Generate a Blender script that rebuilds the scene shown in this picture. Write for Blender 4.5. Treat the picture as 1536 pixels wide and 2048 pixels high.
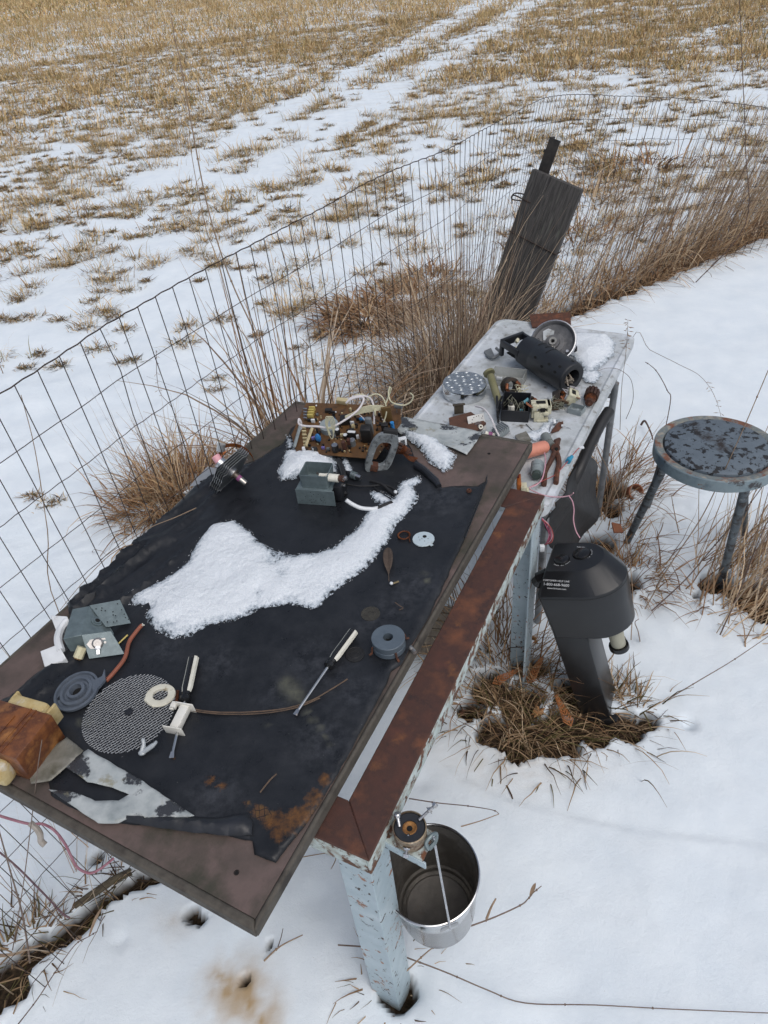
import bpy, bmesh, math, random
import numpy as np
from mathutils import Vector, Matrix, noise as mnoise
from mathutils.geometry import delaunay_2d_cdt
random.seed(7); np.random.seed(7)
for o in list(bpy.data.objects): bpy.data.objects.remove(o)
SC = bpy.context.scene; COL = SC.collection
rad = math.radians
# ---------------------------------------------------------------- camera
CAMH = 2.05; FPX = 1420.0
_n = np.array([958-768, 2788-1024, FPX]); _up = -_n/np.linalg.norm(_n)
_f = np.array([0, 0, 1.0]); _fh = _f-_up*(_f@_up); _fh /= np.linalg.norm(_fh)
RC = np.array([np.cross(_fh, _up), _fh, _up])          # camera axes (right, down, forward) to world
cam_d = bpy.data.cameras.new('camera'); cam = bpy.data.objects.new('camera', cam_d); COL.objects.link(cam)
cam_d.sensor_fit = 'VERTICAL'; cam_d.sensor_height = 36; cam_d.lens = 36*FPX/2048
cam_d.clip_start = 0.02; cam_d.clip_end = 3000
_m = RC @ np.diag([1.0, -1.0, -1.0])
cam.matrix_world = Matrix.Translation((0, 0, CAMH)) @ Matrix([list(r) for r in _m]).to_4x4()
SC.camera = cam
# ---------------------------------------------------------------- world, sun, exposure
SUN_EL, SUN_AZ = rad(58), rad(150)
world = bpy.data.worlds.new('World'); SC.world = world; world.use_nodes = True
nt = world.node_tree; nt.nodes.clear()
sky = nt.nodes.new('ShaderNodeTexSky'); sky.sky_type = 'NISHITA'; sky.sun_disc = False
sky.sun_elevation = SUN_EL; sky.sun_rotation = SUN_AZ; sky.dust_density = 4.0; sky.air_density = 1.2; sky.ozone_density = 2.0
hsv = nt.nodes.new('ShaderNodeHueSaturation'); hsv.inputs['Saturation'].default_value = 0.66
bg = nt.nodes.new('ShaderNodeBackground'); bg.inputs['Strength'].default_value = 0.12
wo = nt.nodes.new('ShaderNodeOutputWorld')
nt.links.new(sky.outputs[0], hsv.inputs['Color']); nt.links.new(hsv.outputs[0], bg.inputs['Color']); nt.links.new(bg.outputs[0], wo.inputs[0])
sun_d = bpy.data.lights.new('sun', 'SUN'); sun_d.energy = 0.9; sun_d.angle = rad(60); sun_d.color = (1.0, 0.985, 0.96)
sun = bpy.data.objects.new('sun', sun_d); COL.objects.link(sun)
sun.rotation_euler = Vector((math.sin(SUN_AZ)*math.cos(SUN_EL), math.cos(SUN_AZ)*math.cos(SUN_EL), math.sin(SUN_EL))).to_track_quat('Z', 'Y').to_euler()
vs = SC.view_settings; vs.view_transform = 'Standard'; vs.look = 'None'; vs.gamma = 1; vs.use_curve_mapping = False; vs.exposure = 0.07
# ---------------------------------------------------------------- measuring helpers: lines of sight of the survey photo
def W(u, v, z=0.0):
    r = RC @ np.array([u-768, v-1024, FPX]); t = (z-CAMH)/r[2]
    return Vector((r[0]*t, r[1]*t, z))
def VP(u, v, p):          # point on the upright plane through p that faces the viewer
    r = RC @ np.array([u-768, v-1024, FPX]); k = (p[0]**2+p[1]**2)/(r[0]*p[0]+r[1]*p[1])
    return Vector((r[0]*k, r[1]*k, CAMH+r[2]*k))
def PX(p):
    q = RC.T @ (np.array(p)-np.array([0, 0, CAMH])); return q[0]/q[2]*FPX+768, q[1]/q[2]*FPX+1024
# ---------------------------------------------------------------- noise
def _h(ix, iy, s):
    n = (ix*374761393+iy*668265263+s*1442695041) & 0xffffffff
    n = ((n ^ (n >> 13))*1274126177) & 0xffffffff
    return ((n ^ (n >> 16)) & 0xffff)/65535.0
def vn(x, y, s=0):
    x = np.asarray(x, float); y = np.asarray(y, float)
    ix = np.floor(x).astype(np.int64); iy = np.floor(y).astype(np.int64); fx = x-ix; fy = y-iy
    fx = fx*fx*(3-2*fx); fy = fy*fy*(3-2*fy)
    a, b, c, d = _h(ix, iy, s), _h(ix+1, iy, s), _h(ix, iy+1, s), _h(ix+1, iy+1, s)
    return (a*(1-fx)+b*fx)*(1-fy)+(c*(1-fx)+d*fx)*fy
def fbm(x, y, o=4, s=0):
    t = 0; a = 0.5; tot = 0
    for k in range(o):
        t = t+a*vn(np.asarray(x)*2**k, np.asarray(y)*2**k, s+k*17); tot += a; a *= 0.5
    return t/tot-0.5
# ---------------------------------------------------------------- materials
def hexc(r, g, b):       # 0-255 display colour to linear
    f = lambda c: (c/255/12.92 if c/255 <= .04045 else ((c/255+.055)/1.055)**2.4)
    return (f(r), f(g), f(b), 1)
def C4(c): return tuple(c)+(1,) if len(c) == 3 else tuple(c)
MATS = {}
def mat(name, cols, scale=20, rough=.6, metal=0, bump=0, bscale=None, stretch=(1, 1, 1), wear=None, wear2=None, rvar=0.1, trans=0, alpha=1, coat=0, sss=0, attr=None, spec=.5, dist=0.003, detail=6):
    if name in MATS: return MATS[name]
    m = bpy.data.materials.new(name); m.use_nodes = True; n = m.node_tree; N = n.nodes; L = n.links
    p = N['Principled BSDF']
    tc = N.new('ShaderNodeTexCoord'); mp = N.new('ShaderNodeMapping'); mp.inputs['Scale'].default_value = stretch
    L.new(tc.outputs['Object'], mp.inputs[0])
    def nz(sc, det=detail, ro=.6, off=0):
        t = N.new('ShaderNodeTexNoise'); t.inputs['Scale'].default_value = sc; t.inputs['Detail'].default_value = det; t.inputs['Roughness'].default_value = ro
        if off:
            m2 = N.new('ShaderNodeMapping'); m2.inputs['Location'].default_value = (off, off*.7, off*.3); L.new(mp.outputs[0], m2.inputs[0]); L.new(m2.outputs[0], t.inputs['Vector'])
        else: L.new(mp.outputs[0], t.inputs['Vector'])
        return t
    t = nz(scale)
    if attr:
        at = N.new('ShaderNodeAttribute'); at.attribute_name = attr; col = at.outputs['Color']
        mr = N.new('ShaderNodeMapRange'); mr.inputs['To Min'].default_value = .7; mr.inputs['To Max'].default_value = 1.3; L.new(t.outputs[0], mr.inputs[0])
        mx = N.new('ShaderNodeVectorMath'); mx.operation = 'SCALE'; L.new(col, mx.inputs[0]); L.new(mr.outputs[0], mx.inputs['Scale']); col = mx.outputs[0]
    else:
        r = N.new('ShaderNodeValToRGB'); e = r.color_ramp.elements
        if len(cols) == 1: cols = [cols[0], tuple(c*.8 for c in cols[0][:3])]
        k = len(cols)
        e[0].position = .33; e[0].color = C4(cols[0]); e[1].position = .67; e[1].color = C4(cols[-1])
        for i in range(1, k-1):
            x = e.new(.33+.34*i/(k-1)); x.color = C4(cols[i])
        L.new(t.outputs[0], r.inputs[0]); col = r.outputs[0]
    rv = rough
    for w, off in ((wear, 3.1), (wear2, 9.7)):
        if not w: continue
        wc, wsc, lo, hi = w[:4]; wr = w[4] if len(w) > 4 else .85
        t2 = nz(wsc, 8, .65, off); mr = N.new('ShaderNodeMapRange'); mr.inputs['From Min'].default_value = lo; mr.inputs['From Max'].default_value = hi
        L.new(t2.outputs[0], mr.inputs[0]); mx = N.new('ShaderNodeMix'); mx.data_type = 'RGBA'
        L.new(mr.outputs[0], mx.inputs[0]); L.new(col, mx.inputs[6])
        if isinstance(wc, list):
            r2 = N.new('ShaderNodeValToRGB'); r2.color_ramp.elements[0].position = .35; r2.color_ramp.elements[1].position = .65
            r2.color_ramp.elements[0].color = C4(wc[0]); r2.color_ramp.elements[1].color = C4(wc[1]); t3 = nz(wsc*3, 6, .6, off+1); L.new(t3.outputs[0], r2.inputs[0]); L.new(r2.outputs[0], mx.inputs[7])
        else: mx.inputs[7].default_value = C4(wc)
        col = mx.outputs[2]
        if metal:
            mm = N.new('ShaderNodeMath'); mm.operation = 'MULTIPLY_ADD'; mm.inputs[1].default_value = -metal; mm.inputs[2].default_value = metal
            L.new(mr.outputs[0], mm.inputs[0]); L.new(mm.outputs[0], p.inputs['Metallic'])
        mm = N.new('ShaderNodeMath'); mm.operation = 'MULTIPLY_ADD'; mm.inputs[1].default_value = wr-rough; mm.inputs[2].default_value = rough
        L.new(mr.outputs[0], mm.inputs[0]); L.new(mm.outputs[0], p.inputs['Roughness']); rv = None
    L.new(col, p.inputs['Base Color'])
    if not (metal and (wear or wear2)): p.inputs['Metallic'].default_value = metal
    if rv is not None:
        mr = N.new('ShaderNodeMapRange'); mr.inputs['To Min'].default_value = max(0.02, rough-rvar); mr.inputs['To Max'].default_value = min(1, rough+rvar)
        t4 = nz(scale*2.3, 5, .6, 5); L.new(t4.outputs[0], mr.inputs[0]); L.new(mr.outputs[0], p.inputs['Roughness'])
    if bump:
        b = N.new('ShaderNodeBump'); b.inputs['Strength'].default_value = bump; b.inputs['Distance'].default_value = dist
        t5 = nz(bscale or scale*3, 8, .65, 7); L.new(t5.outputs[0], b.inputs['Height']); L.new(b.outputs[0], p.inputs['Normal'])
    p.inputs['Specular IOR Level'].default_value = spec
    if trans: p.inputs['Transmission Weight'].default_value = trans
    if alpha < 1: p.inputs['Alpha'].default_value = alpha
    if coat: p.inputs['Coat Weight'].default_value = coat; p.inputs['Coat Roughness'].default_value = .15
    if sss: p.inputs['Subsurface Weight'].default_value = sss; p.inputs['Subsurface Radius'].default_value = (.02, .025, .03); p.inputs['Subsurface Scale'].default_value = .4
    MATS[name] = m; return m
# ---------------------------------------------------------------- mesh builder
def rotm(rx=0, ry=0, rz=0): return Matrix.Rotation(rz, 4, 'Z') @ Matrix.Rotation(ry, 4, 'Y') @ Matrix.Rotation(rx, 4, 'X')
def T(x, y, z): return Matrix.Translation((x, y, z))
def frame_to(d, upv=(0, 0, 1)):
    d = Vector(d).normalized(); u = Vector(upv)
    if abs(d.dot(u)) > .98: u = Vector((0, 1, 0))
    x = u.cross(d).normalized(); y = d.cross(x)
    return x, y, d
MW = {}
class MB:
    def __init__(s): s.v = []; s.f = []; s.mi = []; s.cur = 0
    def add(s, v, f, M=None):
        b = len(s.v)
        for p in v:
            p = Vector(p); s.v.append((M @ p) if M is not None else p)
        for q in f: s.f.append(tuple(b+i for i in q)); s.mi.append(s.cur)
        return s
    def box(s, c, d, M=None, taper=1.0, bev=0):
        x, y, z = c; a, b, h = d[0]/2, d[1]/2, d[2]/2; t = taper
        if bev:
            bm = bmesh.new(); bmesh.ops.create_cube(bm, size=1)
            for v in bm.verts:
                k = t if v.co.z > 0 else 1; v.co = Vector((x+v.co.x*2*a*k, y+v.co.y*2*b*k, z+v.co.z*2*h))
            bmesh.ops.bevel(bm, geom=bm.edges[:], offset=bev, segments=2, affect='EDGES', profile=.5)
            bm.verts.index_update(); r = s.add([v.co.copy() for v in bm.verts], [[v.index for v in f.verts] for f in bm.faces], M); bm.free(); return r
        v = [(x-a, y-b, z-h), (x+a, y-b, z-h), (x+a, y+b, z-h), (x-a, y+b, z-h), (x-a*t, y-b*t, z+h), (x+a*t, y-b*t, z+h), (x+a*t, y+b*t, z+h), (x-a*t, y+b*t, z+h)]
        return s.add(v, [(3, 2, 1, 0), (4, 5, 6, 7), (0, 1, 5, 4), (1, 2, 6, 5), (2, 3, 7, 6), (3, 0, 4, 7)], M)
    def cyl(s, p0, p1, r0, r1=None, n=16, cap=True, M=None):
        r1 = r0 if r1 is None else r1; p0 = Vector(p0); p1 = Vector(p1); x, y, d = frame_to(p1-p0)
        v = []; f = []
        for p, r in ((p0, r0), (p1, r1)):
            for i in range(n):
                a = 2*math.pi*i/n; v.append(p+x*math.cos(a)*r+y*math.sin(a)*r)
        for i in range(n): f.append((i, (i+1) % n, n+(i+1) % n, n+i))
        if cap: f.append(tuple(range(n-1, -1, -1))); f.append(tuple(range(n, 2*n)))
        return s.add(v, f, M)
    def tube(s, pts, r, n=8, M=None, cap=True):
        pts = [Vector(p) for p in pts]; k = len(pts); R_ = r if isinstance(r, (list, tuple)) else [r]*k
        v = []; f = []; px = None
        for i, p in enumerate(pts):
            d = (pts[min(i+1, k-1)]-pts[max(i-1, 0)])
            if d.length < 1e-9: d = Vector((0, 0, 1))
            d.normalize()
            if px is None: px, _, _ = frame_to(d)
            x = px-d*px.dot(d)
            if x.length < 1e-6: x, _, _ = frame_to(d)
            x.normalize(); y = d.cross(x); px = x
            for j in range(n):
                a = 2*math.pi*j/n; v.append(p+(x*math.cos(a)+y*math.sin(a))*R_[i])
        for i in range(k-1):
            for j in range(n): f.append((i*n+j, i*n+(j+1) % n, (i+1)*n+(j+1) % n, (i+1)*n+j))
        if cap: f.append(tuple(range(n-1, -1, -1))); f.append(tuple(range((k-1)*n, k*n)))
        return s.add(v, f, M)
    def lathe(s, prof, n=32, M=None, closed=False, a0=0, a1=2*math.pi):
        v = []; f = []; full = abs(a1-a0-2*math.pi) < 1e-6; m = n if full else n+1; k = len(prof)
        for i in range(m):
            a = a0+(a1-a0)*i/n
            for r, z in prof: v.append((r*math.cos(a), r*math.sin(a), z))
        for i in range(n):
            i2 = (i+1) % m
            for j in range(k if closed else k-1):
                j2 = (j+1) % k; f.append((i*k+j, i2*k+j, i2*k+j2, i*k+j2))
        return s.add(v, f, M)
    def ring(s, r0, r1, z0, z1, n=32, M=None): return s.lathe([(r0, z0), (r1, z0), (r1, z1), (r0, z1)], n, M, closed=True)
    def prism(s, poly, z0, z1, M=None):
        k = len(poly); ar = sum(poly[i][0]*poly[(i+1) % k][1]-poly[(i+1) % k][0]*poly[i][1] for i in range(k))
        if ar < 0: poly = poly[::-1]
        v = [(p[0], p[1], z0) for p in poly]+[(p[0], p[1], z1) for p in poly]
        f = [tuple(range(k-1, -1, -1)), tuple(range(k, 2*k))]+[(i, (i+1) % k, k+(i+1) % k, k+i) for i in range(k)]
        return s.add(v, f, M)
    def ball(s, c, r, n=12, M=None, sq=(1, 1, 1)):
        v = []; f = []; h = n//2
        for i in range(1, h):
            t = math.pi*i/h
            for j in range(n):
                a = 2*math.pi*j/n; v.append((c[0]+r*sq[0]*math.sin(t)*math.cos(a), c[1]+r*sq[1]*math.sin(t)*math.sin(a), c[2]+r*sq[2]*math.cos(t)))
        v.append((c[0], c[1], c[2]+r*sq[2])); v.append((c[0], c[1], c[2]-r*sq[2])); a_, b_ = len(v)-2, len(v)-1
        for i in range(h-2):
            for j in range(n): f.append((i*n+j, (i+1)*n+j, (i+1)*n+(j+1) % n, i*n+(j+1) % n))
        for j in range(n): f.append((a_, j, (j+1) % n)); f.append((b_, (h-2)*n+(j+1) % n, (h-2)*n+j))
        return s.add(v, f, M)
    def build(s, name, m, parent=None, world=False, smooth=35, bevel=0, seg=2, solid=0, loc=None):
        M0 = Matrix.Identity(4)
        if parent is not None and world: M0 = MW[parent].inverted()
        if loc is not None: M0 = Matrix.Translation(-Vector(loc))
        me = bpy.data.meshes.new(name); me.from_pydata([tuple(M0 @ v) for v in s.v], [], s.f); me.update()
        if smooth:
            me.polygons.foreach_set('use_smooth', [True]*len(me.polygons)); me.set_sharp_from_angle(angle=rad(smooth))
        ms = m if isinstance(m, (list, tuple)) else [m]
        for q in ms: me.materials.append(q)
        if len(ms) > 1: me.polygons.foreach_set('material_index', s.mi)
        o = bpy.data.objects.new(name, me); COL.objects.link(o)
        if parent is not None: o.parent = parent; MW[o] = MW[parent].copy()
        else:
            o.location = loc if loc is not None else (0, 0, 0); MW[o] = Matrix.Translation(o.location)
        if solid:
            d = o.modifiers.new('solid', 'SOLIDIFY'); d.thickness = solid; d.offset = -1
        if bevel:
            d = o.modifiers.new('bevel', 'BEVEL'); d.width = bevel; d.segments = seg; d.limit_method = 'ANGLE'; d.angle_limit = rad(40); d.harden_normals = False
        return o
def tag(o, label=None, cat=None, group=None, kind=None):
    if label: o['label'] = label
    if cat: o['category'] = cat
    if group: o['group'] = group
    if kind: o['kind'] = kind
    return o
def thing(name, label, cat, loc=(0, 0, 0), rz=0, group=None, M=None):
    o = bpy.data.objects.new(name, None); COL.objects.link(o); o.empty_display_size = .05
    M = (Matrix.Translation(loc) @ Matrix.Rotation(rz, 4, 'Z')) if M is None else M
    o.matrix_world = M; MW[o] = M.copy(); tag(o, label, cat, group); return o
def solo(mb, name, m, label, cat, group=None, **k):
    c = sum((v for v in mb.v), Vector())/len(mb.v); c.z = min(v.z for v in mb.v)
    o = mb.build(name, m, None, loc=c, **k); return tag(o, label, cat, group)
def link_copy(src, parent=None, M=None):
    c = src.copy(); COL.objects.link(c); c.parent = parent; MW[c] = MW.get(parent, Matrix.Identity(4)).copy()
    if M is not None: c.matrix_local = M
    return c
def copy_tree(src, M, label=None):
    c = src.copy(); COL.objects.link(c); c.matrix_world = M; MW[c] = M.copy()
    if label: c['label'] = label
    for ch in src.children:
        k = ch.copy(); COL.objects.link(k); k.parent = c
        for g in ch.children:
            q = g.copy(); COL.objects.link(q); q.parent = k
    return c
def spline(pts, n=8):
    P_ = [Vector(p) for p in pts]; out = []
    for i in range(len(P_)-1):
        a = P_[max(i-1, 0)]; b = P_[i]; c = P_[i+1]; d = P_[min(i+2, len(P_)-1)]
        for k in range(n):
            t = k/n; out.append(.5*((2*b)+(c-a)*t+(2*a-5*b+4*c-d)*t*t+(3*b-a-3*c+d)*t**3))
    out.append(P_[-1]); return out
def bdist(P_, poly):
    P_ = np.asarray(P_, float); Q = np.asarray(poly, float); d = np.full(len(P_), 1e9)
    for i in range(len(Q)):
        a = Q[i]; b = Q[(i+1) % len(Q)]; ab = b-a; t = np.clip(((P_-a)@ab)/max(ab@ab, 1e-12), 0, 1); d = np.minimum(d, np.hypot(*(P_-(a+t[:, None]*ab)).T))
    return d
def inside(P_, poly):
    P_ = np.asarray(P_, float); Q = np.asarray(poly, float); r = np.zeros(len(P_), bool); j = len(Q)-1
    for i in range(len(Q)):
        xi, yi = Q[i]; xj, yj = Q[j]
        c = ((yi > P_[:, 1]) != (yj > P_[:, 1])) & (P_[:, 0] < (xj-xi)*(P_[:, 1]-yi)/((yj-yi) if yj != yi else 1e-12)+xi); r ^= c; j = i
    return r
def patch(poly, res, zf, jitter=0, js=40, seed=0, bres=None):
    """filled sheet over a plan outline; zf(x, y, d) gives its height, d = distance in from the rim"""
    out = []; bres = bres or res; k = len(poly)
    for i in range(k):
        a = Vector(poly[i][:2]); b = Vector(poly[(i+1) % k][:2]); n = max(1, int((b-a).length/bres))
        for j in range(n): out.append(a.lerp(b, j/n))
    if jitter:
        q = []
        for i, p in enumerate(out):
            nx = (out[(i+1) % len(out)]-out[i-1]); nx = Vector((nx.y, -nx.x)).normalized()
            q.append(p+nx*jitter*2*(float(fbm(p.x*js, p.y*js, 4, seed))))
        out = q
    B = np.array([tuple(p) for p in out]); lo = B.min(0); hi = B.max(0)
    gx, gy = np.meshgrid(np.arange(lo[0], hi[0], res), np.arange(lo[1], hi[1], res)); Gp = np.c_[gx.ravel(), gy.ravel()]+np.random.uniform(-res*.25, res*.25, (gx.size, 2))
    Gp = Gp[inside(Gp, B)]; Gp = Gp[bdist(Gp, B) > res*.45]
    vv = [Vector(p) for p in B]+[Vector(p) for p in Gp]
    r = delaunay_2d_cdt(vv, [], [list(range(len(B)))], 1, 1e-6)
    V = np.array([tuple(p) for p in r[0]]); d = bdist(V, B); z = zf(V[:, 0], V[:, 1], d)
    mb = MB(); mb.v = [Vector((V[i, 0], V[i, 1], float(z[i]))) for i in range(len(V))]; mb.f = []
    for f in r[2]:
        a, b, c = (mb.v[f[0]], mb.v[f[1]], mb.v[f[2]]) ; n = (b-a).cross(c-a)
        mb.f.append(tuple(f) if n.z > 0 else tuple(reversed(f)))
    mb.mi = [0]*len(mb.f); return mb
def np_mesh(name, V, Fq, col=None, m=None, smooth=True):
    me = bpy.data.meshes.new(name); nv = len(V); nf = len(Fq); k = Fq.shape[1]
    me.vertices.add(nv); me.vertices.foreach_set('co', np.asarray(V, np.float32).ravel())
    me.loops.add(nf*k); me.loops.foreach_set('vertex_index', np.asarray(Fq, np.int32).ravel())
    me.polygons.add(nf); me.polygons.foreach_set('loop_start', np.arange(nf, dtype=np.int32)*k)
    try: me.polygons.foreach_set('loop_total', np.full(nf, k, np.int32))
    except Exception: pass
    if smooth: me.polygons.foreach_set('use_smooth', np.ones(nf, bool))
    if col is not None:
        a = me.color_attributes.new('Col', 'FLOAT_COLOR', 'POINT'); a.data.foreach_set('color', np.asarray(col, np.float32).ravel())
    me.update(calc_edges=True); me.validate(); o = bpy.data.objects.new(name, me); COL.objects.link(o)
    if m: me.materials.append(m)
    return o
# common materials ----------------------------------------------------------
SNOW = mat('snow', [(.80, .83, .88), (.86, .88, .91)], 30, .7, bump=.35, bscale=140, dist=.004, spec=.3)
SNOWP = mat('snow_coarse', [(.74, .80, .86), (.90, .93, .96)], 200, .5, bump=1.0, bscale=170, dist=.010, spec=.4, detail=3)
STEEL = mat('bare_steel', [(.62, .62, .63), (.45, .45, .46)], 60, .28, 1, bump=.1)
ZINC = mat('zinc_plate', [(.165, .21, .222), (.115, .15, .16)], 60, .40, .30, bump=.15, bscale=400, spec=.6)
BLACKP = mat('black_plastic', [(.011, .012, .015), (.018, .019, .023)], 25, .38, bump=.1, bscale=500, dist=.001)
RUBBER = mat('black_rubber', [(.008, .008, .009), (.016, .016, .017)], 40, .6, bump=.2)
RUST = mat('rust', [(.16, .055, .025), (.06, .025, .016), (.11, .04, .02)], 40, .85, bump=.6, bscale=150)
RUSTD = mat('dark_rust', [(.05, .023, .017), (.10, .04, .022)], 60, .85, bump=.6, bscale=200)
COPPER = mat('copper_wire', [(.20, .065, .022), (.09, .03, .014)], 90, .42, .5, bump=.2)
CREAM = mat('cream_plastic', [(.62, .60, .46), (.50, .47, .33)], 40, .55, wear=((.12, .09, .05), 60, .56, .7))
WHITEP = mat('white_plastic', [(.70, .72, .74), (.60, .62, .64)], 30, .45, wear=((.25, .2, .15), 50, .62, .75))
CERAM = mat('white_ceramic', [(.72, .70, .62), (.62, .60, .52)], 80, .5)
GREY = mat('grey_plastic', [(.16, .17, .18), (.11, .12, .125)], 40, .5)
# ================================================================ ground
ZB = 0.815; ZT = 0.70; ZFR = 0.775
def pxs(lst, z=0): return [tuple(W(u, v, z))[:2] for u, v in lst]
SOIL = [(940, 1420, .06), (985, 1455, .07), (1040, 1470, .09), (1110, 1455, .10), (1190, 1440, .09), (1250, 1450, .07), (1295, 1440, .035), (1040, 1395, .10), (985, 1370, .08),
        (1060, 1330, .07), (1150, 1390, .09), (1045, 1505, .028), (1140, 1490, .04), (792, 1978, .05), (770, 1965, .03), (815, 1985, .025), (10, 1955, .07), (45, 1915, .05),
        (75, 1890, .035), (130, 1868, .03), (165, 1825, .02), (200, 1795, .025), (240, 1782, .022), (275, 1755, .03), (300, 1740, .03), (190, 1712, .02), (385, 1828, .022), (400, 1838, .018), (-60, 2000, .1),
        (489, 1958, .012), (540, 1888, .008), (1215, 975, .12), (1235, 1175, .07), (1260, 1165, .05), (1215, 1010, .08), (1190, 1090, .08), (1440, 1165, .07), (1500, 1190, .10), (1540, 1210, .1),
     (1395, 1190, .02)]
strip = [(900, 740), (960, 700), (1050, 660), (1130, 625), (1200, 592), (1290, 560), (1380, 520), (1480, 480), (1580, 450), (1700, 420)]
S3 = [(W(u, v)[0], W(u, v)[1], r) for u, v, r in SOIL]
for (a, b) in zip(strip[:-1], strip[1:]):
    A_ = W(*a); B_ = W(*b); n_ = int((B_-A_).length/.08)+1
    for k in range(n_): p = A_.lerp(B_, k/n_); S3.append((p.x, p.y, .07+.04*random.random()))
for (a, b) in zip([(-30, 1985), (40, 1918), (95, 1885), (150, 1845), (205, 1797), (262, 1765)], [(40, 1918), (95, 1885), (150, 1845), (205, 1797), (262, 1765), (330, 1742)]):
    A_ = W(*a); B_ = W(*b)
    for k in range(6): q_ = A_.lerp(B_, k/6); S3.append((q_.x, q_.y, .020+.012*random.random()))
def soil_f(x, y):
    s = np.full(np.shape(x), -1.0)
    for (a, b, r) in S3:
        s = np.maximum(s, 1-np.hypot(x-a, y-b)/r)
    s = s+1.0*fbm(x*15, y*15, 4, 5)*(s > -.9)
    return np.clip(s*4.5, 0, 1)
FD = Vector((.5688, .8205, 0)); FN = Vector((.8205, -.5688, 0))
def field_f(x, y):      # 0 in the yard, 1 out in the field
    n = x*.8205-y*.5688+1.42; q = (y-(4.05+(x-.7)*.50))   # beyond left fence / beyond right fence
    a = np.clip(-n/.5, 0, 1); b = np.clip(q/.6, 0, 1)
    return np.where(x < .7, a, b)
HOLES = [(1378, 1445, .022, .03), (1300, 1210, .05, .02), (1255, 1265, .05, .02), (845, 1560, .03, .01), (640, 1800, .05, .008), (240, 1880, .02, .01), (560, 1905, .006, .01), (489, 1960, .008, .02), (820, 1965, .05, .02), (1100, 1000, .1, .02), (1170, 1020, .05, -.02), (820, 1975, .04, .02)]
H3 = [(W(u, v)[0], W(u, v)[1], r, d) for u, v, r, d in HOLES]
def gz(x, y):
    x = np.asarray(x, float); y = np.asarray(y, float); f = field_f(x, y); far = np.hypot(x, y)
    z = .022*fbm(x*1.3, y*1.3, 3, 1)+.016*fbm(x*5, y*5, 3, 2)+f*(.05*fbm(x*1.8, y*2.6, 4, 9)+.020*fbm(x*7, y*9, 3, 4))
    z = z+.0025*fbm(x*30, y*30, 2, 6)
    z = z+.05*np.abs(fbm(x*8, y*8, 3, 21))*np.exp(-((x-1.15)/.35)**2-((y-2.25)/.45)**2)-.03*np.clip(fbm(x*3.3, y*3.3, 2, 23)-.18, 0, 1)*(y < 2.2)
    z = z+.30*fbm(x*.05, y*.05, 2, 12)*np.clip((far-12)/40, 0, 1)
    for a, b, r, d in H3: z = z-d*np.exp(-((x-a)**2+(y-b)**2)/(r*r))
    # long shallow drift rim in front of the bench leg
    for (ua, va), (ub, vb) in (((860, 1500), (930, 1550)), ((930, 1550), (1010, 1592)), ((1010, 1592), (1200, 1642)), ((1200, 1642), (1400, 1672)), ((1400, 1672), (1620, 1690))):
        a_ = np.array(W(ua, va))[:2]; b_ = np.array(W(ub, vb))[:2]; ab = b_-a_; t_ = np.clip(((x-a_[0])*ab[0]+(y-a_[1])*ab[1])/(ab@ab), 0, 1); dx = x-a_[0]-t_*ab[0]; dy = y-a_[1]-t_*ab[1]; dd = np.hypot(dx, dy); up_ = (dx*-ab[1]+dy*ab[0]) > 0
        z = z-.0035*np.exp(-(dd/np.where(up_, .07, .012))**2)
    s = soil_f(x, y)
    return z-.045*s+.012*np.exp(-((s-.02)/.05)**2)*(s > 0)
def graded(lo, a, b, hi, s0, s1, g=1.10):
    c = list(np.arange(a, b, s0)); st = s0; p = c[-1]
    while p < hi: st = min(st*g if p < 8 or st < .12 else st*1.12, 60); p += st; c.append(p)
    st = s0; p = a; l = []
    while p > lo: st = min(st*g, 60); p -= st; l.append(p)
    return np.array(l[::-1]+c)
gx_ = graded(-600, -1.25, 1.75, 600, .011, .05, 1.05); gy_ = graded(-40, .40, 2.5, 900, .011, .05, 1.022)
X, Y = np.meshgrid(gx_, gy_); Z = gz(X, Y); nx, ny = len(gx_), len(gy_)
idx = np.arange(nx*ny).reshape(ny, nx); Fq = np.c_[idx[:-1, :-1].ravel(), idx[:-1, 1:].ravel(), idx[1:, 1:].ravel(), idx[1:, :-1].ravel()]
so = soil_f(X, Y); fi = field_f(X, Y)*np.clip((np.hypot(X, Y)-11)/18, 0, 1)
def blob(u, v, r, sx=1):
    c = W(u, v); return np.exp(-(((X-c.x)/sx)**2+(Y-c.y)**2)/(r*r))
st = .95*blob(470, 1975, .07, 1.2)+.5*blob(440, 1955, .035)+.5*blob(485, 1965, .014)+.8*blob(520, 2040, .06)+.25*blob(290, 1700, .05)+.3*blob(350, 1840, .06)+.3*blob(85, 1965, .012)+.45*blob(240, 1765, .03)
st = np.clip(st*(.75+1.6*fbm(X*30, Y*30, 4, 31))-.04, 0, 1)
dirt = .5*blob(950, 1500, .10, 1.4)+.5*blob(1100, 1540, .08, 2.2)+.3*blob(1010, 1540, .07, 2)
dirt = np.clip(dirt*(.4+2.5*np.abs(fbm(X*14+3, Y*40, 4, 77))), 0, 1)*(1-so)
colr = np.stack([so.ravel(), np.maximum(st, dirt*.42).ravel(), fi.ravel(), np.ones(nx*ny)], 1)
gm = bpy.data.materials.new('snow_ground'); gm.use_nodes = True; n = gm.node_tree; N = n.nodes; L = n.links; p = N['Principled BSDF']
at = N.new('ShaderNodeAttribute'); at.attribute_name = 'Col'; sp = N.new('ShaderNodeSeparateColor'); L.new(at.outputs['Color'], sp.inputs[0])
tc = N.new('ShaderNodeTexCoord')
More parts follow.
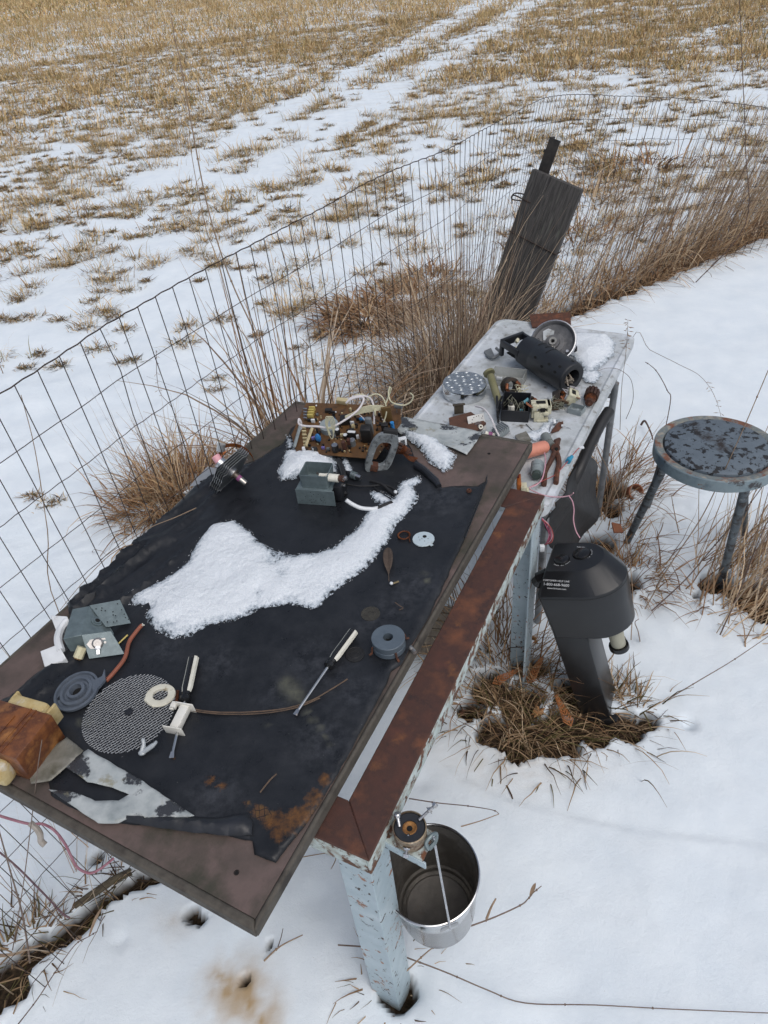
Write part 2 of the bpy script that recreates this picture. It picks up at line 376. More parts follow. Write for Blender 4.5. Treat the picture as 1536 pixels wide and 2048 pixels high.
def NZ(s, d=6, r=.6, sc=None):
    t = N.new('ShaderNodeTexNoise'); t.inputs['Scale'].default_value = s; t.inputs['Detail'].default_value = d; t.inputs['Roughness'].default_value = r
    if sc:
        q = N.new('ShaderNodeMapping'); q.inputs['Scale'].default_value = sc; L.new(tc.outputs['Object'], q.inputs[0]); L.new(q.outputs[0], t.inputs['Vector'])
    else: L.new(tc.outputs['Object'], t.inputs['Vector'])
    return t
def RAMP(src, e0, c0, e1, c1):
    r = N.new('ShaderNodeValToRGB'); e = r.color_ramp.elements; e[0].position = e0; e[0].color = C4(c0); e[1].position = e1; e[1].color = C4(c1); L.new(src, r.inputs[0]); return r.outputs[0]
def MIX(f, a, b):
    m = N.new('ShaderNodeMix'); m.data_type = 'RGBA'; L.new(f, m.inputs[0])
    for i, q in ((6, a), (7, b)):
        if hasattr(q, 'is_output'): L.new(q, m.inputs[i])
        else: m.inputs[i].default_value = C4(q)
    return m.outputs[2]
def MATH(op, a, b=None, cl=False):
    m = N.new('ShaderNodeMath'); m.operation = op; m.use_clamp = cl
    for i, q in ((0, a), (1, b)):
        if q is None: continue
        if hasattr(q, 'is_output'): L.new(q, m.inputs[i])
        else: m.inputs[i].default_value = q
    return m.outputs[0]
snowc = RAMP(NZ(6).outputs[0], .3, (.69, .755, .81), .7, (.77, .825, .865))
straw = RAMP(NZ(26, 6, .7).outputs[0], .3, (.17, .115, .05), .7, (.46, .33, .17))
pm = NZ(2.2, 7, .68, (1, 1.5, 1)).outputs[0]
pmask = MATH('MULTIPLY', RAMP(pm, .51, (0, 0, 0), .60, (.8, .8, .8)), sp.outputs[2])
c = MIX(pmask, snowc, straw)
c = MIX(sp.outputs[1], c, (.42, .30, .17))
c = MIX(sp.outputs[0], c, RAMP(NZ(70, 8, .7).outputs[0], .35, (.010, .008, .006), .7, (.065, .045, .028)))
speck = RAMP(NZ(260, 2, .5).outputs[0], .775, (0, 0, 0), .79, (.6, .6, .6))
c = MIX(speck, c, (.20, .15, .10))
L.new(c, p.inputs['Base Color']); p.inputs['Roughness'].default_value = .9; p.inputs['Specular IOR Level'].default_value = .08
b1 = N.new('ShaderNodeBump'); b1.inputs['Strength'].default_value = .35; b1.inputs['Distance'].default_value = .006; L.new(NZ(70, 8, .7).outputs[0], b1.inputs['Height'])
b2 = N.new('ShaderNodeBump'); b2.inputs['Strength'].default_value = .35; b2.inputs['Distance'].default_value = .0015; L.new(NZ(420, 3, .6).outputs[0], b2.inputs['Height']); L.new(b1.outputs[0], b2.inputs['Normal']); L.new(b2.outputs[0], p.inputs['Normal'])
ground = np_mesh('snow_ground', np.c_[X.ravel(), Y.ravel(), Z.ravel()], Fq, colr, gm); tag(ground, 'snow covered yard and stubble field', kind='structure')
def gz1(x, y): return float(gz(np.array([x]), np.array([y]))[0])
def GP(u, v, it=3):
    z = 0
    for _ in range(it): q = W(u, v, z); z = gz1(q.x, q.y)
    return W(u, v, z)
# ================================================================ wire fence
WIRE = mat('rusty_wire', [(.022, .016, .014), (.045, .028, .022)], 60, .6, .3)
P0 = Vector((-.7583, 1.410, 1.381)); 
def plane_uv(u, v):
    r = RC @ np.array([u-768, v-1024, FPX]); n_ = np.array([.8205, -.5688]); c0 = -1.424
    k = (c0)/(r[0]*n_[0]+r[1]*n_[1]); return Vector((r[0]*k, r[1]*k, CAMH+r[2]*k))
top = [plane_uv(u, v) for u, v in [(0, 785), (75, 738), (155, 687), (199, 658), (281, 614), (400, 545), (500, 490), (640, 420), (770, 350), (900, 295)]]
d0 = (top[0]-top[2]); top = [top[0]+d0*3.5, top[0]+d0*1.2]+top
top += [W(1000, 240, 1.35), W(1060, 210, 1.33), W(1120, 190, 1.29), W(1250, 192, 1.15), W(1400, 200, 1.05), W(1536, 215, .95), W(1700, 245, .88)]
base = []
for i, t in enumerate(top[:12]):
    base.append(Vector((t.x+.01, t.y+.05, 0)))
nb = len(base)
base += [Vector((.55, 3.62, 0)), Vector((.72, 3.95, 0)), Vector((.86, 4.15, 0)), Vector((1.40, 4.42, 0)), Vector((1.98, 4.78, 0)), Vector((2.55, 5.04, 0)), Vector((3.2, 5.3, 0))]
tops = spline(top, 24); bases = spline(base, 24)
L_ = [0]
for a, b in zip(tops[:-1], tops[1:]): L_.append(L_[-1]+(b-a).length)
L_ = np.array(L_)
def fpos(s, h):         # s metres along the top wire, h = 0 top .. 1 ground
    i = int(np.clip(np.searchsorted(L_, s)-1, 0, len(L_)-2)); t = (s-L_[i])/max(1e-9, L_[i+1]-L_[i])
    a = tops[i].lerp(tops[i+1], t); b = bases[i].lerp(bases[i+1], t); b = Vector((b.x, b.y, gz1(b.x, b.y)-.02))
    p = a.lerp(b, h)
    k = np.clip((s-2.6)/-1.2, 0, 1)*max(0, (h-.5)/.5)**1.3     # the near foot of the mesh is pressed in towards the bench
    p += FN*(.20*k)
    w_ = .012*float(fbm(np.array([s*3.0]), np.array([h*5.0]), 3, 3)[0]); p += FN*w_; p.z += .012*float(fbm(np.array([s*2.5]), np.array([h*4]), 3, 8)[0]); return p
fence = thing('wire_fence', 'rusty welded wire mesh fence running beside the workbench and past the leaning plank', 'fence', (top[2].x, top[2].y, 0))
# phase so that one wire passes P0
s = 0.0; tot = L_[-1]; near = min(range(len(tops)), key=lambda i: (tops[i]-P0).length); s = L_[near] % .0622
HR = [0, .1307, .2614, .392, .523, .654, .78, .90, 1.01, 1.12, 1.22, 1.32]
cnt = 0
while s < tot:
    h = np.linspace(0, 1, 13); pts = [fpos(s, q) for q in h]
    if cnt % 11 == 5: pts[1] += FD*.012
    kk = .0013 if s < 5 else .0018
    mb = MB(); mb.tube(pts, kk, 4, cap=False); mb.build('vertical_wire', WIRE, fence, world=True, smooth=0)
    s += .0622; cnt += 1
for j, hz in enumerate(HR):
    pts = []
    for s in np.arange(0, tot, .0311):
        a = fpos(s, 0); H_ = a.z; f_ = hz/1.38
        if f_ > .99: continue
        q = fpos(s, f_); q.z += .0012*math.cos(s/.0622*2*math.pi+j*1.7); pts.append(q)
    if len(pts) > 2: mb = MB(); mb.tube(pts, .0018 if j == 0 else .0012, 4, cap=False); mb.build('horizontal_wire', WIRE, fence, world=True, smooth=0)
# ================================================================ leaning plank and its post
PW = mat('weathered_plank', [(.022, .020, .020), (.070, .065, .062), (.030, .028, .027), (.095, .09, .085)], 6, .85, stretch=(11, 11, .7), bump=.6, bscale=20, wear=((.10, .11, .085), 9, .60, .72))
pb = W(975, 735); pt = VP(1116, 358, pb); pt2 = pb+(pt-pb)
up = (pt2-pb).normalized(); side = Vector((pb.y, -pb.x, 0)).normalized(); side = (side-up*side.dot(up)).normalized(); out = up.cross(side)
yaw = Matrix.Rotation(rad(-28), 3, up); side = yaw @ side; out = yaw @ out
PM = Matrix.Translation(pb) @ Matrix((side, out, up)).transposed().to_4x4()
HL = (pt2-pb).length
plank = thing('wooden_plank', 'dark weathered wide plank wired to the leaning fence post', 'plank', M=PM)
mb = MB(); mb.box((0, 0, HL/2-.05), (.285, .038, HL+.1), bev=.004); pk = mb.build('plank_board', PW, plank)
mb = MB(); mb.tube([(-.145, .0, HL-.33), (-.146, -.021, HL-.32), (0, -.0225, HL-.325), (.144, -.0215, HL-.33), (.147, 0, HL-.325), (.146, .03, HL-.32)], .0035, 6); mb.build('binding_wire', WIRE, plank)
post = thing('fence_post', 'leaning dark steel angle post behind the weathered plank', 'post', M=PM @ T(-.105, .05, 0))
mb = MB(); mb.prism([(-.03, 0), (.03, 0), (.03, .006), (-.022, .006), (-.022, .055), (-.03, .055)], -.25, HL+.15); 
POSTM = mat('post_steel', [(.02, .018, .017), (.045, .038, .034)], 30, .7, .2, bump=.3); mb.build('post_shaft', POSTM, post)
for k in range(5): mb = MB(); mb.box((-.036, .02, HL+.08-k*.21), (.012, .02, .012)); mb.build('lug', POSTM, post)
lp = [(-.03, .0, HL-.19), (-.10, -.01, HL-.13), (-.19, .0, HL-.14), (-.21, .02, HL-.18), (-.14, .03, HL-.17), (-.05, .02, HL-.165), (-.1, -.02, HL-.15), (-.2, 0, HL-.155), (-.2, .02, HL-.2)]
mb = MB(); mb.tube([PM @ Vector(q) for q in spline(lp, 8)], .0035, 6); solo(mb, 'wire_loop', WIRE, 'coil of loose dark wire sticking out behind the leaning plank', 'wire')
# ================================================================ steel bench
BPAINT = mat('bench_paint', [(.42, .50, .54), (.34, .42, .46), (.46, .53, .56)], 7, .45, bump=.15, bscale=60, wear=([(.16, .065, .03), (.32, .13, .055)], 26, .61, .64), wear2=((.05, .028, .02), 70, .61, .64))
BPAINT2 = mat('bench_paint_worn', [(.52, .58, .58), (.40, .46, .44), (.20, .15, .10)], 30, .6, bump=.5, bscale=90, wear=([(.05, .03, .02), (.17, .07, .035)], 30, .50, .56))
BRUST = mat('bench_rust', [(.095, .034, .022), (.055, .024, .018), (.15, .055, .026)], 9, .72, bump=.4, bscale=170, dist=.002, wear=((.025, .015, .015), 30, .55, .75), wear2=([(.22, .09, .03), (.13, .05, .025)], 14, .60, .75))
N_ = W(738, 1722, ZFR); F_ = W(1090, 990, ZFR); bd = (F_-N_).normalized(); bl = Vector((-bd.y, bd.x, 0)); BL = (F_-N_).length; BW = .52
BM = Matrix.Translation((N_.x, N_.y, 0)) @ Matrix((bd, bl, Vector((0, 0, 1)))).transposed().to_4x4()   # local: x along, y inwards (left), z up
bench = thing('steel_bench', 'rusty steel angle iron bench frame with pale blue painted legs under the wooden board', 'bench', M=BM)
fw = .088; fh = .055; th = .006
def rail(name, x0, y0, x1, y1, inn):
    """angle iron along the outside line (x0,y0)-(x1,y1); flange towards inn"""
    a = Vector((x0, y0, 0)); b = Vector((x1, y1, 0)); d = (b-a).normalized(); i = Vector(inn)
    mb = MB(); v = []
    m0 = i*fw+d*fw; m1 = i*fw-d*fw
    q = [a, b, b+m1, a+m0]
    mb.v = []; z1 = ZFR; z0 = ZFR-th
    mb.add([tuple(p_)[:2]+(z1,) for p_ in q]+[tuple(p_)[:2]+(z0,) for p_ in q], [(0, 1, 2, 3), (7, 6, 5, 4), (0, 4, 5, 1), (1, 5, 6, 2), (2, 6, 7, 3), (3, 7, 4, 0)])
    o = mb.build(name, BRUST, bench); o.data.validate(); bm = bmesh.new(); bm.from_mesh(o.data); bmesh.ops.recalc_face_normals(bm, faces=bm.faces[:]); bm.to_mesh(o.data); bm.free()
    d_ = o.modifiers.new('bevel', 'BEVEL'); d_.width = .0025; d_.segments = 2
    mb = MB(); c = (a+b)/2+i*(th/2); w_ = (b-a).length
    sx = w_ if abs(d.x) > .5 else th; sy = w_ if abs(d.y) > .5 else th
    if abs(d.y) > .5: sy -= 2*th+.001
    mb.box((c.x, c.y, ZFR-th-.0005-(fh-th)/2), (sx, sy, fh-th), bev=.0015); mb.build('side_flange', BPAINT2, o)
rail('top_rail', 0, 0, BL, 0, (0, 1, 0)); rail('top_rail', BL, BW, 0, BW, (0, -1, 0)); rail('end_rail', 0, BW, 0, 0, (1, 0, 0)); rail('end_rail', BL, 0, BL, BW, (-1, 0, 0))
lw = .072
for lx, ly, sx, sy in ((.004, .004, 1, 1), (BL-.004, .004, -1, 1), (.004, BW-.004, 1, -1), (BL-.004, BW-.004, -1, -1)):
    pl = [(0, 0), (lw, 0), (lw, .006), (.006, .006), (.006, lw), (0, lw)]
    o_ = th+.001
    pl = [(lx+sx*(x_+o_-.004), ly+sy*(y_+o_-.004)) for x_, y_ in pl]
    mb = MB(); mb.prism(pl, -.10, ZFR-th-.0006); mb.build('leg', BPAINT, bench, bevel=.0012)
# small shelf slats low down behind the far leg
SLAT = mat('grey_slat', [(.13, .11, .09), (.22, .19, .15)], 12, .9, stretch=(1, 8, 8), bump=.4)
crate = thing('slatted_crate', 'weathered grey slatted crate in the gloom under the bench', 'crate', M=Matrix.Translation((W(866, 1262, .06).x, W(866, 1262, .06).y, -.26)) @ rotm(0, 0, rad(75)))
for i in range(6): mb = MB(); mb.box((-.1+i*.04, 0, .33), (.034, .28, .010)); mb.build('slat', SLAT, crate)
for sx in (-1, 1):
    mb = MB(); mb.box((.0, sx*.125, .310), (.24, .022, .028)); mb.build('rail', SLAT, crate)
# ================================================================ wooden board on the bench
BOARD = mat('board_wood', [(.045, .037, .032), (.085, .064, .056), (.13, .092, .083), (.060, .046, .040)], 4, .8, bump=.5, bscale=60, wear=((.045, .042, .03), 5, .48, .62), wear2=((.16, .11, .10), 7, .62, .8))
BRIM = mat('board_rim', [(.045, .040, .033), (.085, .075, .062), (.030, .025, .021)], 16, .85, stretch=(1, 1, 1), bump=.5, bscale=70)
cA = W(508, 1862, ZB); cB = W(1066, 884, ZB); cC = W(590, 801, ZB); l0 = W(0, 1325, ZB); l1 = W(390, 970, ZB); nA = W(0, 1576, ZB)
def isec(p, d, q, e):
    D = d.x*(-e.y)+e.x*d.y; r = q-p; t = (r.x*(-e.y)+e.x*r.y)/D; return p+d*t
cD = isec(l0, l1-l0, cA, nA-cA)
bx_ = (cB-cA).normalized(); by_ = Vector((-bx_.y, bx_.x, 0))
BDM = Matrix.Translation((cA.x, cA.y, 0)) @ Matrix((bx_, by_, Vector((0, 0, 1)))).transposed().to_4x4(); BDI = BDM.inverted()
board = thing('wooden_board', 'large weathered brown board laid across the steel bench as a worktop', 'board', M=BDM)
pl = [tuple(BDI @ c_)[:2] for c_ in (cA, cB, cC, cD)]
cen = Vector((sum(q[0] for q in pl)/4, sum(q[1] for q in pl)/4))
inn = [tuple(Vector(q).lerp(cen, .022)) for q in pl]
mb = MB(); mb.prism(inn, ZB-.028, ZB-.0012); mb.build('panel', BOARD, board)
for i in range(4):
    q = [pl[i], pl[(i+1) % 4], inn[(i+1) % 4], inn[i]]
    mb = MB(); mb.prism(q, ZB-.033, ZB+.0006); mb.build('edge_strip', BRIM if i != 0 else BRIM, board, bevel=.005, seg=3)
DARKH = mat('dark_hole', [(.006, .005, .005)], 30, .9)
for u, v in ((473, 1745), (978, 907)):
    c_ = BDI @ W(u, v, ZB); mb = MB(); mb.lathe([(0.0035, -.004), (.0042, .0006), (.0050, .0007)], 12, M=T(c_.x, c_.y, ZB-.0008)); mb.add([(c_.x+.0037*math.cos(a_), c_.y+.0037*math.sin(a_), ZB-.0010) for a_ in np.linspace(0, 6.0, 12)], [tuple(range(12))]); mb.build('nail_hole', DARKH, board)
# ---- black sheet
sm = bpy.data.materials.new('black_sheet'); sm.use_nodes = True; n = sm.node_tree; N = n.nodes; L = n.links; p = N['Principled BSDF']
tc = N.new('ShaderNodeTexCoord'); at = N.new('ShaderNodeAttribute'); at.attribute_name = 'Col'; sp = N.new('ShaderNodeSeparateColor'); L.new(at.outputs['Color'], sp.inputs[0])
c = RAMP(NZ(7, 8, .7).outputs[0], .3, (.009, .010, .012), .72, (.021, .023, .028))
scr = RAMP(NZ(90, 3, .5, (1, .06, 1)).outputs[0], .77, (0, 0, 0), .80, (.6, .6, .6)); c = MIX(MATH('MULTIPLY', scr, RAMP(NZ(5).outputs[0], .52, (0, 0, 0), .6, (1, 1, 1))), c, (.13, .13, .15))
spk = RAMP(NZ(170, 2, .5).outputs[0], .78, (0, 0, 0), .80, (.8, .8, .8)); c = MIX(spk, c, (.16, .16, .16))
dust = MATH('MULTIPLY', sp.outputs[2], RAMP(NZ(35, 8, .75).outputs[0], .42, (0, 0, 0), .80, (.55, .55, .55))); c = MIX(dust, c, (.10, .105, .12))
# where the sheet has worn through the ribbed rust-coloured backing shows
bk = N.new('ShaderNodeTexBrick'); bk.inputs['Scale'].default_value = 34; bk.offset = 0; bk.inputs['Brick Width'].default_value = .3; bk.inputs['Row Height'].default_value = .42; bk.inputs['Mortar Size'].default_value = .022; bk.inputs['Color1'].default_value = (.13, .07, .024, 1); bk.inputs['Color2'].default_value = (.10, .05, .025, 1); bk.inputs['Mortar'].default_value = (.02, .014, .012, 1); q_ = N.new('ShaderNodeVectorMath'); q_.operation = 'ADD'; nq = N.new('ShaderNodeTexNoise'); nq.inputs['Scale'].default_value = 22; sc9 = N.new('ShaderNodeVectorMath'); sc9.operation = 'SCALE'; sc9.inputs['Scale'].default_value = .03; L.new(tc.outputs['Object'], nq.inputs['Vector']); L.new(nq.outputs['Color'], sc9.inputs[0]); L.new(tc.outputs['Object'], q_.inputs[0]); L.new(sc9.outputs[0], q_.inputs[1]); L.new(q_.outputs[0], bk.inputs['Vector'])
wf = MATH('ADD', sp.outputs[0], MATH('MULTIPLY', MATH('SUBTRACT', NZ(38, 8, .8).outputs[0], .5), 2.0)); wm = RAMP(wf, .52, (0, 0, 0), .80, (.9, .9, .9))
orange = RAMP(NZ(45, 6, .7).outputs[0], .35, (.035, .02, .014), .65, (.17, .075, .022)); c = MIX(wm, c, MIX(RAMP(NZ(12).outputs[0], .45, (0, 0, 0), .5, (1, 1, 1)), bk.outputs[0], orange))
yl = MATH('MULTIPLY', sp.outputs[1], RAMP(NZ(40, 5, .7).outputs[0], .3, (.35, .35, .35), .6, (1, 1, 1))); c = MIX(yl, c, (.115, .115, .085))
L.new(c, p.inputs['Base Color']); p.inputs['Specular IOR Level'].default_value = .36
rr = RAMP(NZ(14, 6, .65).outputs[0], .35, (.26, .26, .26), .65, (.52, .52, .52)); L.new(rr, p.inputs['Roughness'])
b1 = N.new('ShaderNodeBump'); b1.inputs['Strength'].default_value = .25; b1.inputs['Distance'].default_value = .003; L.new(NZ(45, 8, .6).outputs[0], b1.inputs['Height']); L.new(b1.outputs[0], p.inputs['Normal'])
SH = [(583, 858), (566, 888), (515, 920), (440, 945), (388, 976), (330, 1035), (250, 1108), (175, 1180), (136, 1212), (148, 1262), (105, 1330), (60, 1362), (20, 1395), (-60, 1470), (-40, 1540), (30, 1548), (95, 1560), (104, 1592), (190, 1640), (240, 1648), (330, 1652), (420, 1668), (506, 1682), (510, 1710), (552, 1727), (580, 1690), (640, 1612), (692, 1520), (740, 1432), (775, 1366),
      (782, 1344), (802, 1330), (842, 1262), (880, 1190), (916, 1110), (946, 1035), (965, 990), (975, 964), (955, 974), (925, 972), (884, 976), (868, 960), (836, 925), (812, 880), (790, 850), (700, 838), (610, 838)]
shp = pxs(SH, ZB)
def tl(x, y): # board coordinates: s along, t across (0 at the right edge)
    s = (x-cA.x)*bx_.x+(y-cA.y)*bx_.y; t = (x-cA.x)*by_.x+(y-cA.y)*by_.y; return s, t
tmax = (cD-cA).length
def sheet_z(x, y, d):
    s, t = tl(x, y); e = np.clip((t-(tmax-.27))/.20, 0, 1)*np.clip(1.15-s*.85, .15, 1)
    rid = np.abs(fbm(s*3.2+t*1.3, t*20+s*2.0, 3, 3))*2; rid = (1-rid)**3
    z = .002+e*(.040*rid+.010*fbm(s*5, t*60, 3, 14))
    z = z+.0035*np.abs(fbm(s*6, t*6, 3, 4))*2
    e2 = np.exp(-(s/.13)**2); z = z+e2*.008*np.abs(fbm(s*30, t*7, 3, 9))*2
    for u, v, h in ((870, 925, .014), (900, 950, .012), (975, 962, .012)):
        c_ = W(u, v, ZB); z = z+h*np.exp(-((x-c_.x)**2+(y-c_.y)**2)/.0012)
    lip = np.exp(-((t-.028)/.014)**2)*np.clip((s-.35)/.3, 0, 1); z = z+.007*lip*(1+fbm(s*12, t*0, 2, 3))
    return ZB+z*np.clip(d/.006+.25, 0, 1)+.0015
mb = patch(shp, .0105, sheet_z, jitter=.004, js=25, seed=4, bres=.006)
sheet = solo(mb, 'black_sheet', sm, 'wrinkled black plastic sheet covering most of the wooden board', 'plastic sheet', smooth=60, solid=.0012)
V = np.array([tuple(v.co+sheet.location) for v in sheet.data.vertices])
def sb(lst, z=ZB):
    r = np.zeros(len(V))
    for u, v, q in lst:
        c_ = W(u, v, z); r = np.maximum(r, np.exp(-((V[:, 0]-c_.x)**2+(V[:, 1]-c_.y)**2)/(q*q)))
    return r
worn = sb([(520, 1625, .022), (545, 1640, .03), (575, 1650, .032), (605, 1632, .032), (630, 1600, .026), (650, 1562, .018), (420, 1565, .014), (445, 1575, .014), (345, 1520, .009), (560, 1670, .02), (495, 1612, .012), (1000, 900, .01)])
yel = sb([(572, 1368, .014), (582, 1380, .016), (592, 1392, .015), (604, 1402, .010), (615, 1425, .006), (628, 1442, .006), (640, 1460, .006), (652, 1477, .005), (664, 1492, .005), (848, 1150, .006), (854, 1165, .006), (533, 1455, .004), (180, 1448, .008), (160, 1446, .006)])
dst = sb([(560, 1390, .05), (790, 1215, .05), (830, 1175, .07), (650, 1480, .07), (430, 1600, .06), (880, 1000, .09), (330, 1300, .05), (745, 1250, .05), (640, 1330, .08), (440, 1330, .05), (715, 1390, .05)])
ca = sheet.data.color_attributes.new('Col', 'FLOAT_COLOR', 'POINT'); ca.data.foreach_set('color', np.c_[worn, yel, dst, np.ones(len(V))].astype(np.float32).ravel())
# loose torn flaps of the same sheet
FLAP = mat('sheet_flap', [(.010, .011, .014), (.018, .020, .026)], 20, .42, bump=.3, bscale=60)
mb = patch(pxs([(255, 1634), (330, 1638), (440, 1640), (500, 1632), (508, 1650), (506, 1676), (440, 1676), (340, 1664), (262, 1650), (236, 1645)], ZB), .008, lambda x, y, d: ZB+.010+.012*np.sqrt(np.clip(d/.014, 0, 1))+.004*fbm(x*40, y*40, 3, 2), jitter=.003)
solo(mb, 'plastic_flap', FLAP, 'rolled over hem of the black sheet at the near edge of the board', 'plastic flap')
mb = MB(); mb.tube([W(832, 930, ZB+.012), W(848, 940, ZB+.012), W(872, 962, ZB+.012), W(878, 972, ZB+.01)], [.012, .011, .010, .008], 10); solo(mb, 'plastic_roll', FLAP, 'short rolled edge of black plastic beside the snow near the bare corner of the board', 'plastic roll')
# ---- snow lying on the sheet
SNOWP = bpy.data.materials.new('melting_snow'); SNOWP.use_nodes = True; n = SNOWP.node_tree; N = n.nodes; L = n.links; p = N['Principled BSDF']
tc = N.new('ShaderNodeTexCoord'); at = N.new('ShaderNodeAttribute'); at.attribute_name = 'Col'; sp = N.new('ShaderNodeSeparateColor'); L.new(at.outputs['Color'], sp.inputs[0])
th_ = MATH('ADD', sp.outputs[0], MATH('MULTIPLY', MATH('SUBTRACT', NZ(75, 6, .8).outputs[0], .5), 2.1))
c = MIX(RAMP(NZ(420, 3, .7).outputs[0], .3, (0, 0, 0), .7, (1, 1, 1)), (.66, .72, .78), (.90, .925, .95))
c = MIX(RAMP(th_, .10, (1, 1, 1), .60, (0, 0, 0)), c, (.34, .40, .46)); L.new(c, p.inputs['Base Color']); p.inputs['Roughness'].default_value = .5; p.inputs['Specular IOR Level'].default_value = .4
L.new(RAMP(th_, .02, (0, 0, 0), .22, (1, 1, 1)), p.inputs['Alpha'])
b1 = N.new('ShaderNodeBump'); b1.inputs['Strength'].default_value = .7; b1.inputs['Distance'].default_value = .004; L.new(NZ(330, 4, .75).outputs[0], b1.inputs['Height']); b2 = N.new('ShaderNodeBump'); b2.inputs['Strength'].default_value = .5; b2.inputs['Distance'].default_value = .010; L.new(NZ(60, 5, .6).outputs[0], b2.inputs['Height']); L.new(b1.outputs[0], b2.inputs['Normal']); L.new(b2.outputs[0], p.inputs['Normal'])
def snowpatch(pts, h, label, res=.0055, z=ZB, seed=1, jit=.006, thin=None, soft=.022):
    def zf(x, y, d):
        k = 1-np.exp(-d/soft); q = h*k*(.72+.9*fbm(x*9, y*9, 3, seed))+.0035*fbm(x*150, y*150, 2, seed+2)*np.clip(d/.008, 0, 1)
        if thin:
            for u, v, r, a in thin:
                c_ = W(u, v, z); q = q*(1-a*np.exp(-((x-c_.x)**2+(y-c_.y)**2)/(r*r))*(.75+.8*fbm(x*60, y*60, 3, 8)))
        return z+.0055+np.maximum(q, -.004)
    mb = patch(pxs(pts, z), res, zf, jitter=jit, js=75, seed=seed, bres=.0028)
    t = solo(mb, 'snow_patch', SNOWP, label, 'snow patch', smooth=180)
    P2 = np.array([tuple(q)[:2] for q in (v.co+t.location for v in t.data.vertices)]); dd = bdist(P2, pxs(pts, z)); tk_ = np.clip(dd/.042, 0, 1)**.8
    for u, v, r, a in (thin or []):
        c_ = W(u, v, z); tk_ = tk_*(1-np.clip(a, 0, .95)*np.exp(-((P2[:, 0]-c_.x)**2+(P2[:, 1]-c_.y)**2)/(r*r)))
    ca = t.data.color_attributes.new('Col', 'FLOAT_COLOR', 'POINT'); ca.data.foreach_set('color', np.c_[tk_, tk_, tk_, np.ones(len(tk_))].astype(np.float32).ravel())
    k = len(pts); cr = MB(); A_ = [W(u, v, z) for u, v in pts]; Lp = sum((A_[(i+1) % k]-A_[i]).length for i in range(k))
    for _ in range(int(Lp*120)):
        i = random.randrange(k); a, b = A_[i], A_[(i+1) % k]; q = a.lerp(b, random.random()); an = random.random()*6.3; r_ = abs(random.gauss(0, .003)); rr_ = random.uniform(.0005, .0012)
        cr.ball((q.x+r_*math.cos(an)-t.location.x, q.y+r_*math.sin(an)-t.location.y, z+.006+rr_*.6+random.random()*.003-t.location.z), rr_, 5, sq=(1, 1, .8))
    g = cr.build('snow_granules', SNOW, t, smooth=80); g['kind'] = 'stuff'; return t
snowpatch([(250, 1204), (264, 1186), (330, 1162), (376, 1128), (394, 1088), (420, 1052), (468, 1043), (503, 1066), (518, 1086), (550, 1104), (585, 1114), (640, 1108), (672, 1094), (718, 1056), (733, 1026), (760, 1012), (785, 1000), (800, 968), (835, 955), (846, 967), (828, 976), (838, 1000), (815, 1032), (790, 1058), (780, 1082), (745, 1130), (700, 1166), (665, 1190), (642, 1214), (625, 1222), (580, 1212), (520, 1222), (470, 1246), (420, 1252), (385, 1274), (350, 1282), (310, 1262), (292, 1236), (298, 1220), (264, 1214)],
          .019, 'long curving patch of granular snow across the middle of the black sheet', thin=[(550, 1124, .035, .75), (565, 1150, .03, .62), (520, 1190, .025, .55), (262, 1200, .035, .6), (600, 1180, .03, .35), (470, 1150, .03, .4), (350, 1250, .03, .45)])
snowpatch([(739, 986), (765, 987), (788, 1000), (776, 1012), (748, 1008)], .014, 'small lump of snow beside the black cord connector', seed=3, jit=.003)
snowpatch([(572, 905), (600, 903), (660, 905), (674, 925), (676, 950), (640, 958), (600, 960), (560, 966), (555, 948), (565, 925)], .038, 'square patch of snow lying in front of the circuit board', seed=5)
snowpatch([(684, 912), (697, 922), (706, 943), (690, 955), (684, 935)], .018, 'narrow sliver of snow between black cords by the circuit board', seed=6, jit=.003)
snowpatch([(572, 872), (584, 880), (590, 902), (574, 900)], .008, 'thin crust of snow at the left end of the circuit board', seed=16, jit=.003)
snowpatch([(808, 862), (830, 868), (872, 880), (902, 905), (913, 914), (904, 940), (888, 948), (858, 928), (840, 900), (812, 880)], .030, 'patch of snow on the white film near the far edge of the board', seed=7)
# ---- clear white film
FILM = mat('white_film', [(.36, .40, .405), (.50, .53, .53), (.30, .335, .34)], 9, .20, wear=((.05, .053, .06), 9, .515, .55, .15), wear2=((.27, .25, .17), 20, .60, .72, .3), bump=.4, bscale=25, dist=.006, alpha=.86)
def film(pts, label, z0=ZB+.016, seed=1, m=FILM, h=.006):
    mb = patch(pxs(pts, z0), .010, lambda x, y, d: z0+h*fbm(x*14, y*14, 3, seed)*2, jitter=.002, seed=seed); return solo(mb, 'plastic_film', m, label, 'plastic film', smooth=60, solid=.0006)
film([(176, 1497), (281, 1559), (389, 1631), (315, 1637), (260, 1634), (237, 1645), (196, 1646), (96, 1578), (146, 1583), (190, 1601), (237, 1601), (257, 1588), (223, 1574), (176, 1564), (125, 1529)], 'torn whitish clear film spotted with meltwater on the near edge of the board')
FILM2 = mat('dirty_film', [(.12, .115, .09), (.22, .21, .18), (.09, .085, .06)], 10, .25, bump=.3, alpha=.9)
film([(133, 1474), (166, 1500), (128, 1538), (100, 1560), (62, 1567), (55, 1530)], 'yellowed dirty film sticking out under the rusty transformer', seed=3, m=FILM2)
film([(802, 832), (880, 846), (966, 864), (952, 885), (934, 909), (900, 894), (868, 880), (806, 872), (790, 860)], 'whitish plastic film under the snow at the far edge of the board', z0=ZB+.008, seed=5, h=.003)
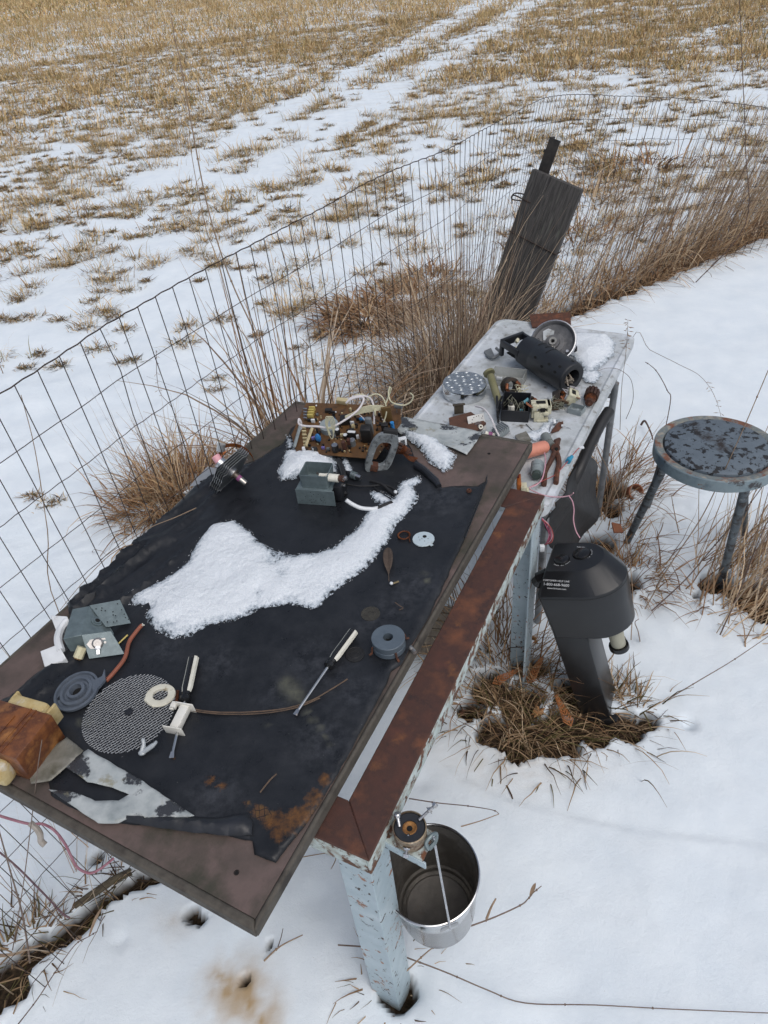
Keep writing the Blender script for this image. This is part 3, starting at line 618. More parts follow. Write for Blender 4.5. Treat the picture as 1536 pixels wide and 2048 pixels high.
# ================================================================ folding table
TBL = mat('table_plastic', [(.38, .41, .42), (.50, .53, .55), (.30, .315, .315)], 9, .5, bump=.4, bscale=70, wear=((.13, .11, .085), 30, .565, .70), wear2=((.62, .66, .72), 5, .5, .7))
tFL = W(988, 634, ZT); tFR = W(1274, 668, ZT); tR = W(1101, 1002, ZT); ty = (tFR-tR).normalized(); tx = Vector((ty.y, -ty.x, 0)); TWd = abs((tFR-tFL).dot(tx))
TL = 1.08; TM = Matrix.Translation((tFR.x, tFR.y, 0)) @ Matrix((tx, ty, Vector((0, 0, 1)))).transposed().to_4x4(); TI = TM.inverted()  # local: x<0 left, y<0 towards viewer
def rr(x0, y0, x1, y1, r, n=6):
    o = []
    for cx, cy, a in ((x1-r, y1-r, 0), (x0+r, y1-r, 90), (x0+r, y0+r, 180), (x1-r, y0+r, 270)):
        for k in range(n+1): t = rad(a+90*k/n); o.append((cx+r*math.cos(t), cy+r*math.sin(t)))
    return o
TWd = .60
table = thing('folding_table', 'dirty white plastic folding table loaded with appliance scrap', 'table', M=TM)
# keep the near end clear of the bench
near_l = min((BM @ Vector((BL+.015, 0, 0))-tFR).dot(ty), (BM @ Vector((BL+.015, .5, 0))-tFR).dot(ty)); TL = -((BM @ Vector((BL+.02, .0, 0))-tFR).dot(ty))
pl_o = rr(-TWd, -TL, 0, 0, .05); pl_i = rr(-TWd+.018, -TL+.018, -.018, -.018, .04); pl_j = rr(-TWd+.026, -TL+.026, -.026, -.026, .036)
mb = MB(); mb.prism(pl_j, ZT-.03, ZT-.0045)
k = len(pl_o)
for A_, B_, za, zb in ((pl_o, pl_o, ZT-.04, ZT-.006), (pl_o, [tuple(Vector(q)*1+Vector((0, 0))) for q in pl_i], ZT-.006, ZT), (pl_i, pl_j, ZT, ZT-.0045)):
    v = [(q[0], q[1], za) for q in A_]+[(q[0], q[1], zb) for q in B_]; mb.add(v, [(i, (i+1) % k, k+(i+1) % k, k+i) for i in range(k)])
mb.build('tabletop', TBL, table)
GALV = mat('galvanised_tube', [(.20, .21, .22), (.30, .31, .32), (.14, .14, .145)], 12, .45, .7, bump=.15, wear=((.12, .07, .045), 30, .6, .7))
lg = TI @ W(1243, 748, ZT); tfl = (lg.x-.005, lg.y)
for (lx, ly) in ((tfl[0]-.012, tfl[1]), (-TWd+.045, tfl[1]), (-TWd+.045, -TL+.16), (-.05, -TL+.20)):
    mb = MB(); mb.tube([(lx, ly, ZT-.04), (lx, ly, .3), (lx, ly, -.02)], .0135, 12); mb.build('leg', GALV, table)
mb = MB(); mb.tube([(tfl[0]-.012, tfl[1], ZT-.10), (-TWd+.045, tfl[1], ZT-.10)], .010, 10); mb.build('crossbar', GALV, table)
# ================================================================ stool
ZS = .66; sc_ = W(1434, 893, ZS); sr = (W(1303, 893, ZS)-W(1560, 905, ZS)).length/2
stool = thing('metal_stool', 'round blue grey metal stool with a scabby dark seat standing in the snow', 'stool', (sc_.x, sc_.y, 0), rad(20))
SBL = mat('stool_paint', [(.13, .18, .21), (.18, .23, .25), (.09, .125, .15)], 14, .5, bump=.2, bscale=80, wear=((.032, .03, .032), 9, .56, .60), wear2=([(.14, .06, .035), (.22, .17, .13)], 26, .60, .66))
SRIM = mat('stool_rim', [(.24, .23, .19), (.13, .16, .17), (.30, .27, .22)], 30, .7, bump=.4, wear=([(.13, .055, .035), (.20, .09, .055)], 13, .47, .55))
SEAT = mat('stool_seat', [(.12, .15, .18), (.10, .125, .15)], 40, .62, bump=.5, bscale=60, dist=.003, wear=((.012, .012, .014), 38, .535, .565, .7), wear2=((.026, .020, .019), 6, .58, .66, .8))
mb = MB(); mb.lathe([(sr-.012, ZS-.045), (sr, ZS-.042), (sr, ZS-.004), (sr-.003, ZS)], 64); mb.lathe([(sr-.012, ZS-.045), (sr-.012, ZS-.008)], 64); mb.build('rim_band', SBL, stool)
mb = MB(); mb.lathe([(sr-.003, ZS), (sr-.018, ZS+.001), (sr-.028, ZS-.003), (sr-.030, ZS-.012), (sr-.06, ZS-.012)], 64); mb.build('rim_top', SRIM, stool)
mb = MB(); mb.lathe([(sr-.031, ZS-.010), (sr-.033, ZS+.004), (sr-.042, ZS+.009), (.06, ZS+.011), (0, ZS+.011)], 64); mb.build('seat', SEAT, stool)
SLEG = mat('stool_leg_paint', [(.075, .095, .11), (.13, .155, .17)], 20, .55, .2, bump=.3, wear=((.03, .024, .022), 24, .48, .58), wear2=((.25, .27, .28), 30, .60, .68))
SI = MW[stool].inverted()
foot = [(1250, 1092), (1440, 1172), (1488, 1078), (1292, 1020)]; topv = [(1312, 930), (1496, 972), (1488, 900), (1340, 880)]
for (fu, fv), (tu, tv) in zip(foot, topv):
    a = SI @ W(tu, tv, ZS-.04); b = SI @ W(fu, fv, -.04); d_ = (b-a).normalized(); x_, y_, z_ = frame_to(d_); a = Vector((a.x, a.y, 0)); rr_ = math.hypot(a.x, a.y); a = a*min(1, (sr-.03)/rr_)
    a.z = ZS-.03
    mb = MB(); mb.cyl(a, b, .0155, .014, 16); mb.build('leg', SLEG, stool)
# ================================================================ scrap on the board
ZK = ZB+.0065
def fr(a, b, z, flipz=False):
    A_ = W(a[0], a[1], z); B_ = W(b[0], b[1], z); x = (B_-A_).normalized(); y = Vector((-x.y, x.x, 0))
    return Matrix.Translation(A_) @ Matrix((x, y, Vector((0, 0, 1)))).transposed().to_4x4()
def axm(o, x, zup):
    x = Vector(x).normalized(); z = Vector(zup); z = (z-x*z.dot(x)).normalized(); y = z.cross(x); return Matrix.Translation(Vector(o)) @ Matrix((x, y, z)).transposed().to_4x4()
HOLE = mat('hole_black', [(.004, .004, .004)], 30, .9)
def dimples(name, pts, r, parent, M=None, n=8, m=HOLE):
    mb = MB()
    for x, y, z in pts:
        mb.add([(x+r*math.cos(2*math.pi*i/n), y+r*math.sin(2*math.pi*i/n), z) for i in range(n)], [tuple(range(n))], M)
    return mb.build(name, m, parent, smooth=0)
# ---- magnetron in the middle: cup on a flanged yoke
M1 = fr((600, 1003), (668, 1008), ZK+.0)
mg = thing('magnetron', 'grey zinc magnetron with an open square cup on top, by the square snow patch', 'magnetron', M=M1)
w1 = (W(668, 1008, ZK)-W(600, 1003, ZK)).length
mb = MB()
# yoke: bent plate, top + front leg flaring down
zt = .050
mb.box((w1/2, .030, zt), (w1+.004, .072, .0022)); mb.box((w1/2+.002, -.008, zt/2), (w1+.012, .0022, zt+.002)); mb.box((w1/2, .068, zt/2), (w1, .0022, zt))
mb.build('yoke', ZINC, mg, bevel=.0008)
dimples('rivet_hole', [(random.uniform(.006, w1-.006), random.uniform(.006, zt-.006), .0) for _ in range(22)], .0012, mg, Matrix.Translation((0, -.0095, 0)) @ rotm(rad(90), 0, 0))
cw, cd, chh = .083, .068, .042; cz = zt+.002; tk = .0022
mb = MB(); cx = w1/2+.001; cy = .034
P4 = lambda s, w_, d_, z_: [(cx+(-w_/2)*s, cy-d_/2*s, z_), (cx+w_/2*s, cy-d_/2*s, z_), (cx+w_/2*s, cy+d_/2*s, z_), (cx-w_/2*s, cy+d_/2*s, z_)]
def cup(mb, w_, d_, z0, z1, t_, M=None, r=.006):
    O = rr(cx-w_/2, cy-d_/2, cx+w_/2, cy+d_/2, r, 3); O0 = rr(cx-w_/2+.002, cy-d_/2+.002, cx+w_/2-.002, cy+d_/2-.002, r, 3); I = rr(cx-w_/2+t_, cy-d_/2+t_, cx+w_/2-t_, cy+d_/2-t_, r*.6, 3); I0 = rr(cx-w_/2+t_+.002, cy-d_/2+t_+.002, cx+w_/2-t_-.002, cy+d_/2-t_-.002, r*.6, 3)
    k = len(O)
    for A_, B_, a, b in ((O0, O, z0, z1), (O, I, z1, z1), (I, I0, z1, z0+t_)):
        mb.add([(q[0], q[1], a) for q in A_]+[(q[0], q[1], b) for q in B_], [(i, (i+1) % k, k+(i+1) % k, k+i) for i in range(k)], M)
    mb.add([(q[0], q[1], z0+t_) for q in I0], [tuple(range(k))], M); mb.add([(q[0], q[1], z0) for q in O0], [tuple(range(k-1, -1, -1))], M)
cup(mb, cw, cd, cz, cz+chh, tk); mb.build('cup', ZINC, mg)
mb = MB(); mb.prism(rr(cx-.026, cy-.020, cx+.026, cy+.020, .004, 2), cz+.0024, cz+.0036); mb.build('raised_pad', ZINC, mg)
dimples('screw_hole', [(cx+.002, cy, cz+.0040)], .0035, mg)
# terminal block on its right side, reaching inside the cup
mb = MB(); mb.cyl((cx+.012, cy-.012, cz+.030), (cx+.047, cy-.012, cz+.030), .0062, n=14); mb.build('inner_insulator', CERAM, mg)
t0 = (cx+.030, cy-.016, cz+.028)
mb = MB(); mb.cyl((cx+.034, cy-.016, cz+.028), (cx+.070, cy-.018, cz+.028), .0115, n=18); ins = mb.build('insulator', CERAM, mg)
mb = MB()
for k in range(3): mb.tube([(cx+.004, cy-.012+k*.003, cz+.036), (cx+.012, cy-.012, cz+.030)], .0010, 5)
mb.build('lead_wire', WIRE, mg)
mb = MB(); mb.cyl((cx+.071, cy-.018, cz+.028), (cx+.078, cy-.018, cz+.028), .0095, .008, 12)
for k in range(6): a = k*1.05; mb.tube([(cx+.07, cy-.018+.007*math.cos(a), cz+.028+.007*math.sin(a)), (cx+.082+.004*random.random(), cy-.018+.008*math.cos(a), cz+.028+.008*math.sin(a))], .0014, 5)
mb.build('burnt_end', RUSTD, mg)
mb = MB(); mb.cyl((cx+.070, cy+.004, cz+.010), (cx+.086, cy+.006, cz+.013), .008, .007, 12); mb.cyl((cx+.072, cy-.006, cz-.004), (cx+.082, cy-.006, cz-.004), .0045, n=10); mb.build('connector', STEEL, mg)
mb = MB(); mb.box((w1+.012, .036, .030), (.022, .055, .050), bev=.002); mb.build('side_frame', BLACKP, mg)
# white sheathed lead
mb = MB(); mb.tube(spline([W(692, 1000, ZK+.045), W(704, 1008, ZK+.032), W(722, 1016, ZK+.018), W(744, 1018, ZK+.010), W(756, 1016, ZK+.008)], 6), .0058, 10)
solo(mb, 'sheathed_lead', WHITEP, 'short thick white sheathed lead running from the cup magnetron to the snow', 'cable')
# ---- black cords
def cord(pts, r, m, label, cat='cable', n=8, name='cord', g=None):
    mb = MB(); mb.tube(spline([W(u, v, z) if z > 0 else W(u, v, ZK-z) for u, v, z in pts], 8), r, n); return solo(mb, name, m, label, cat, g)
zz = ZK+.006
cord([(676, 920, zz+.02), (684, 935, zz+.02), (688, 955, zz+.015), (684, 975, zz+.01), (690, 990, zz)], .0078, RUBBER, 'thick black rubber cord looping down beside the square snow patch')
cord([(690, 968, zz), (716, 972, zz), (742, 972, zz), (768, 970, zz), (788, 978, zz), (796, 988, zz)], .0028, RUBBER, 'thin black cord running right from the steel connector to the snow')
cord([(740, 962, zz), (762, 968, zz+.004), (778, 980, zz), (790, 990, zz)], .0042, RUBBER, 'black cord ending in a white plug tip at the snow')
cord([(748, 974, zz), (764, 986, zz), (782, 998, zz)], .0018, RUBBER, 'thinnest black wire between the connector and the long snow patch')
cord([(755, 1018, zz), (768, 1012, zz+.002), (784, 1006, zz)], .0075, RUBBER, 'black rubber sleeve at the end of the white sheathed lead')
mb = MB(); mb.ball(tuple(W(791, 984, zz+.004)), .0055, 10); solo(mb, 'plug_tip', WHITEP, 'small round white plug tip at the edge of the long snow patch', 'plug')
cn = thing('hose_connector', 'ribbed steel connector barrel on black cord left of the motor frame', 'connector', M=axm(W(703, 949, zz+.006), W(742, 963, zz+.004)-W(703, 949, zz+.006), (0, 0, 1)))
mb = MB(); mb.cyl((0, 0, 0), (.016, 0, 0), .0105, n=20); mb.cyl((.016, 0, 0), (.034, 0, 0), .0085, .0075, 20); mb.build('barrel', STEEL, cn)
mb = MB()
for k in range(5): mb.cyl((.001+k*.0035, 0, 0), (.0028+k*.0035, 0, 0), .0116, n=20)
mb.build('ribs', ZINC, cn)
mb = MB(); mb.cyl((-.022, 0, 0), (-.001, 0, 0), .006, .0095, 14); mb.build('boot', BLACKP, cn)
# ---- die-cast motor frame with rotor
DC = mat('die_cast', [(.26, .28, .29), (.17, .19, .20)], 45, .6, .3, bump=.6, bscale=180, wear=((.06, .065, .07), 40, .50, .60), wear2=((.45, .47, .48), 50, .6, .7))
fa = W(752, 948, ZK); fb = VP(790, 868, W(775, 930, ZK)); fc = W(775, 935, ZK)
o_ = VP(742, 935, fc)
upd = (VP(775, 872, fc)-VP(752, 940, fc)).normalized(); sd = (VP(790, 900, fc)-VP(735, 892, fc)); 
FM = axm(VP(763, 906, fc), sd, upd)
mf = thing('cast_motor', 'grey die cast oval motor frame standing on edge right of the circuit board', 'motor frame', M=FM)
def oval(a, b, n=28, sk=.0, pw=2.6):
    o = []
    for i in range(n):
        t = 2*math.pi*i/n; c_, s_ = math.cos(t), math.sin(t)
        o.append((a*abs(c_)**(2/pw)*(1 if c_ > 0 else -1)+sk*s_, b*abs(s_)**(2/pw)*(1 if s_ > 0 else -1)))
    return o
KS = (VP(790, 900, fc)-VP(735, 892, fc)).length/55   # metres per photo pixel here
Oo = oval(26*KS, 47*KS, 28, 7*KS, 3.2); Oi = oval(14*KS, 28*KS, 28, 5*KS, 3.5)
mb = MB(); k = 28; RX = rotm(rad(0), 0, 0)
Mq = Matrix(((1, 0, 0, 0), (0, 0, 1, 0), (0, 1, 0, 0), (0, 0, 0, 1)))
for A_, B_, a, b in ((Oo, Oo, -.009, .009), (Oo, Oi, .009, .007), (Oi, Oi, .007, -.007), (Oi, Oo, -.007, -.009)):
    mb.add([(q[0], q[1], a) for q in A_]+[(q[0], q[1], b) for q in B_], [(i, (i+1) % k, k+(i+1) % k, k+i) for i in range(k)], Mq)
fo = mb.build('cast_ring', DC, mf)
bm = bmesh.new(); bm.from_mesh(fo.data); bmesh.ops.recalc_face_normals(bm, faces=bm.faces[:]); bm.to_mesh(fo.data); bm.free()
mb = MB(); mb.box((-8*KS, 0, -34*KS), (15*KS, .026, 14*KS), bev=.002); mb.build('rust_lug', RUST, mf)
mb = MB(); mb.box((2*KS, .0, -46*KS), (34*KS, .022, 12*KS), bev=.003); mb.cyl((12*KS, -.012, -48*KS), (12*KS, .012, -48*KS), 7*KS, n=12); mb.build('brush_holder', BLACKP, mf)
mb = MB(); mb.box((8*KS, .006, 50*KS), (28*KS, .016, 10*KS), bev=.003); mb.build('top_bracket', RUBBER, mf)
# armature lying behind, axis towards lower right
ar = VP(770, 893, fc); ar = ar+Vector((.01, .025, 0))
AM = axm(VP(768, 895, fc)+Vector((.012, .03, 0)), VP(822, 922, fc)-VP(768, 895, fc), (0, 0, 1))
LAM = mat('laminated_core', [(.035, .02, .016), (.07, .03, .018)], 20, .75, .2, stretch=(30, 1, 1), bump=.5)
def armature(name, label, M, sc_=1.0, col=None):
    t = thing(name, label, 'armature', M=M); s_ = sc_
    mb = MB(); mb.cyl((-.018*s_, 0, 0), (.075*s_, 0, 0), .0035*s_, n=10); mb.build('shaft', RUSTD, t)
    for k in range(12):
        a = k*math.pi/6; mb = MB(); M_ = rotm(a, 0, 0); mb.box((.020*s_, 0, .0165*s_), (.034*s_, .0068*s_, .006*s_), M_, bev=.0006*s_); mb.build('core_tooth', LAM, t)
    mb = MB(); mb.cyl((.003*s_, 0, 0), (.037*s_, 0, 0), .0142*s_, n=20); mb.build('core', LAM, t)
    mb = MB()
    for k in range(22):
        a = k*2*math.pi/22; r_ = .0135*s_; c_, s2 = math.cos(a), math.sin(a); c3, s3 = math.cos(a+.55), math.sin(a+.55)
        mb.tube([(.036*s_, r_*c_, r_*s2), (.044*s_, r_*1.06*math.cos(a+.2), r_*1.06*math.sin(a+.2)), (.054*s_, .0095*s_*c3, .0095*s_*s3)], .0014*s_, 5)
        mb.tube([(.003*s_, r_*c_, r_*s2), (-.004*s_, r_*.9*c3, r_*.9*s3), (-.008*s_, .006*s_*c3, .006*s_*s3)], .0014*s_, 5)
    mb.build('copper_windings', COPPER, t)['kind'] = 'stuff'
    for k in range(18):
        a = k*2*math.pi/18; mb = MB(); M_ = rotm(a, 0, 0); mb.box((.059*s_, 0, .0088*s_), (.014*s_, .0024*s_, .003*s_), M_); mb.build('commutator_bar', RUSTD, t)
    mb = MB(); mb.cyl((.053*s_, 0, 0), (.066*s_, 0, 0), .0078*s_, n=16); mb.build('commutator', RUSTD, t); return t
armature('motor_armature', 'brown motor armature with frayed copper winding behind the die cast frame', AM, 1.15)
mb = MB()
for k in range(9): mb.tube(spline([W(806, 908, ZK+.03+.002*k), W(818, 912+k, ZK+.016), W(836-k, 916+k, ZK+.006)], 4), .0012, 5)
solo(mb, 'frayed_wires', COPPER, 'frayed copper wires trailing from the armature over the bare board', 'wire')
cl = thing('white_clip', 'small white plastic brush clip beside the motor armature', 'clip', M=axm(VP(806, 895, fc)+Vector((0, .03, 0)), (1, .2, 0), (0, 0, 1)))
mb = MB(); mb.box((-.010, 0, 0), (.006, .014, .020), bev=.001); mb.box((.010, 0, 0), (.006, .014, .020), bev=.001); mb.box((0, 0, .012), (.026, .014, .005), bev=.001); mb.build('clip_body', WHITEP, cl)
mb = MB(); mb.cyl((0, -.008, 0), (0, .008, 0), .007, n=14); mb.build('spring', STEEL, cl)
# ---- circuit board
PCBM = mat('circuit_board_resin', [(.13, .062, .018), (.085, .04, .013), (.17, .085, .028)], 12, .5, bump=.15, wear=((.05, .028, .014), 40, .56, .66))
pc0 = W(606, 905, ZK+.022); pc1 = W(742, 916, ZK+.022)
# board tilts up towards the far side
cl_ = VP(632, 810, W(632, 850, ZK+.02)+Vector((0, .0, 0)))
xa = (pc1-pc0).normalized(); ya = Vector((-xa.y, xa.x, 0)); PB = axm(pc0, xa, Vector((0, 0, 1))-ya*.20)
PI = PB.inverted()
def onp(u, v, h=0):     # pixel to board-local point at height h above the board
    r = RC @ np.array([u-768, v-1024, FPX]); o = PI @ Vector((0, 0, CAMH)); d = (PI.to_3x3() @ Vector(r)); t = (h-o.z)/d.z; return o+d*t
pcb = thing('circuit_board', 'tan circuit board crowded with capacitors and coils at the far end of the sheet', 'circuit board', M=PB)
oc = [onp(*q) for q in ((593, 905), (752, 918), (803, 845), (800, 812), (612, 805), (583, 870))]
mb = MB(); mb.prism([(q.x, q.y) for q in oc], -.0018, 0); mb.build('resin_plate', PCBM, pcb)
def cyc(name, u, v, r, h, m, m2=None, tilt=0):
    b = onp(u, v); o = mb_(lambda mb: mb.cyl((b.x, b.y, 0), (b.x+tilt*h, b.y, h), r, n=18), name, m)
    if m2:
        q = MB(); q.cyl((b.x+tilt*h, b.y, h), (b.x+tilt*h, b.y, h+.0008), r*.86, n=18); q.build('top_disc', m2, o)
    return o
def mb_(fn, name, m, parent=None, **k):
    mb = MB(); fn(mb); return mb.build(name, m, parent or pcb, **k)
def bxc(name, u, v, d, m, rz=0, h0=0, bev=.0008):
    b = onp(u, v); return mb_(lambda mb: mb.box((0, 0, d[2]/2), d, T(b.x, b.y, h0) @ rotm(0, 0, rz), bev=bev), name, m)
BLUEC = mat('blue_capacitor', [(.02, .16, .42), (.03, .22, .52)], 40, .35)
PURP = mat('purple_capacitor', [(.12, .10, .30), (.18, .16, .4)], 40, .45)
YELC = mat('yellow_terminal', [(.62, .50, .16), (.5, .4, .12)], 40, .5)
PALEC = mat('pale_terminal', [(.55, .47, .28), (.42, .35, .2)], 60, .6)
GREYC = mat('pale_grey_disc', [(.27, .31, .32), (.2, .23, .24)], 40, .5)
DKC = mat('dark_component', [(.010, .010, .011), (.018, .017, .017)], 60, .45)
BRC = mat('brown_heatsink', [(.085, .03, .018), (.05, .02, .014)], 40, .7, bump=.3)
cyc('disc_capacitor', 660, 858, .030, .020, GREYC, GREYC)
cyc('electrolytic_capacitor', 672, 902, .0105, .026, DKC, STEEL); cyc('electrolytic_capacitor', 676, 866, .0075, .016, DKC, WHITEP); cyc('electrolytic_capacitor', 692, 876, .0075, .014, DKC, WHITEP)
cyc('electrolytic_capacitor', 706, 890, .010, .022, GREY, STEEL)
for u, v in ((667, 842), (669, 858)): cyc('blue_capacitor', u, v, .0075, .012, BLUEC, DKC)
b = onp(639, 886); mb_(lambda mb: mb.ball((b.x, b.y, .022), .0115, 14, sq=(.85, .6, 1.5)), 'blue_film_capacitor', BLUEC)
b = onp(725, 842); mb_(lambda mb: mb.ball((b.x, b.y, .008), .009, 12, sq=(1.2, .6, .9)), 'blue_film_capacitor', BLUEC)
b = onp(786, 858); mb_(lambda mb: [mb.cyl((b.x, b.y, k*.010), (b.x, b.y, k*.010+.008), .006, n=12) for k in range(3)], 'blue_coil', BLUEC)
bxc('purple_capacitor', 628, 880, (.012, .006, .014), PURP, .5); bxc('purple_capacitor', 647, 898, (.010, .006, .010), PURP, .1); bxc('purple_capacitor', 657, 900, (.010, .006, .010), GREY, .1)
bxc('relay', 692, 846, (.030, .024, .026), DKC, .2); bxc('relay', 704, 868, (.016, .016, .018), DKC, .1)
bxc('transformer_core', 736, 880, (.034, .030, .055), DKC, .1, bev=.005); bxc('transformer_core', 742, 868, (.020, .014, .068), GREY, .1, bev=.004)
bxc('heatsink', 690, 900, (.010, .012, .036), BRC, .05); bxc('heatsink', 776, 842, (.030, .008, .058), mat('brass_plate', [(.20, .13, .05), (.14, .085, .035)], 20, .5, .4, bump=.3), .3); bxc('heatsink', 700, 893, (.009, .012, .032), BRC, .05)
bx2 = bxc('label_block', 706, 876, (.026, .012, .022), DKC, .03, .004)
b = onp(706, 876); mb_(lambda mb: mb.box((b.x, b.y, .0268), (.024, .009, .0012), rotm(0, 0, 0)), 'paper_label', WHITEP, bx2)
for k in range(16): bxc('capacitor_box', 640+random.randint(-20, 90), 840+random.randint(-20, 60), (.006+.009*random.random(), .006, .008+.012*random.random()), [DKC, WHITEP, PALEC, GREY][k % 4], random.random())
for k in range(4): bxc('yellow_terminal', 622+k*1.2, 836-k*5.0, (.020, .0035, .017), YELC, .10)
for k in range(4): b_ = onp(612, 841-k*6); mb_(lambda mb: mb.box((b_.x, b_.y, .010), (.012, .006, .007), bev=.0006), 'silver_pin', STEEL)
for k in range(6): bxc('edge_connector', 606-k*.8+6, 893-k*7, (.014, .0045, .009), PALEC, .12)
q0 = onp(590, 898); q1 = onp(603, 852); mb_(lambda mb: mb.tube([(q0.x, q0.y, .010), (q1.x, q1.y, .010)], .0055, 4), 'side_bracket', GREYC)
q0 = onp(612, 896); q1 = onp(625, 860); mb_(lambda mb: mb.tube([(q0.x, q0.y, .008), (q1.x, q1.y, .008)], .0055, 4), 'terminal_strip', PALEC)
bxc('white_fuse', 609, 903, (.009, .008, .018), WHITEP, .2); bxc('round_relay', 631, 902, (.016, .008, .018), DKC, .1, bev=.004); bxc('white_relay_face', 628, 903, (.002, .009, .016), WHITEP, .1)
bxc('cream_block', 686, 806, (.040, .016, .016), PALEC, -.1); bxc('black_block', 658, 824, (.022, .012, .012), DKC, 0.1); bxc('black_block', 771, 862, (.020, .016, .030), DKC, .2)
b = onp(799, 826); mb_(lambda mb: [mb.cyl((b.x-.012, b.y, .030), (b.x+.012, b.y, .030), .009, n=14), mb.cyl((b.x-.008, b.y, 0), (b.x-.008, b.y, .03), .001, n=6), mb.cyl((b.x+.008, b.y, 0), (b.x+.008, b.y, .03), .001, n=6)], 'horizontal_coil', GREY)
mb = MB()
for k in range(150):
    q = onp(610+random.random()*180, 822+random.random()*84); hh = .003+.011*random.random()**2; mb.box((q.x, q.y, hh/2), (.002+.006*random.random(), .002+.004*random.random(), hh), None)
mb.build('small_components', DKC, pcb, smooth=0)['kind'] = 'stuff'
mb = MB()
for k in range(55):
    q = onp(610+random.random()*180, 825+random.random()*80); hh = .002+.004*random.random(); mb.box((q.x, q.y, hh/2), (.002+.003*random.random(), .0015+.002*random.random(), hh), None)
mb.build('small_resistors', PALEC, pcb, smooth=0)['kind'] = 'stuff'
for u, v, m_ in ((640, 846, WHITEP), (672, 826, WHITEP), (633, 813, WHITEP), (700, 838, PALEC), (694, 848, PALEC)): b = onp(u, v); mb_(lambda mb: mb.ball((b.x, b.y, .004), .003, 8), 'bead', m_)
# white wires springing from the circuit board
WW = mat('white_wire', [(.62, .60, .62), (.52, .49, .50)], 30, .45); CW = mat('cream_wire', [(.55, .53, .38), (.45, .43, .30)], 50, .5)
pv = pcb.matrix_world @ onp(690, 870)
def vp2(lst, dz=0): return [VP(u, v, pv+Vector((0, q, 0))) for u, v, q in lst]
def vcord(lst, r, m, label, n=8):
    mb = MB(); mb.tube(spline(vp2(lst), 9), r, n); return solo(mb, 'loose_wire', m, label, 'wire')
vcord([(602, 858, -.02), (602, 845, -.02), (598, 838, -.02), (598, 848, -.03), (610, 852, -.04), (635, 853, -.05), (660, 855, -.05), (690, 840, -.03), (716, 820, 0), (727, 800, .02), (722, 794, .03), (705, 797, .03), (692, 806, .03)], .0033, WW, 'long thick white wire looping over the circuit board from its left connector', 8)
vcord([(692, 807, .03), (702, 796, .04), (720, 792, .04), (738, 795, .04), (746, 808, .03), (748, 830, .01), (748, 848, 0)], .0032, WW, 'white wire arching down into the black transformer core')
vcord([(700, 800, .05), (712, 790, .05), (728, 790, .05), (738, 800, .04), (735, 795, .04), (752, 788, .04), (765, 795, .03), (772, 812, .02), (772, 830, .01), (764, 852, 0)], .0022, CW, 'cream wire making the highest double hump above the circuit board')
vcord([(772, 806, .03), (778, 790, .05), (782, 778, .05), (779, 775, .05), (777, 790, .04), (782, 803, .03), (795, 809, .03), (810, 810, .03), (822, 803, .03), (826, 792, .03), (820, 786, .03)], .0023, CW, 'cream wire curling in an open hook at the right end of the circuit board')
vcord([(765, 838, .02), (775, 850, .02), (783, 862, .01), (788, 872, 0), (787, 890, 0)], .0020, WW, 'short white wire dropping to the motor frame')
vcord([(712, 824, .01), (724, 834, .01), (734, 846, .01)], .0016, WW, 'fine white wire lying across the middle of the circuit board')
mb = MB()
for k in range(6):
    o = k*2.2-5; mb.tube(spline(vp2([(690, 834+o*.3, -.01), (706, 828+o*.5, 0), (724, 820+o, .01), (746, 816+o, .015), (768, 816+o*.6, .02), (774, 822+o*.3, .02)]), 5), .0017, 6)
mb.box((0, 0, 0), (.006, .020, .016), Matrix.Translation(VP(750, 824, pv+Vector((0, .01, 0)))), bev=.001)
solo(mb, 'wire_bundle', CW, 'bundle of flat cream wires tied in the middle above the circuit board', 'wire')
mb = MB()
for k in range(4):
    o = k*3-4; mb.tube(spline(vp2([(660+o*.3, 870, -.06), (653+o*.4, 850, -.06), (656+o, 834, -.06), (662+o, 836, -.06), (666+o*.8, 852, -.06), (667, 868, -.06), (664, 878, -.06), (657, 868, -.06)]), 5), .0013, 6)
mb.box((0, 0, 0), (.014, .005, .006), Matrix.Translation(VP(660, 856, pv+Vector((0, -.06, 0)))), bev=.001)
solo(mb, 'wire_bundle', CW, 'small tied loop of cream wires hanging before the blue capacitor', 'wire')
# ---- finned magnetron on the left edge, with flange plate and copper strap
FNM = mat('fin_aluminium', [(.20, .215, .23), (.13, .14, .15)], 50, .38, .6, bump=.2); EDG = mat('bright_fin_edge', [(.62, .63, .64), (.5, .5, .5)], 50, .35, .8)
GALM = mat('grey_flange', [(.42, .43, .44), (.33, .34, .35)], 40, .45, .5, bump=.15)
mfp = W(455, 985, ZK); axd = (VP(490, 975, mfp+Vector((0, -.03, 0)))-VP(452, 940, mfp)).normalized()
c0 = VP(462, 945, mfp); ax = (W(496, 968, ZK+.028)-W(455, 935, ZK+.07)); ax.normalize()
c0 = W(463, 944, ZK+.060)
FM2 = axm(c0, Vector((ax.x, ax.y, ax.z)), (0, 0, 1))
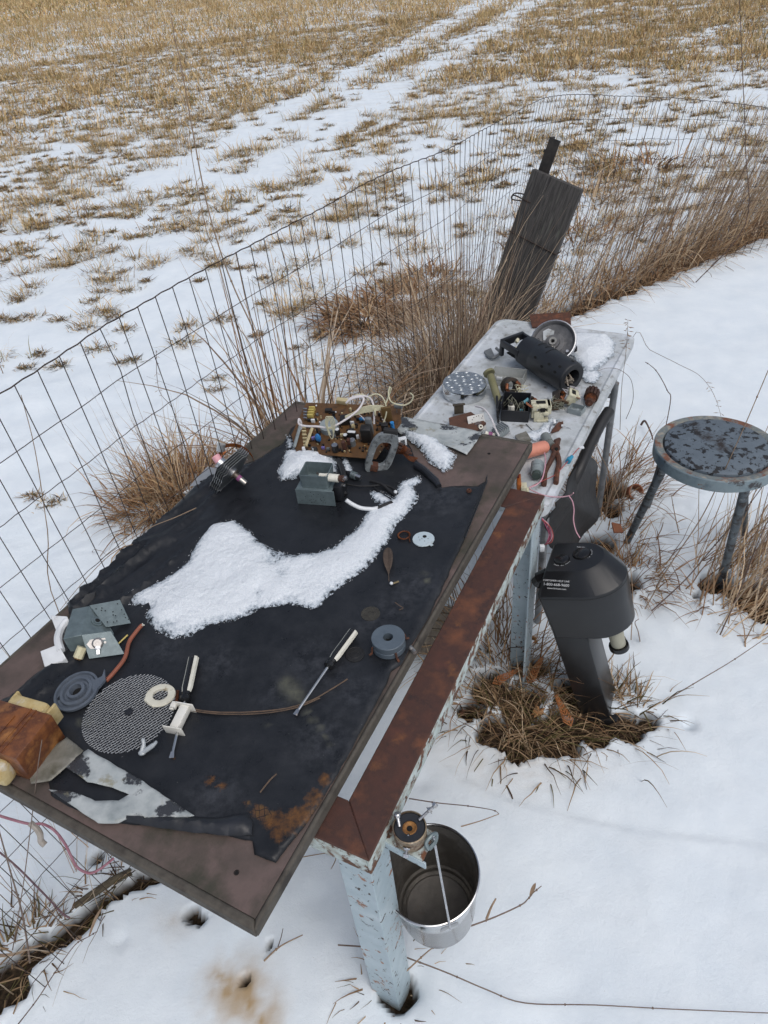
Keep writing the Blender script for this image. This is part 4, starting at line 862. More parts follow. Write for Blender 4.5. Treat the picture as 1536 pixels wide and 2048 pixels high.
# local x = tube axis, z up; stack of fins perpendicular to x
fm = thing('finned_magnetron', 'magnetron tube with a stack of thin bent cooling fins at the far left edge', 'magnetron', M=FM2)
hw, hh_ = .058, .072
for k in range(5):
    x = -.022+k*.0065; mb = MB()
    mb.box((x, 0, 0), (.0007, hw*2, hh_*1.5)); f_ = mb.build('cooling_fin', FNM, fm, smooth=0)
    mb = MB()
    z0 = hh_*.75; pl = [(x, -hw, z0*.4), (x, -hw, z0*.7), (x+.003, -hw*.8, z0*.75), (x+.003, -hw*.7, z0), (x, -hw*.5, z0), (x, hw*.5, z0), (x+.004, hw*.6, z0*1.0), (x+.004, hw*.8, z0*1.15), (x, hw*.85, z0*.95), (x, hw, z0*.9)]
    mb.tube(pl, .0008, 4); mb.tube([(a, b, -c) for a, b, c in pl], .0008, 4)
    for sgn in (-1, 1):
        mb.tube([(x, sgn*hw, z0*.35), (x+.004, sgn*(hw+.004), z0*.25), (x, sgn*(hw+.001), z0*.1), (x+.004, sgn*(hw+.004), -z0*.1), (x, sgn*hw, -z0*.3)], .0008, 4)
    mb.build('fin_edge', EDG, f_, smooth=0)
mb = MB(); mb.cyl((-.045, 0, 0), (.010, 0, 0), .019, n=24); mb.build('tube_body', STEEL, fm)
mb = MB(); mb.cyl((.005, 0, 0), (.013, 0, 0), .018, .015, 24); mb.cyl((.013, 0, 0), (.024, 0, 0), .010, .009, 18); mb.build('tube_collar', mat('brown_collar', [(.09, .07, .06), (.16, .13, .11)], 40, .4, .6), fm)
PINKC = mat('purple_ceramic', [(.30, .09, .22), (.22, .06, .17)], 60, .5)
mb = MB(); mb.cyl((.024, 0, 0), (.034, 0, 0), .0095, n=18); mb.build('purple_ceramic_ring', PINKC, fm)
mb = MB(); mb.cyl((.034, 0, 0), (.054, 0, 0), .0085, n=18); mb.cyl((.0545, 0, 0), (.055, 0, 0), .006, n=12); mb.build('antenna_cap', mat('nickel', [(.5, .47, .43), (.4, .38, .35)], 60, .3, .9), fm)
mb = MB(); mb.cyl((-.066, .004, .006), (-.046, 0, .002), .0125, n=18); mb.build('pink_insulator', mat('pink_ceramic', [(.72, .36, .40), (.62, .30, .34)], 60, .5), fm)
fp = fr((408, 958), (440, 962), ZK+.002)
pp = [fp.inverted() @ W(u, v, ZK+.002) for u, v in ((380, 972), (415, 934), (446, 940), (440, 962), (412, 975))]
flg = thing('flange_plate', 'flat grey metal plate with one round hole under the finned magnetron', 'plate', M=fp)
mb = MB(); mb.prism([(q.x, q.y) for q in pp], 0, .0018); mb.build('plate_body', GALM, flg); q = fp.inverted() @ W(403, 964, ZK+.002); dimples('round_hole', [(q.x, q.y, .0021)], .0048, flg, n=16)
# copper strap hoop and silver cap
CUS = mat('copper_strap', [(.36, .12, .035), (.22, .07, .022)], 25, .38, .7, bump=.15, wear=((.09, .04, .02), 30, .56, .66))
sv = W(470, 930, ZK)
mb = MB()
cp = spline([VP(446, 896, sv+Vector((0, .03, 0))), VP(470, 894, sv+Vector((0, .04, 0))), VP(492, 902, sv+Vector((0, .03, 0))), VP(506, 918, sv+Vector((0, .02, 0))), VP(508, 932, sv), VP(498, 938, sv-Vector((0, .005, 0)))], 8)
for i in range(len(cp)-1):
    a, b = cp[i], cp[i+1]; z = Vector((0, 0, .013))
    yy = Vector((0, .0015, 0)); mb.add([a, b, b+z, a+z, a+yy, b+yy, b+z+yy, a+z+yy], [(0, 1, 2, 3), (7, 6, 5, 4), (3, 2, 6, 7), (0, 4, 5, 1)])
cs = thing('copper_strap', 'curved copper strap and winding with a silver end cap behind the finned magnetron', 'copper coil', M=Matrix.Translation(sv))
mb.build('strap', CUS, cs, world=True)
mb = MB(); hp = []
for i in range(90): t = i/90*2*math.pi*7; c_ = VP(432+i*.16, 926-i*.27, sv+Vector((0, .02, 0))); hp.append(c_+Vector((math.cos(t)*.010, math.sin(t)*.010, 0)))
mb.tube(hp, .0018, 5); mb.build('coil_winding', CUS, cs, world=True)
a = VP(446, 900, sv+Vector((0, .02, 0))); b = VP(438, 889, sv+Vector((0, .02, 0))); mb = MB(); mb.cyl(VP(441, 902, sv+Vector((0, .02, 0))), VP(443, 888, sv+Vector((0, .025, 0))), .0125, n=20); mb.build('silver_cap', EDG, cs, world=True)
# ---- magnetron at near left: bent plate housing, white clips
M3 = fr((152, 1250), (240, 1222), ZK); 
nm = thing('magnetron', 'grey magnetron with splayed perforated plates and white clip at the board left edge', 'magnetron', M=M3)
I3 = M3.inverted()
def q3(u, v, z): return I3 @ W(u, v, ZK+z)
H3_ = .052
A0 = q3(145, 1218, H3_); A1 = q3(178, 1212, H3_); A2 = q3(163, 1270, H3_); A3 = q3(126, 1278, H3_)
def slab(mb, pts, t=.0018):
    n_ = (pts[1]-pts[0]).cross(pts[2]-pts[0]).normalized()*t; k = len(pts)
    mb.add([tuple(p) for p in pts]+[tuple(p-n_) for p in pts], [tuple(range(k)), tuple(range(2*k-1, k-1, -1))]+[(i, k+i, k+(i+1) % k, (i+1) % k) for i in range(k)])
gnd = lambda p: Vector((p.x, p.y, .001))
mb = MB(); slab(mb, [A3, A2, A1, A0]); 
B2 = q3(170, 1330, .004); B3 = q3(135, 1322, .004)
slab(mb, [gnd(A3)+Vector((.004, -.01, 0)), gnd(A2)+Vector((.006, -.012, 0)), A2, A3]); slab(mb, [gnd(A0), gnd(A3), A3, A0]); mb.build('housing', ZINC, nm, bevel=.001)
# sloping centre web with the tube opening
Wb = [A1, A2, q3(222, 1262, .012), q3(215, 1232, .018)]
mb = MB(); slab(mb, [A2, q3(228, 1268, .010), q3(205, 1225, .030), A1]); mb.build('centre_web', ZINC, nm)
wc = (A2+A1+q3(228, 1268, .010)+q3(205, 1225, .030))/4; wn = (q3(228, 1268, .010)-A2).cross(A1-A2).normalized()
mb = MB(); Mx = axm(wc, wn, (0, 0, 1)); mb.cyl((0, 0, 0), (.003, 0, 0), .0135, n=24, M=Mx); mb.cyl((.003, 0, 0), (.005, 0, 0), .009, n=24, M=Mx); mb.build('tube_socket', ZINC, nm); mb = MB(); mb.cyl((.0051, 0, 0), (.0053, 0, 0), .0055, n=20, M=Mx); mb.build('tube_hole', HOLE, nm)
pr = [A1+Vector((.001, .001, .001)), q3(212, 1254, .030), q3(262, 1246, .012), q3(240, 1199, .045)]
mb = MB(); slab(mb, pr); o = mb.build('upper_plate', ZINC, nm, bevel=.0008)
def onplate(pts, n_, r, parent):
    e1 = pts[1]-pts[0]; e2 = pts[3]-pts[0]; nn = e1.cross(e2).normalized(); mb = MB()
    for _ in range(n_):
        a, b = random.uniform(.12, .9), random.uniform(.1, .9); c_ = pts[0]+e1*a+e2*b+nn*.0006; x = e1.normalized(); y = nn.cross(x)
        mb.add([tuple(c_+x*(r*math.cos(t))+y*(r*math.sin(t))) for t in np.linspace(0, 5.5, 8)], [tuple(range(8))])
    mb.build('rivet_holes', HOLE, parent, smooth=0)
onplate(pr, 15, .0016, nm)
lo_ = [A2+Vector((0, -.001, .002)), q3(178, 1318, .012), q3(249, 1308, .006), q3(222, 1262, .042)]
mb = MB(); slab(mb, lo_); mb.build('lower_plate', ZINC, nm, bevel=.0008); onplate(lo_, 9, .0014, nm)
e1 = lo_[1]-lo_[0]; e2 = lo_[3]-lo_[0]; pn = e1.cross(e2).normalized(); pc = q3(201, 1297, .030)
pc = lo_[0]+e1*.42+e2*.45+pn*.001; Mx = axm(pc, e2.normalized(), pn)
SILV = mat('thermostat_silver', [(.42, .40, .39), (.3, .29, .28)], 40, .35, .8)
mb = MB(); mb.prism([(-.024, 0), (-.016, -.011), (.012, -.012), (.022, -.002), (.016, .010), (-.016, .010)], .0005, .0025, M=Mx); ts = mb.build('thermostat_plate', SILV, nm)
mb = MB(); mb.lathe([(.0125, .0025), (.0125, .007), (.009, .0095), (.004, .0095), (.004, .006), (0, .006)], 24, M=Mx); mb.cyl((-.016, 0, .002), (-.016, 0, .005), .0028, n=8, M=Mx); mb.cyl((.016, 0, .002), (.016, 0, .005), .0028, n=8, M=Mx); mb.build('thermostat_button', SILV, ts)
mb = MB(); mb.box((0, -.018, .008), (.007, .014, .0015), Mx); mb.box((0, -.010, .005), (.012, .008, .012), Mx, bev=.001); mb.build('terminal_tab', STEEL, ts)
cc = q3(163, 1298, .030); cd_ = (q3(154, 1318, .016)-q3(165, 1292, .034)).normalized()
mb = MB(); Mx = axm(q3(165, 1294, .032), cd_, (0, 0, 1)); mb.cyl((0, 0, 0), (.026, 0, 0), .0112, n=8, M=Mx); ci = mb.build('ceramic_sleeve', mat('cream_ceramic', [(.62, .58, .40), (.52, .47, .3)], 60, .55), nm, smooth=20); mb = MB()
for k in range(9): mb.ball((.0265, .006*math.cos(k*.78)*(k > 0), .006*math.sin(k*.78)*(k > 0)), .0034, 6, M=Mx)
mb.build('ceramic_crumbs', mat('tan_crumbs', [(.30, .18, .08), (.2, .12, .06)], 90, .9), ci)
# white plastic clip: two wings joined by a bow
mb = MB()
wp = lambda u, v, z: q3(u, v, z)
def hullslab(mb, top, dz): 
    k = len(top); mb.add([tuple(p) for p in top]+[tuple(p-Vector((0, 0, dz))) for p in top], [tuple(range(k)), tuple(range(2*k-1, k-1, -1))]+[(i, k+i, k+(i+1) % k, (i+1) % k) for i in range(k)])
hullslab(mb, [wp(100, 1230, .048), wp(134, 1232, .050), wp(138, 1242, .044), wp(114, 1266, .03)], .020); mb.build('clip_wing', WHITEP, nm, bevel=.002)
mb = MB(); hullslab(mb, [wp(80, 1302, .030), wp(116, 1288, .040), wp(132, 1316, .028), wp(126, 1322, .020), wp(96, 1332, .016), wp(90, 1338, .012)], .022); mb.build('clip_wing', WHITEP, nm, bevel=.002)
mb = MB(); mb.tube(spline([wp(136, 1240, .040), wp(122, 1258, .034), wp(116, 1280, .034), wp(122, 1302, .028)], 5), .0095, 8); mb.build('clip_bow', WHITEP, nm)
mb = MB(); mb.tube([W(255, 1270, ZK+.003), W(236, 1288, ZK+.004)], .0022, 4); solo(mb, 'brass_strip', YELC, 'thin yellow strip poking out between magnetron and brown wire', 'strip')
# brown thick wire
BRW = mat('brown_insulation', [(.30, .095, .055), (.22, .075, .045)], 50, .6, bump=.3)
bw = thing('brown_wire', 'thick reddish brown wire with a frayed pale end beside the left magnetron', 'wire', M=Matrix.Translation(W(250, 1310, ZK)))
mb = MB(); mb.tube(spline([W(212, 1362, ZK+.006), W(232, 1340, ZK+.006), W(250, 1315, ZK+.006), (W(258, 1285, ZK+.006)), W(272, 1264, ZK+.007), W(284, 1250, ZK+.009)], 6), .0048, 10); mb.build('insulation', BRW, bw, world=True)
mb = MB(); 
for k in range(4): mb.tube([W(282, 1252, ZK+.009), W(285+k*1.3, 1247+k, ZK+.009+.002*k)], .0013, 5)
mb.build('frayed_end', CERAM, bw, world=True)
# ---- blue grey moulded disc with hooked ear
BGP = mat('blue_grey_plastic', [(.105, .125, .155), (.075, .09, .115)], 30, .42, bump=.2, wear=((.05, .06, .075), 30, .6, .7))
c_ = W(153, 1382, ZK+.012); r_ = (W(105, 1395, ZK+.006)-W(198, 1372, ZK+.006)).length/2
md = thing('moulded_disc', 'blue grey plastic disc with concentric ridges and a hooked ear beside the wire mesh', 'disc', M=Matrix.Translation(c_) @ rotm(rad(4), rad(-5), 0))
mb = MB(); mb.lathe([(r_, -.004), (r_, .002), (r_*.90, .003), (r_*.86, -.002), (r_*.76, -.003), (r_*.72, .003), (r_*.60, .004), (r_*.55, -.002), (r_*.44, -.003), (r_*.40, .005), (r_*.28, .006), (r_*.24, -.004), (r_*.23, -.006)], 56); mb.build('ridged_disc', BGP, md)
mb = MB(); I_ = MW[md].inverted(); ear = [I_ @ W(u, v, ZK+.006) for u, v in ((186, 1360), (196, 1366), (210, 1359), (215, 1346), (216, 1366), (205, 1378), (190, 1390))]; mb.prism([(q.x, q.y) for q in ear], -.004, .002); mb.build('hooked_ear', BGP, md)
mb = MB(); mb.cyl((0, 0, -.0075), (0, 0, -.006), r_*.235, n=24); mb.build('hub_hole', HOLE, md)
# ---- round wire mesh
MESHM = mat('mesh_wire', [(.34, .36, .38), (.24, .25, .27)], 60, .4, .6)
mc = W(258, 1424, ZK+.008); mr_ = (W(166, 1430, ZK+.008)-W(347, 1420, ZK+.008)).length/2; 
rm = thing('round_mesh', 'round disc of fine square woven wire mesh with a dark hub', 'mesh disc', M=Matrix.Translation(mc) @ rotm(0, 0, rad(34)))
mb = MB(); stp = mr_*2/33
for k in range(-16, 17):
    y = k*stp; h_ = math.sqrt(max(0, mr_*mr_-y*y))
    if h_ < .004: continue
    for hor in (0, 1):
        p_ = []; n_ = max(2, int(2*h_/(stp/1.0)))
        for i in range(n_+1): x = -h_+2*h_*i/n_; w__ = .0006*(1 if (int(round(x/stp))+k+hor) % 2 else -1)+.0015*math.sin(x*22+y*11); p_.append((x, y, w__) if not hor else (y, x, w__))
        mb.tube(p_, .00062, 4, cap=False)
mb.build('woven_wire', MESHM, rm, smooth=0)
mb = MB(); mb.cyl((.0, 0, -.003), (0, 0, .0022), .0095, .0085, 18); mb.build('dark_hub', BLACKP, rm)
# ---- cream ring clamp
c_ = W(321, 1391, ZK+.013); rg = thing('ring_clamp', 'cream plastic ring with a small forked tab lying on the wire mesh', 'plastic ring', M=Matrix.Translation(c_) @ rotm(rad(-6), rad(5), 0))
IV = mat('ivory_plastic', [(.66, .64, .54), (.58, .55, .45)], 30, .45, wear=((.3, .24, .14), 40, .62, .72))
rr1 = (W(292, 1391, ZK+.013)-W(350, 1391, ZK+.013)).length/2
mb = MB(); mb.lathe([(rr1*.50, -.003), (rr1*.95, -.003), (rr1*.99, 0), (rr1*.95, .003), (rr1*.68, .004), (rr1*.50, .003)], 40, closed=True); mb.build('ring', IV, rg)
mb = MB(); I_ = MW[rg].inverted(); q = [I_ @ W(u, v, ZK+.013) for u, v in ((292, 1396), (289, 1404), (296, 1409), (303, 1414), (307, 1418), (312, 1410), (318, 1413), (314, 1404))]; mb.prism([(p_.x, p_.y) for p_ in q], -.003, .002); mb.build('forked_tab', IV, rg)
# small copper spring
sp_ = []; a = W(352, 1410, ZK+.008); b = W(356, 1380, ZK+.008)
for i in range(80): t = i/80; th_ = t*2*math.pi*10; sp_.append(a.lerp(b, t)+Vector((math.cos(th_)*.0032, 0, math.sin(th_)*.0032)))
mb = MB(); mb.tube(sp_, .0008, 5); solo(mb, 'coil_spring', COPPER, 'tiny coppery coil spring between the ring clamp and the screwdriver', 'spring')
# ---- screwdrivers
HB = mat('handle_black', [(.007, .007, .008), (.012, .012, .013)], 50, .22, wear=((.05, .05, .05), 45, .6, .75, .5)); HW = mat('handle_ivory', [(.68, .67, .60), (.60, .58, .50)], 50, .3, wear=((.25, .2, .14), 30, .64, .75)); CHR = mat('chrome_blade', [(.62, .62, .62), (.48, .48, .48)], 60, .16, 1, wear=([(.16, .06, .025), (.35, .2, .09)], 25, .58, .68))
def driver(label, butt, neck, tip, rh, extra=0, tw=0, hz=.016):
    B_ = W(butt[0], butt[1], ZK+hz); N0 = W(neck[0], neck[1], ZK+hz*.85); Tp = W(tip[0], tip[1], ZK+.003)
    Mx = axm(B_, N0-B_, (0, 0, 1)); t = thing('screwdriver', label, 'screwdriver', M=Mx); Lh = (N0-B_).length
    I_ = Mx.inverted(); Tl = I_ @ Tp
    R = lambda x, rr_, n=6: [(x, rr_*math.cos(2*math.pi*(i+.5)/n+tw), rr_*math.sin(2*math.pi*(i+.5)/n+tw)) for i in range(n)]
    xs = [(0, .82), (.002, 1.0), (Lh*.40, .97), (Lh*.70, .97), (Lh*.80, .80), (Lh*.86, .72)]
    mb = MB(); n = 12
    def RR(x, k):
        o = []
        for i in range(12):
            a = 2*math.pi*i/12+tw+math.pi/12; rr_ = rh*k*(1.0 if True else .9); o.append((x, rr_*math.cos(a), rr_*math.sin(a)))
        return o
    v = []; [v.extend(RR(x, k)) for x, k in xs]
    f = []
    for j in range(len(xs)-1):
        for i in range(12): f.append((j*12+i, j*12+(i+1) % 12, (j+1)*12+(i+1) % 12, (j+1)*12+i))
    f.append(tuple(range(11, -1, -1))); mb.add(v, f)
    mb.mi = [0]*len(mb.f)
    for q_, ff in enumerate(mb.f):
        if len(ff) == 4 and (q_ % 12) in (0, 1, 4, 5, 8, 9) and q_ < 48: mb.mi[q_] = 1
    mb.build('handle', [HB, HW], t, smooth=20)
    mb = MB(); mb.cyl((Lh*.86, 0, 0), (Lh*.90, 0, 0), rh*.72, rh*.95, 12); mb.cyl((Lh*.90, 0, 0), (Lh*.97, 0, 0), rh*.95, n=12); mb.cyl((Lh*.97, 0, 0), (Lh, 0, 0), rh*.9, rh*.5, 12); mb.build('collar', HB, t)
    mb = MB(); Tl2 = Tl; d_ = (Tl2-Vector((Lh, 0, 0))); e_ = Vector((Lh, 0, 0))+d_*.90
    mb.tube([(Lh-.004, 0, 0), tuple(e_)], .0033, 14)
    x_, y_, z_ = frame_to(d_); mb.add([tuple(e_+x_*a+y_*b) for a, b in ((.0034, .0026), (-.0034, .0026), (-.0034, -.0026), (.0034, -.0026))]+[tuple(Tl2+x_*a+y_*b) for a, b in ((.0052, .0007), (-.0052, .0007), (-.0052, -.0007), (.0052, -.0007))], [(0, 1, 5, 4), (1, 2, 6, 5), (2, 3, 7, 6), (3, 0, 4, 7), (4, 5, 6, 7), (3, 2, 1, 0)])
    mb.build('blade', CHR, t); return t, Mx, Lh, Tl
d1, Mx1, Lh1, Tl1 = driver('black and ivory screwdriver with a white spool threaded on its blade, by the wire mesh', (388, 1316), (369, 1404), (343, 1516), .0125, tw=-.12)
d2, Mx2, Lh2, Tl2 = driver('black and ivory screwdriver lying alone on the right of the sheet, blade tip rusty', (708, 1263), (655, 1335), (590, 1430), .0120, tw=-.2)
# spool
a = W(372, 1414, ZK+.012); b = W(348, 1462, ZK+.008); Mx = axm(a, b-a, (0, 0, 1)); sl = (b-a).length
spo = thing('plastic_spool', 'white square plastic spool with two flanges on the screwdriver blade', 'spool', M=Mx)
WSP = mat('spool_white', [(.74, .73, .68), (.66, .64, .58)], 30, .45, wear=((.35, .28, .18), 30, .64, .75))
mb = MB(); mb.box((sl/2, 0, 0), (sl, .020, .018), bev=.002); mb.build('barrel', WSP, spo)
for x, w_ in ((0, .040), (sl, .044)): mb = MB(); mb.box((x, 0, .0), (.0026, w_, .030), rotm(0, 0, 0), bev=.0011); mb.build('flange', WSP, spo)
mb = MB(); mb.box((.004, -.024, .006), (.014, .012, .010), bev=.001); mb.box((.010, -.028, .002), (.006, .010, .006), bev=.001); mb.build('terminal_lug', WSP, spo)
# clear plastic bit
CLR = mat('clear_plastic', [(.50, .54, .57), (.40, .44, .46)], 40, .12, alpha=.75, spec=.8)
cp_ = thing('clear_wing_clip', 'small clear winged plastic clip just below the wire mesh', 'clip', M=fr((284, 1505), (312, 1500), ZK))
mb = MB(); mb.tube(spline([(0, -.004, .003), (.006, .010, .012), (.004, .020, .018)], 4), [.005]*4+[.004]*4+[.003], 8); mb.tube(spline([(0, -.004, .003), (.014, .0, .008), (.028, .004, .014), (.030, .012, .010)], 4), [.005]*8+[.0035]*4+[.003], 8); mb.ball((.002, -.003, .004), .007, 10, sq=(1.2, 1, .7)); mb.build('clip_body', CLR, cp_)
# ---- rusty transformer in yellow paper
TRR = mat('transformer_rust', [(.23, .08, .022), (.10, .032, .012), (.33, .14, .04)], 22, .45, bump=.25, bscale=120, wear=((.36, .15, .055), 5, .56, .72), wear2=((.055, .018, .012), 35, .58, .70), coat=.15)
YEP = mat('yellow_paper', [(.42, .30, .11), (.52, .42, .22), (.34, .24, .09)], 22, .7, bump=.5, bscale=80, wear=((.58, .56, .50), 14, .56, .66))
tr0 = W(62, 1558, ZK); tr1 = W(142, 1462, ZK)
# axis of laminations runs from lower-left to upper right in view; block about 13 x 9 x 8 cm
TRM = axm(W(64, 1562, ZK), W(132, 1474, ZK)-W(64, 1562, ZK), (0, 0, 1))
tr = thing('rusty_transformer', 'heavy orange brown rusty transformer with yellow paper ends at the left edge of the board', 'transformer', M=TRM)
dx_, dy_, dz_ = (W(132, 1474, ZK)-W(64, 1562, ZK)).length, .150, .078
mb = MB(); mb.box((dx_/2, dy_/2, dz_/2), (dx_, dy_, dz_), bev=.003); mb.build('core_stack', TRR, tr)
mb = MB(); mb.box((dx_*.46, dy_*.66, dz_+.0012), (dx_*.62, dy_*.36, .0024), bev=.001); mb.build('pressed_plate', TRR, tr)
mb = MB()
for k in (-1, 1): mb.box((dx_/2, dy_*.30+k*.006, dz_+.0006), (dx_*.98, .003, .0025))
mb.build('weld_ridge', TRR, tr)
mb = MB(); mb.box((dx_+.012, dy_*.52, dz_*.52), (.030, dy_*.62, dz_*.80), bev=.009); mb.build('paper_end', YEP, tr)
mb = MB(); mb.box((dx_+.020, dy_*.18, dz_*.50), (.026, .006, dz_*.6), bev=.002); mb.build('paper_flap', YEP, tr); mb = MB(); mb.box((dx_+.022, dy_*.80, dz_*.6), (.022, .006, dz_*.6), bev=.002); mb.build('paper_flap', YEP, tr)
mb = MB(); mb.box((-.014, dy_*.52, dz_*.42), (.034, dy_*.66, dz_*.66), bev=.010); mb.build('paper_end', YEP, tr)
# ---- ferrite ring magnets with rusty clips
FER = mat('ferrite', [(.115, .145, .175), (.09, .115, .14)], 30, .38, .2, bump=.1, wear=((.05, .06, .07), 60, .66, .75))
c_ = W(777, 1292, ZK); fr_ = (W(743, 1272, ZK+.03)-W(810, 1272, ZK+.03)).length/2; c2 = W(776, 1274, ZK+.034)
fg = thing('ring_magnets', 'stack of two blue grey ferrite ring magnets on the right of the sheet', 'magnet', M=Matrix.Translation((c2.x, c2.y, ZK)))
for z0, z1 in ((.002, .0165), (.0175, .034)):
    mb = MB(); mb.lathe([(fr_*.30, z0), (fr_-.001, z0), (fr_, z0+.001), (fr_, z1-.001), (fr_-.001, z1), (fr_*.30, z1)], 48, closed=True); mb.build('ferrite_ring', FER, fg)
mb = MB(); mb.cyl((0, 0, 0), (0, 0, .016), fr_*.305, n=24); mb.build('dark_core', HOLE, fg)
for a in (rad(-70), rad(200), rad(20), rad(80)):
    mb = MB(); M_ = rotm(0, 0, a); mb.tube([(fr_+.002, 0, .020), (fr_+.0035, 0, .010), (fr_+.005, .001, .004), (fr_+.012, .002, .0015)], .0026, 6, M=M_); mb.build('rusty_clip', RUST, fg)
mb = MB(); M_ = rotm(0, 0, rad(-10)); mb.cyl((fr_+.010, 0, .002), (fr_+.022, -.016, .003), .005, n=8, M=M_); mb.ball((fr_+.012, -.006, .006), .005, 8, M=M_); mb.build('lug_nut', SILV, fg)
# ---- flat washers printed/lying on the sheet
DKW = mat('dull_washer', [(.026, .024, .020), (.045, .042, .034)], 60, .75, bump=.6, bscale=300)
for (u, v, l, r0) in ((741, 1228, 'dull grey brown flat rubber washer just above the ring magnets', .0225), (710, 1309, 'dark flat rubber washer half under the lone screwdriver handle', .0215)):
    c_ = W(u, v, ZK-.002); mb = MB(); M_ = Matrix.Translation(c_)
    mb.lathe([(r0*.36, 0), (r0*.36, .0012), (r0*.50, .0016), (r0*.54, .0008), (r0*.90, .0010), (r0*.93, .0018), (r0, .0016), (r0*1.01, 0)], 40, M=M_)
    mb.add([tuple(c_+Vector((r0*.36*math.cos(t), r0*.36*math.sin(t), .0006))) for t in np.linspace(0, 6.0, 20)], [tuple(range(20))])
    solo(mb, 'rubber_washer', DKW if u == 741 else RUBBER, l, 'washer')
# ---- copper ring, perforated disc, leaf, ceramic bead
c_ = W(808, 1072, ZK); mb = MB(); r0 = .0155
pts = [c_+Vector((r0*math.cos(t), r0*math.sin(t), .003+.001*math.sin(t*5))) for t in np.linspace(0, 2*math.pi, 40)]
mb.tube(pts, .0019, 6); rg = []
for t in np.linspace(0, 2*math.pi*24, 360): a = t/24; rg.append(c_+Vector(((r0+.0022*math.cos(t))*math.cos(a), (r0+.0022*math.cos(t))*math.sin(a), .003+.0022*math.sin(t))))
mb.tube(rg, .0007, 4); mb.tube([c_+Vector((.012, -.010, .003)), W(820, 1084, ZK+.004)], .0016, 6); solo(mb, 'copper_ring', COPPER, 'small ring of twisted copper wire touching the pale perforated disc', 'wire ring')
c_ = W(847, 1079, ZK); pd = thing('perforated_disc', 'pale blue grey round metal disc with one large and several small holes', 'disc', M=Matrix.Translation(c_))
PALED = mat('pale_enamel', [(.42, .50, .54), (.48, .56, .60)], 20, .4, wear=((.2, .16, .12), 30, .62, .72))
r0 = (W(825, 1079, ZK)-W(869, 1079, ZK)).length/2
mb = MB(); mb.lathe([(r0, 0), (r0, .0022), (r0-.001, .003), (0, .003)], 40); mb.build('disc_plate', PALED, pd)
mb = MB(); mb.lathe([(r0+.0003, .0), (r0*.99, .0003)], 8, a0=-2.2, a1=-1.8); mb.box((-.0, -r0-.002, .0012), (.008, .008, .002), rotm(0, 0, .6)); mb.build('disc_tab', PALED, pd)
dimples('large_hole', [(.004, .008, .0033)], .0055, pd, n=18)
dimples('small_hole', [(-.010, -.004, .0033), (.002, -.010, .0033), (.012, -.002, .0033), (-.004, .0, .0033), (-.012, .008, .0033)], .0013, pd)
LEAF = mat('dead_leaf', [(.055, .038, .028), (.085, .06, .045)], 30, .75, bump=.4, stretch=(1, 6, 1))
Ml = fr((778, 1164), (776, 1096), ZK); mb = MB(); Ll = (W(778, 1164, ZK)-W(776, 1096, ZK)).length; v = []; n_ = 12
for i in range(n_+1):
    t = i/n_; w_ = .0125*math.sin(math.pi*min(1, max(0, (t-.22)/.78)))**.6 if t > .22 else .0008; zc = .008*math.sin(t*3)
    for s_ in (-1, -.5, 0, .5, 1): v.append((t*Ll, s_*w_, .002+zc+abs(s_)*w_*.5))
f = [(i*5+j, (i+1)*5+j, (i+1)*5+j+1, i*5+j+1) for i in range(n_) for j in range(4)]; mb.add(v, f, Ml); solo(mb, 'dead_leaf', LEAF, 'curled dark brown dead leaf below the long snow patch', 'leaf', solid=.0005)
ct = thing('ceramic_terminal', 'tiny white bead with a flat brass tag on the sheet', 'terminal', M=fr((783, 1169), (803, 1162), ZK))
mb = MB(); mb.ball((0, 0, .004), .0045, 12); mb.build('bead', WHITEP, ct); mb = MB(); mb.box((.012, 0, .002), (.016, .0055, .0012), bev=.0004); mb.build('brass_tag', mat('dull_brass', [(.32, .25, .13), (.25, .19, .1)], 60, .5, .5), ct)
# ---- nut near the raised corner, rolled nails
mb = MB(); c_ = W(938, 982, ZK+.001); mb.lathe([(.0032, 0), (.0062, 0), (.0062, .005), (.0032, .005)], 6, M=Matrix.Translation(c_), closed=True); mb.lathe([(.0032, .001), (.008, .001), (.008, 0)], 16, M=Matrix.Translation(c_)); solo(mb, 'hex_nut', RUST, 'small rusty nut on the sheet near its far right corner', 'nut')
FL2 = mat('grass_stem_brown', [(.13, .085, .055), (.08, .055, .04)], 60, .8)
for (pts, r_, l) in (([(385, 1418, .003), (430, 1424, .003), (500, 1424, .003), (570, 1417, .003), (620, 1402, .004), (660, 1380, .004), (695, 1358, .004)], .0016, 'long brown grass stem curving across the sheet under the screwdriver tip'), ([(386, 1422, .002), (440, 1428, .002), (520, 1427, .002), (590, 1416, .003), (640, 1396, .003)], .0013, 'shorter brown grass stem beside the long one on the sheet'), ([(520, 1585, .003), (540, 1560, .006), (553, 1548, .004)], .0016, 'small curled dark sliver on the worn part of the sheet'), ([(790, 1205, .003), (800, 1212, .004), (806, 1216, .003), (798, 1220, .003)], .001, 'wisp of brown straw above the ring magnets')):
    mb = MB(); mb.tube(spline([W(u, v, ZK+z) for u, v, z in pts], 7), r_, 6); solo(mb, 'dry_straw', FL2, l, 'stem')
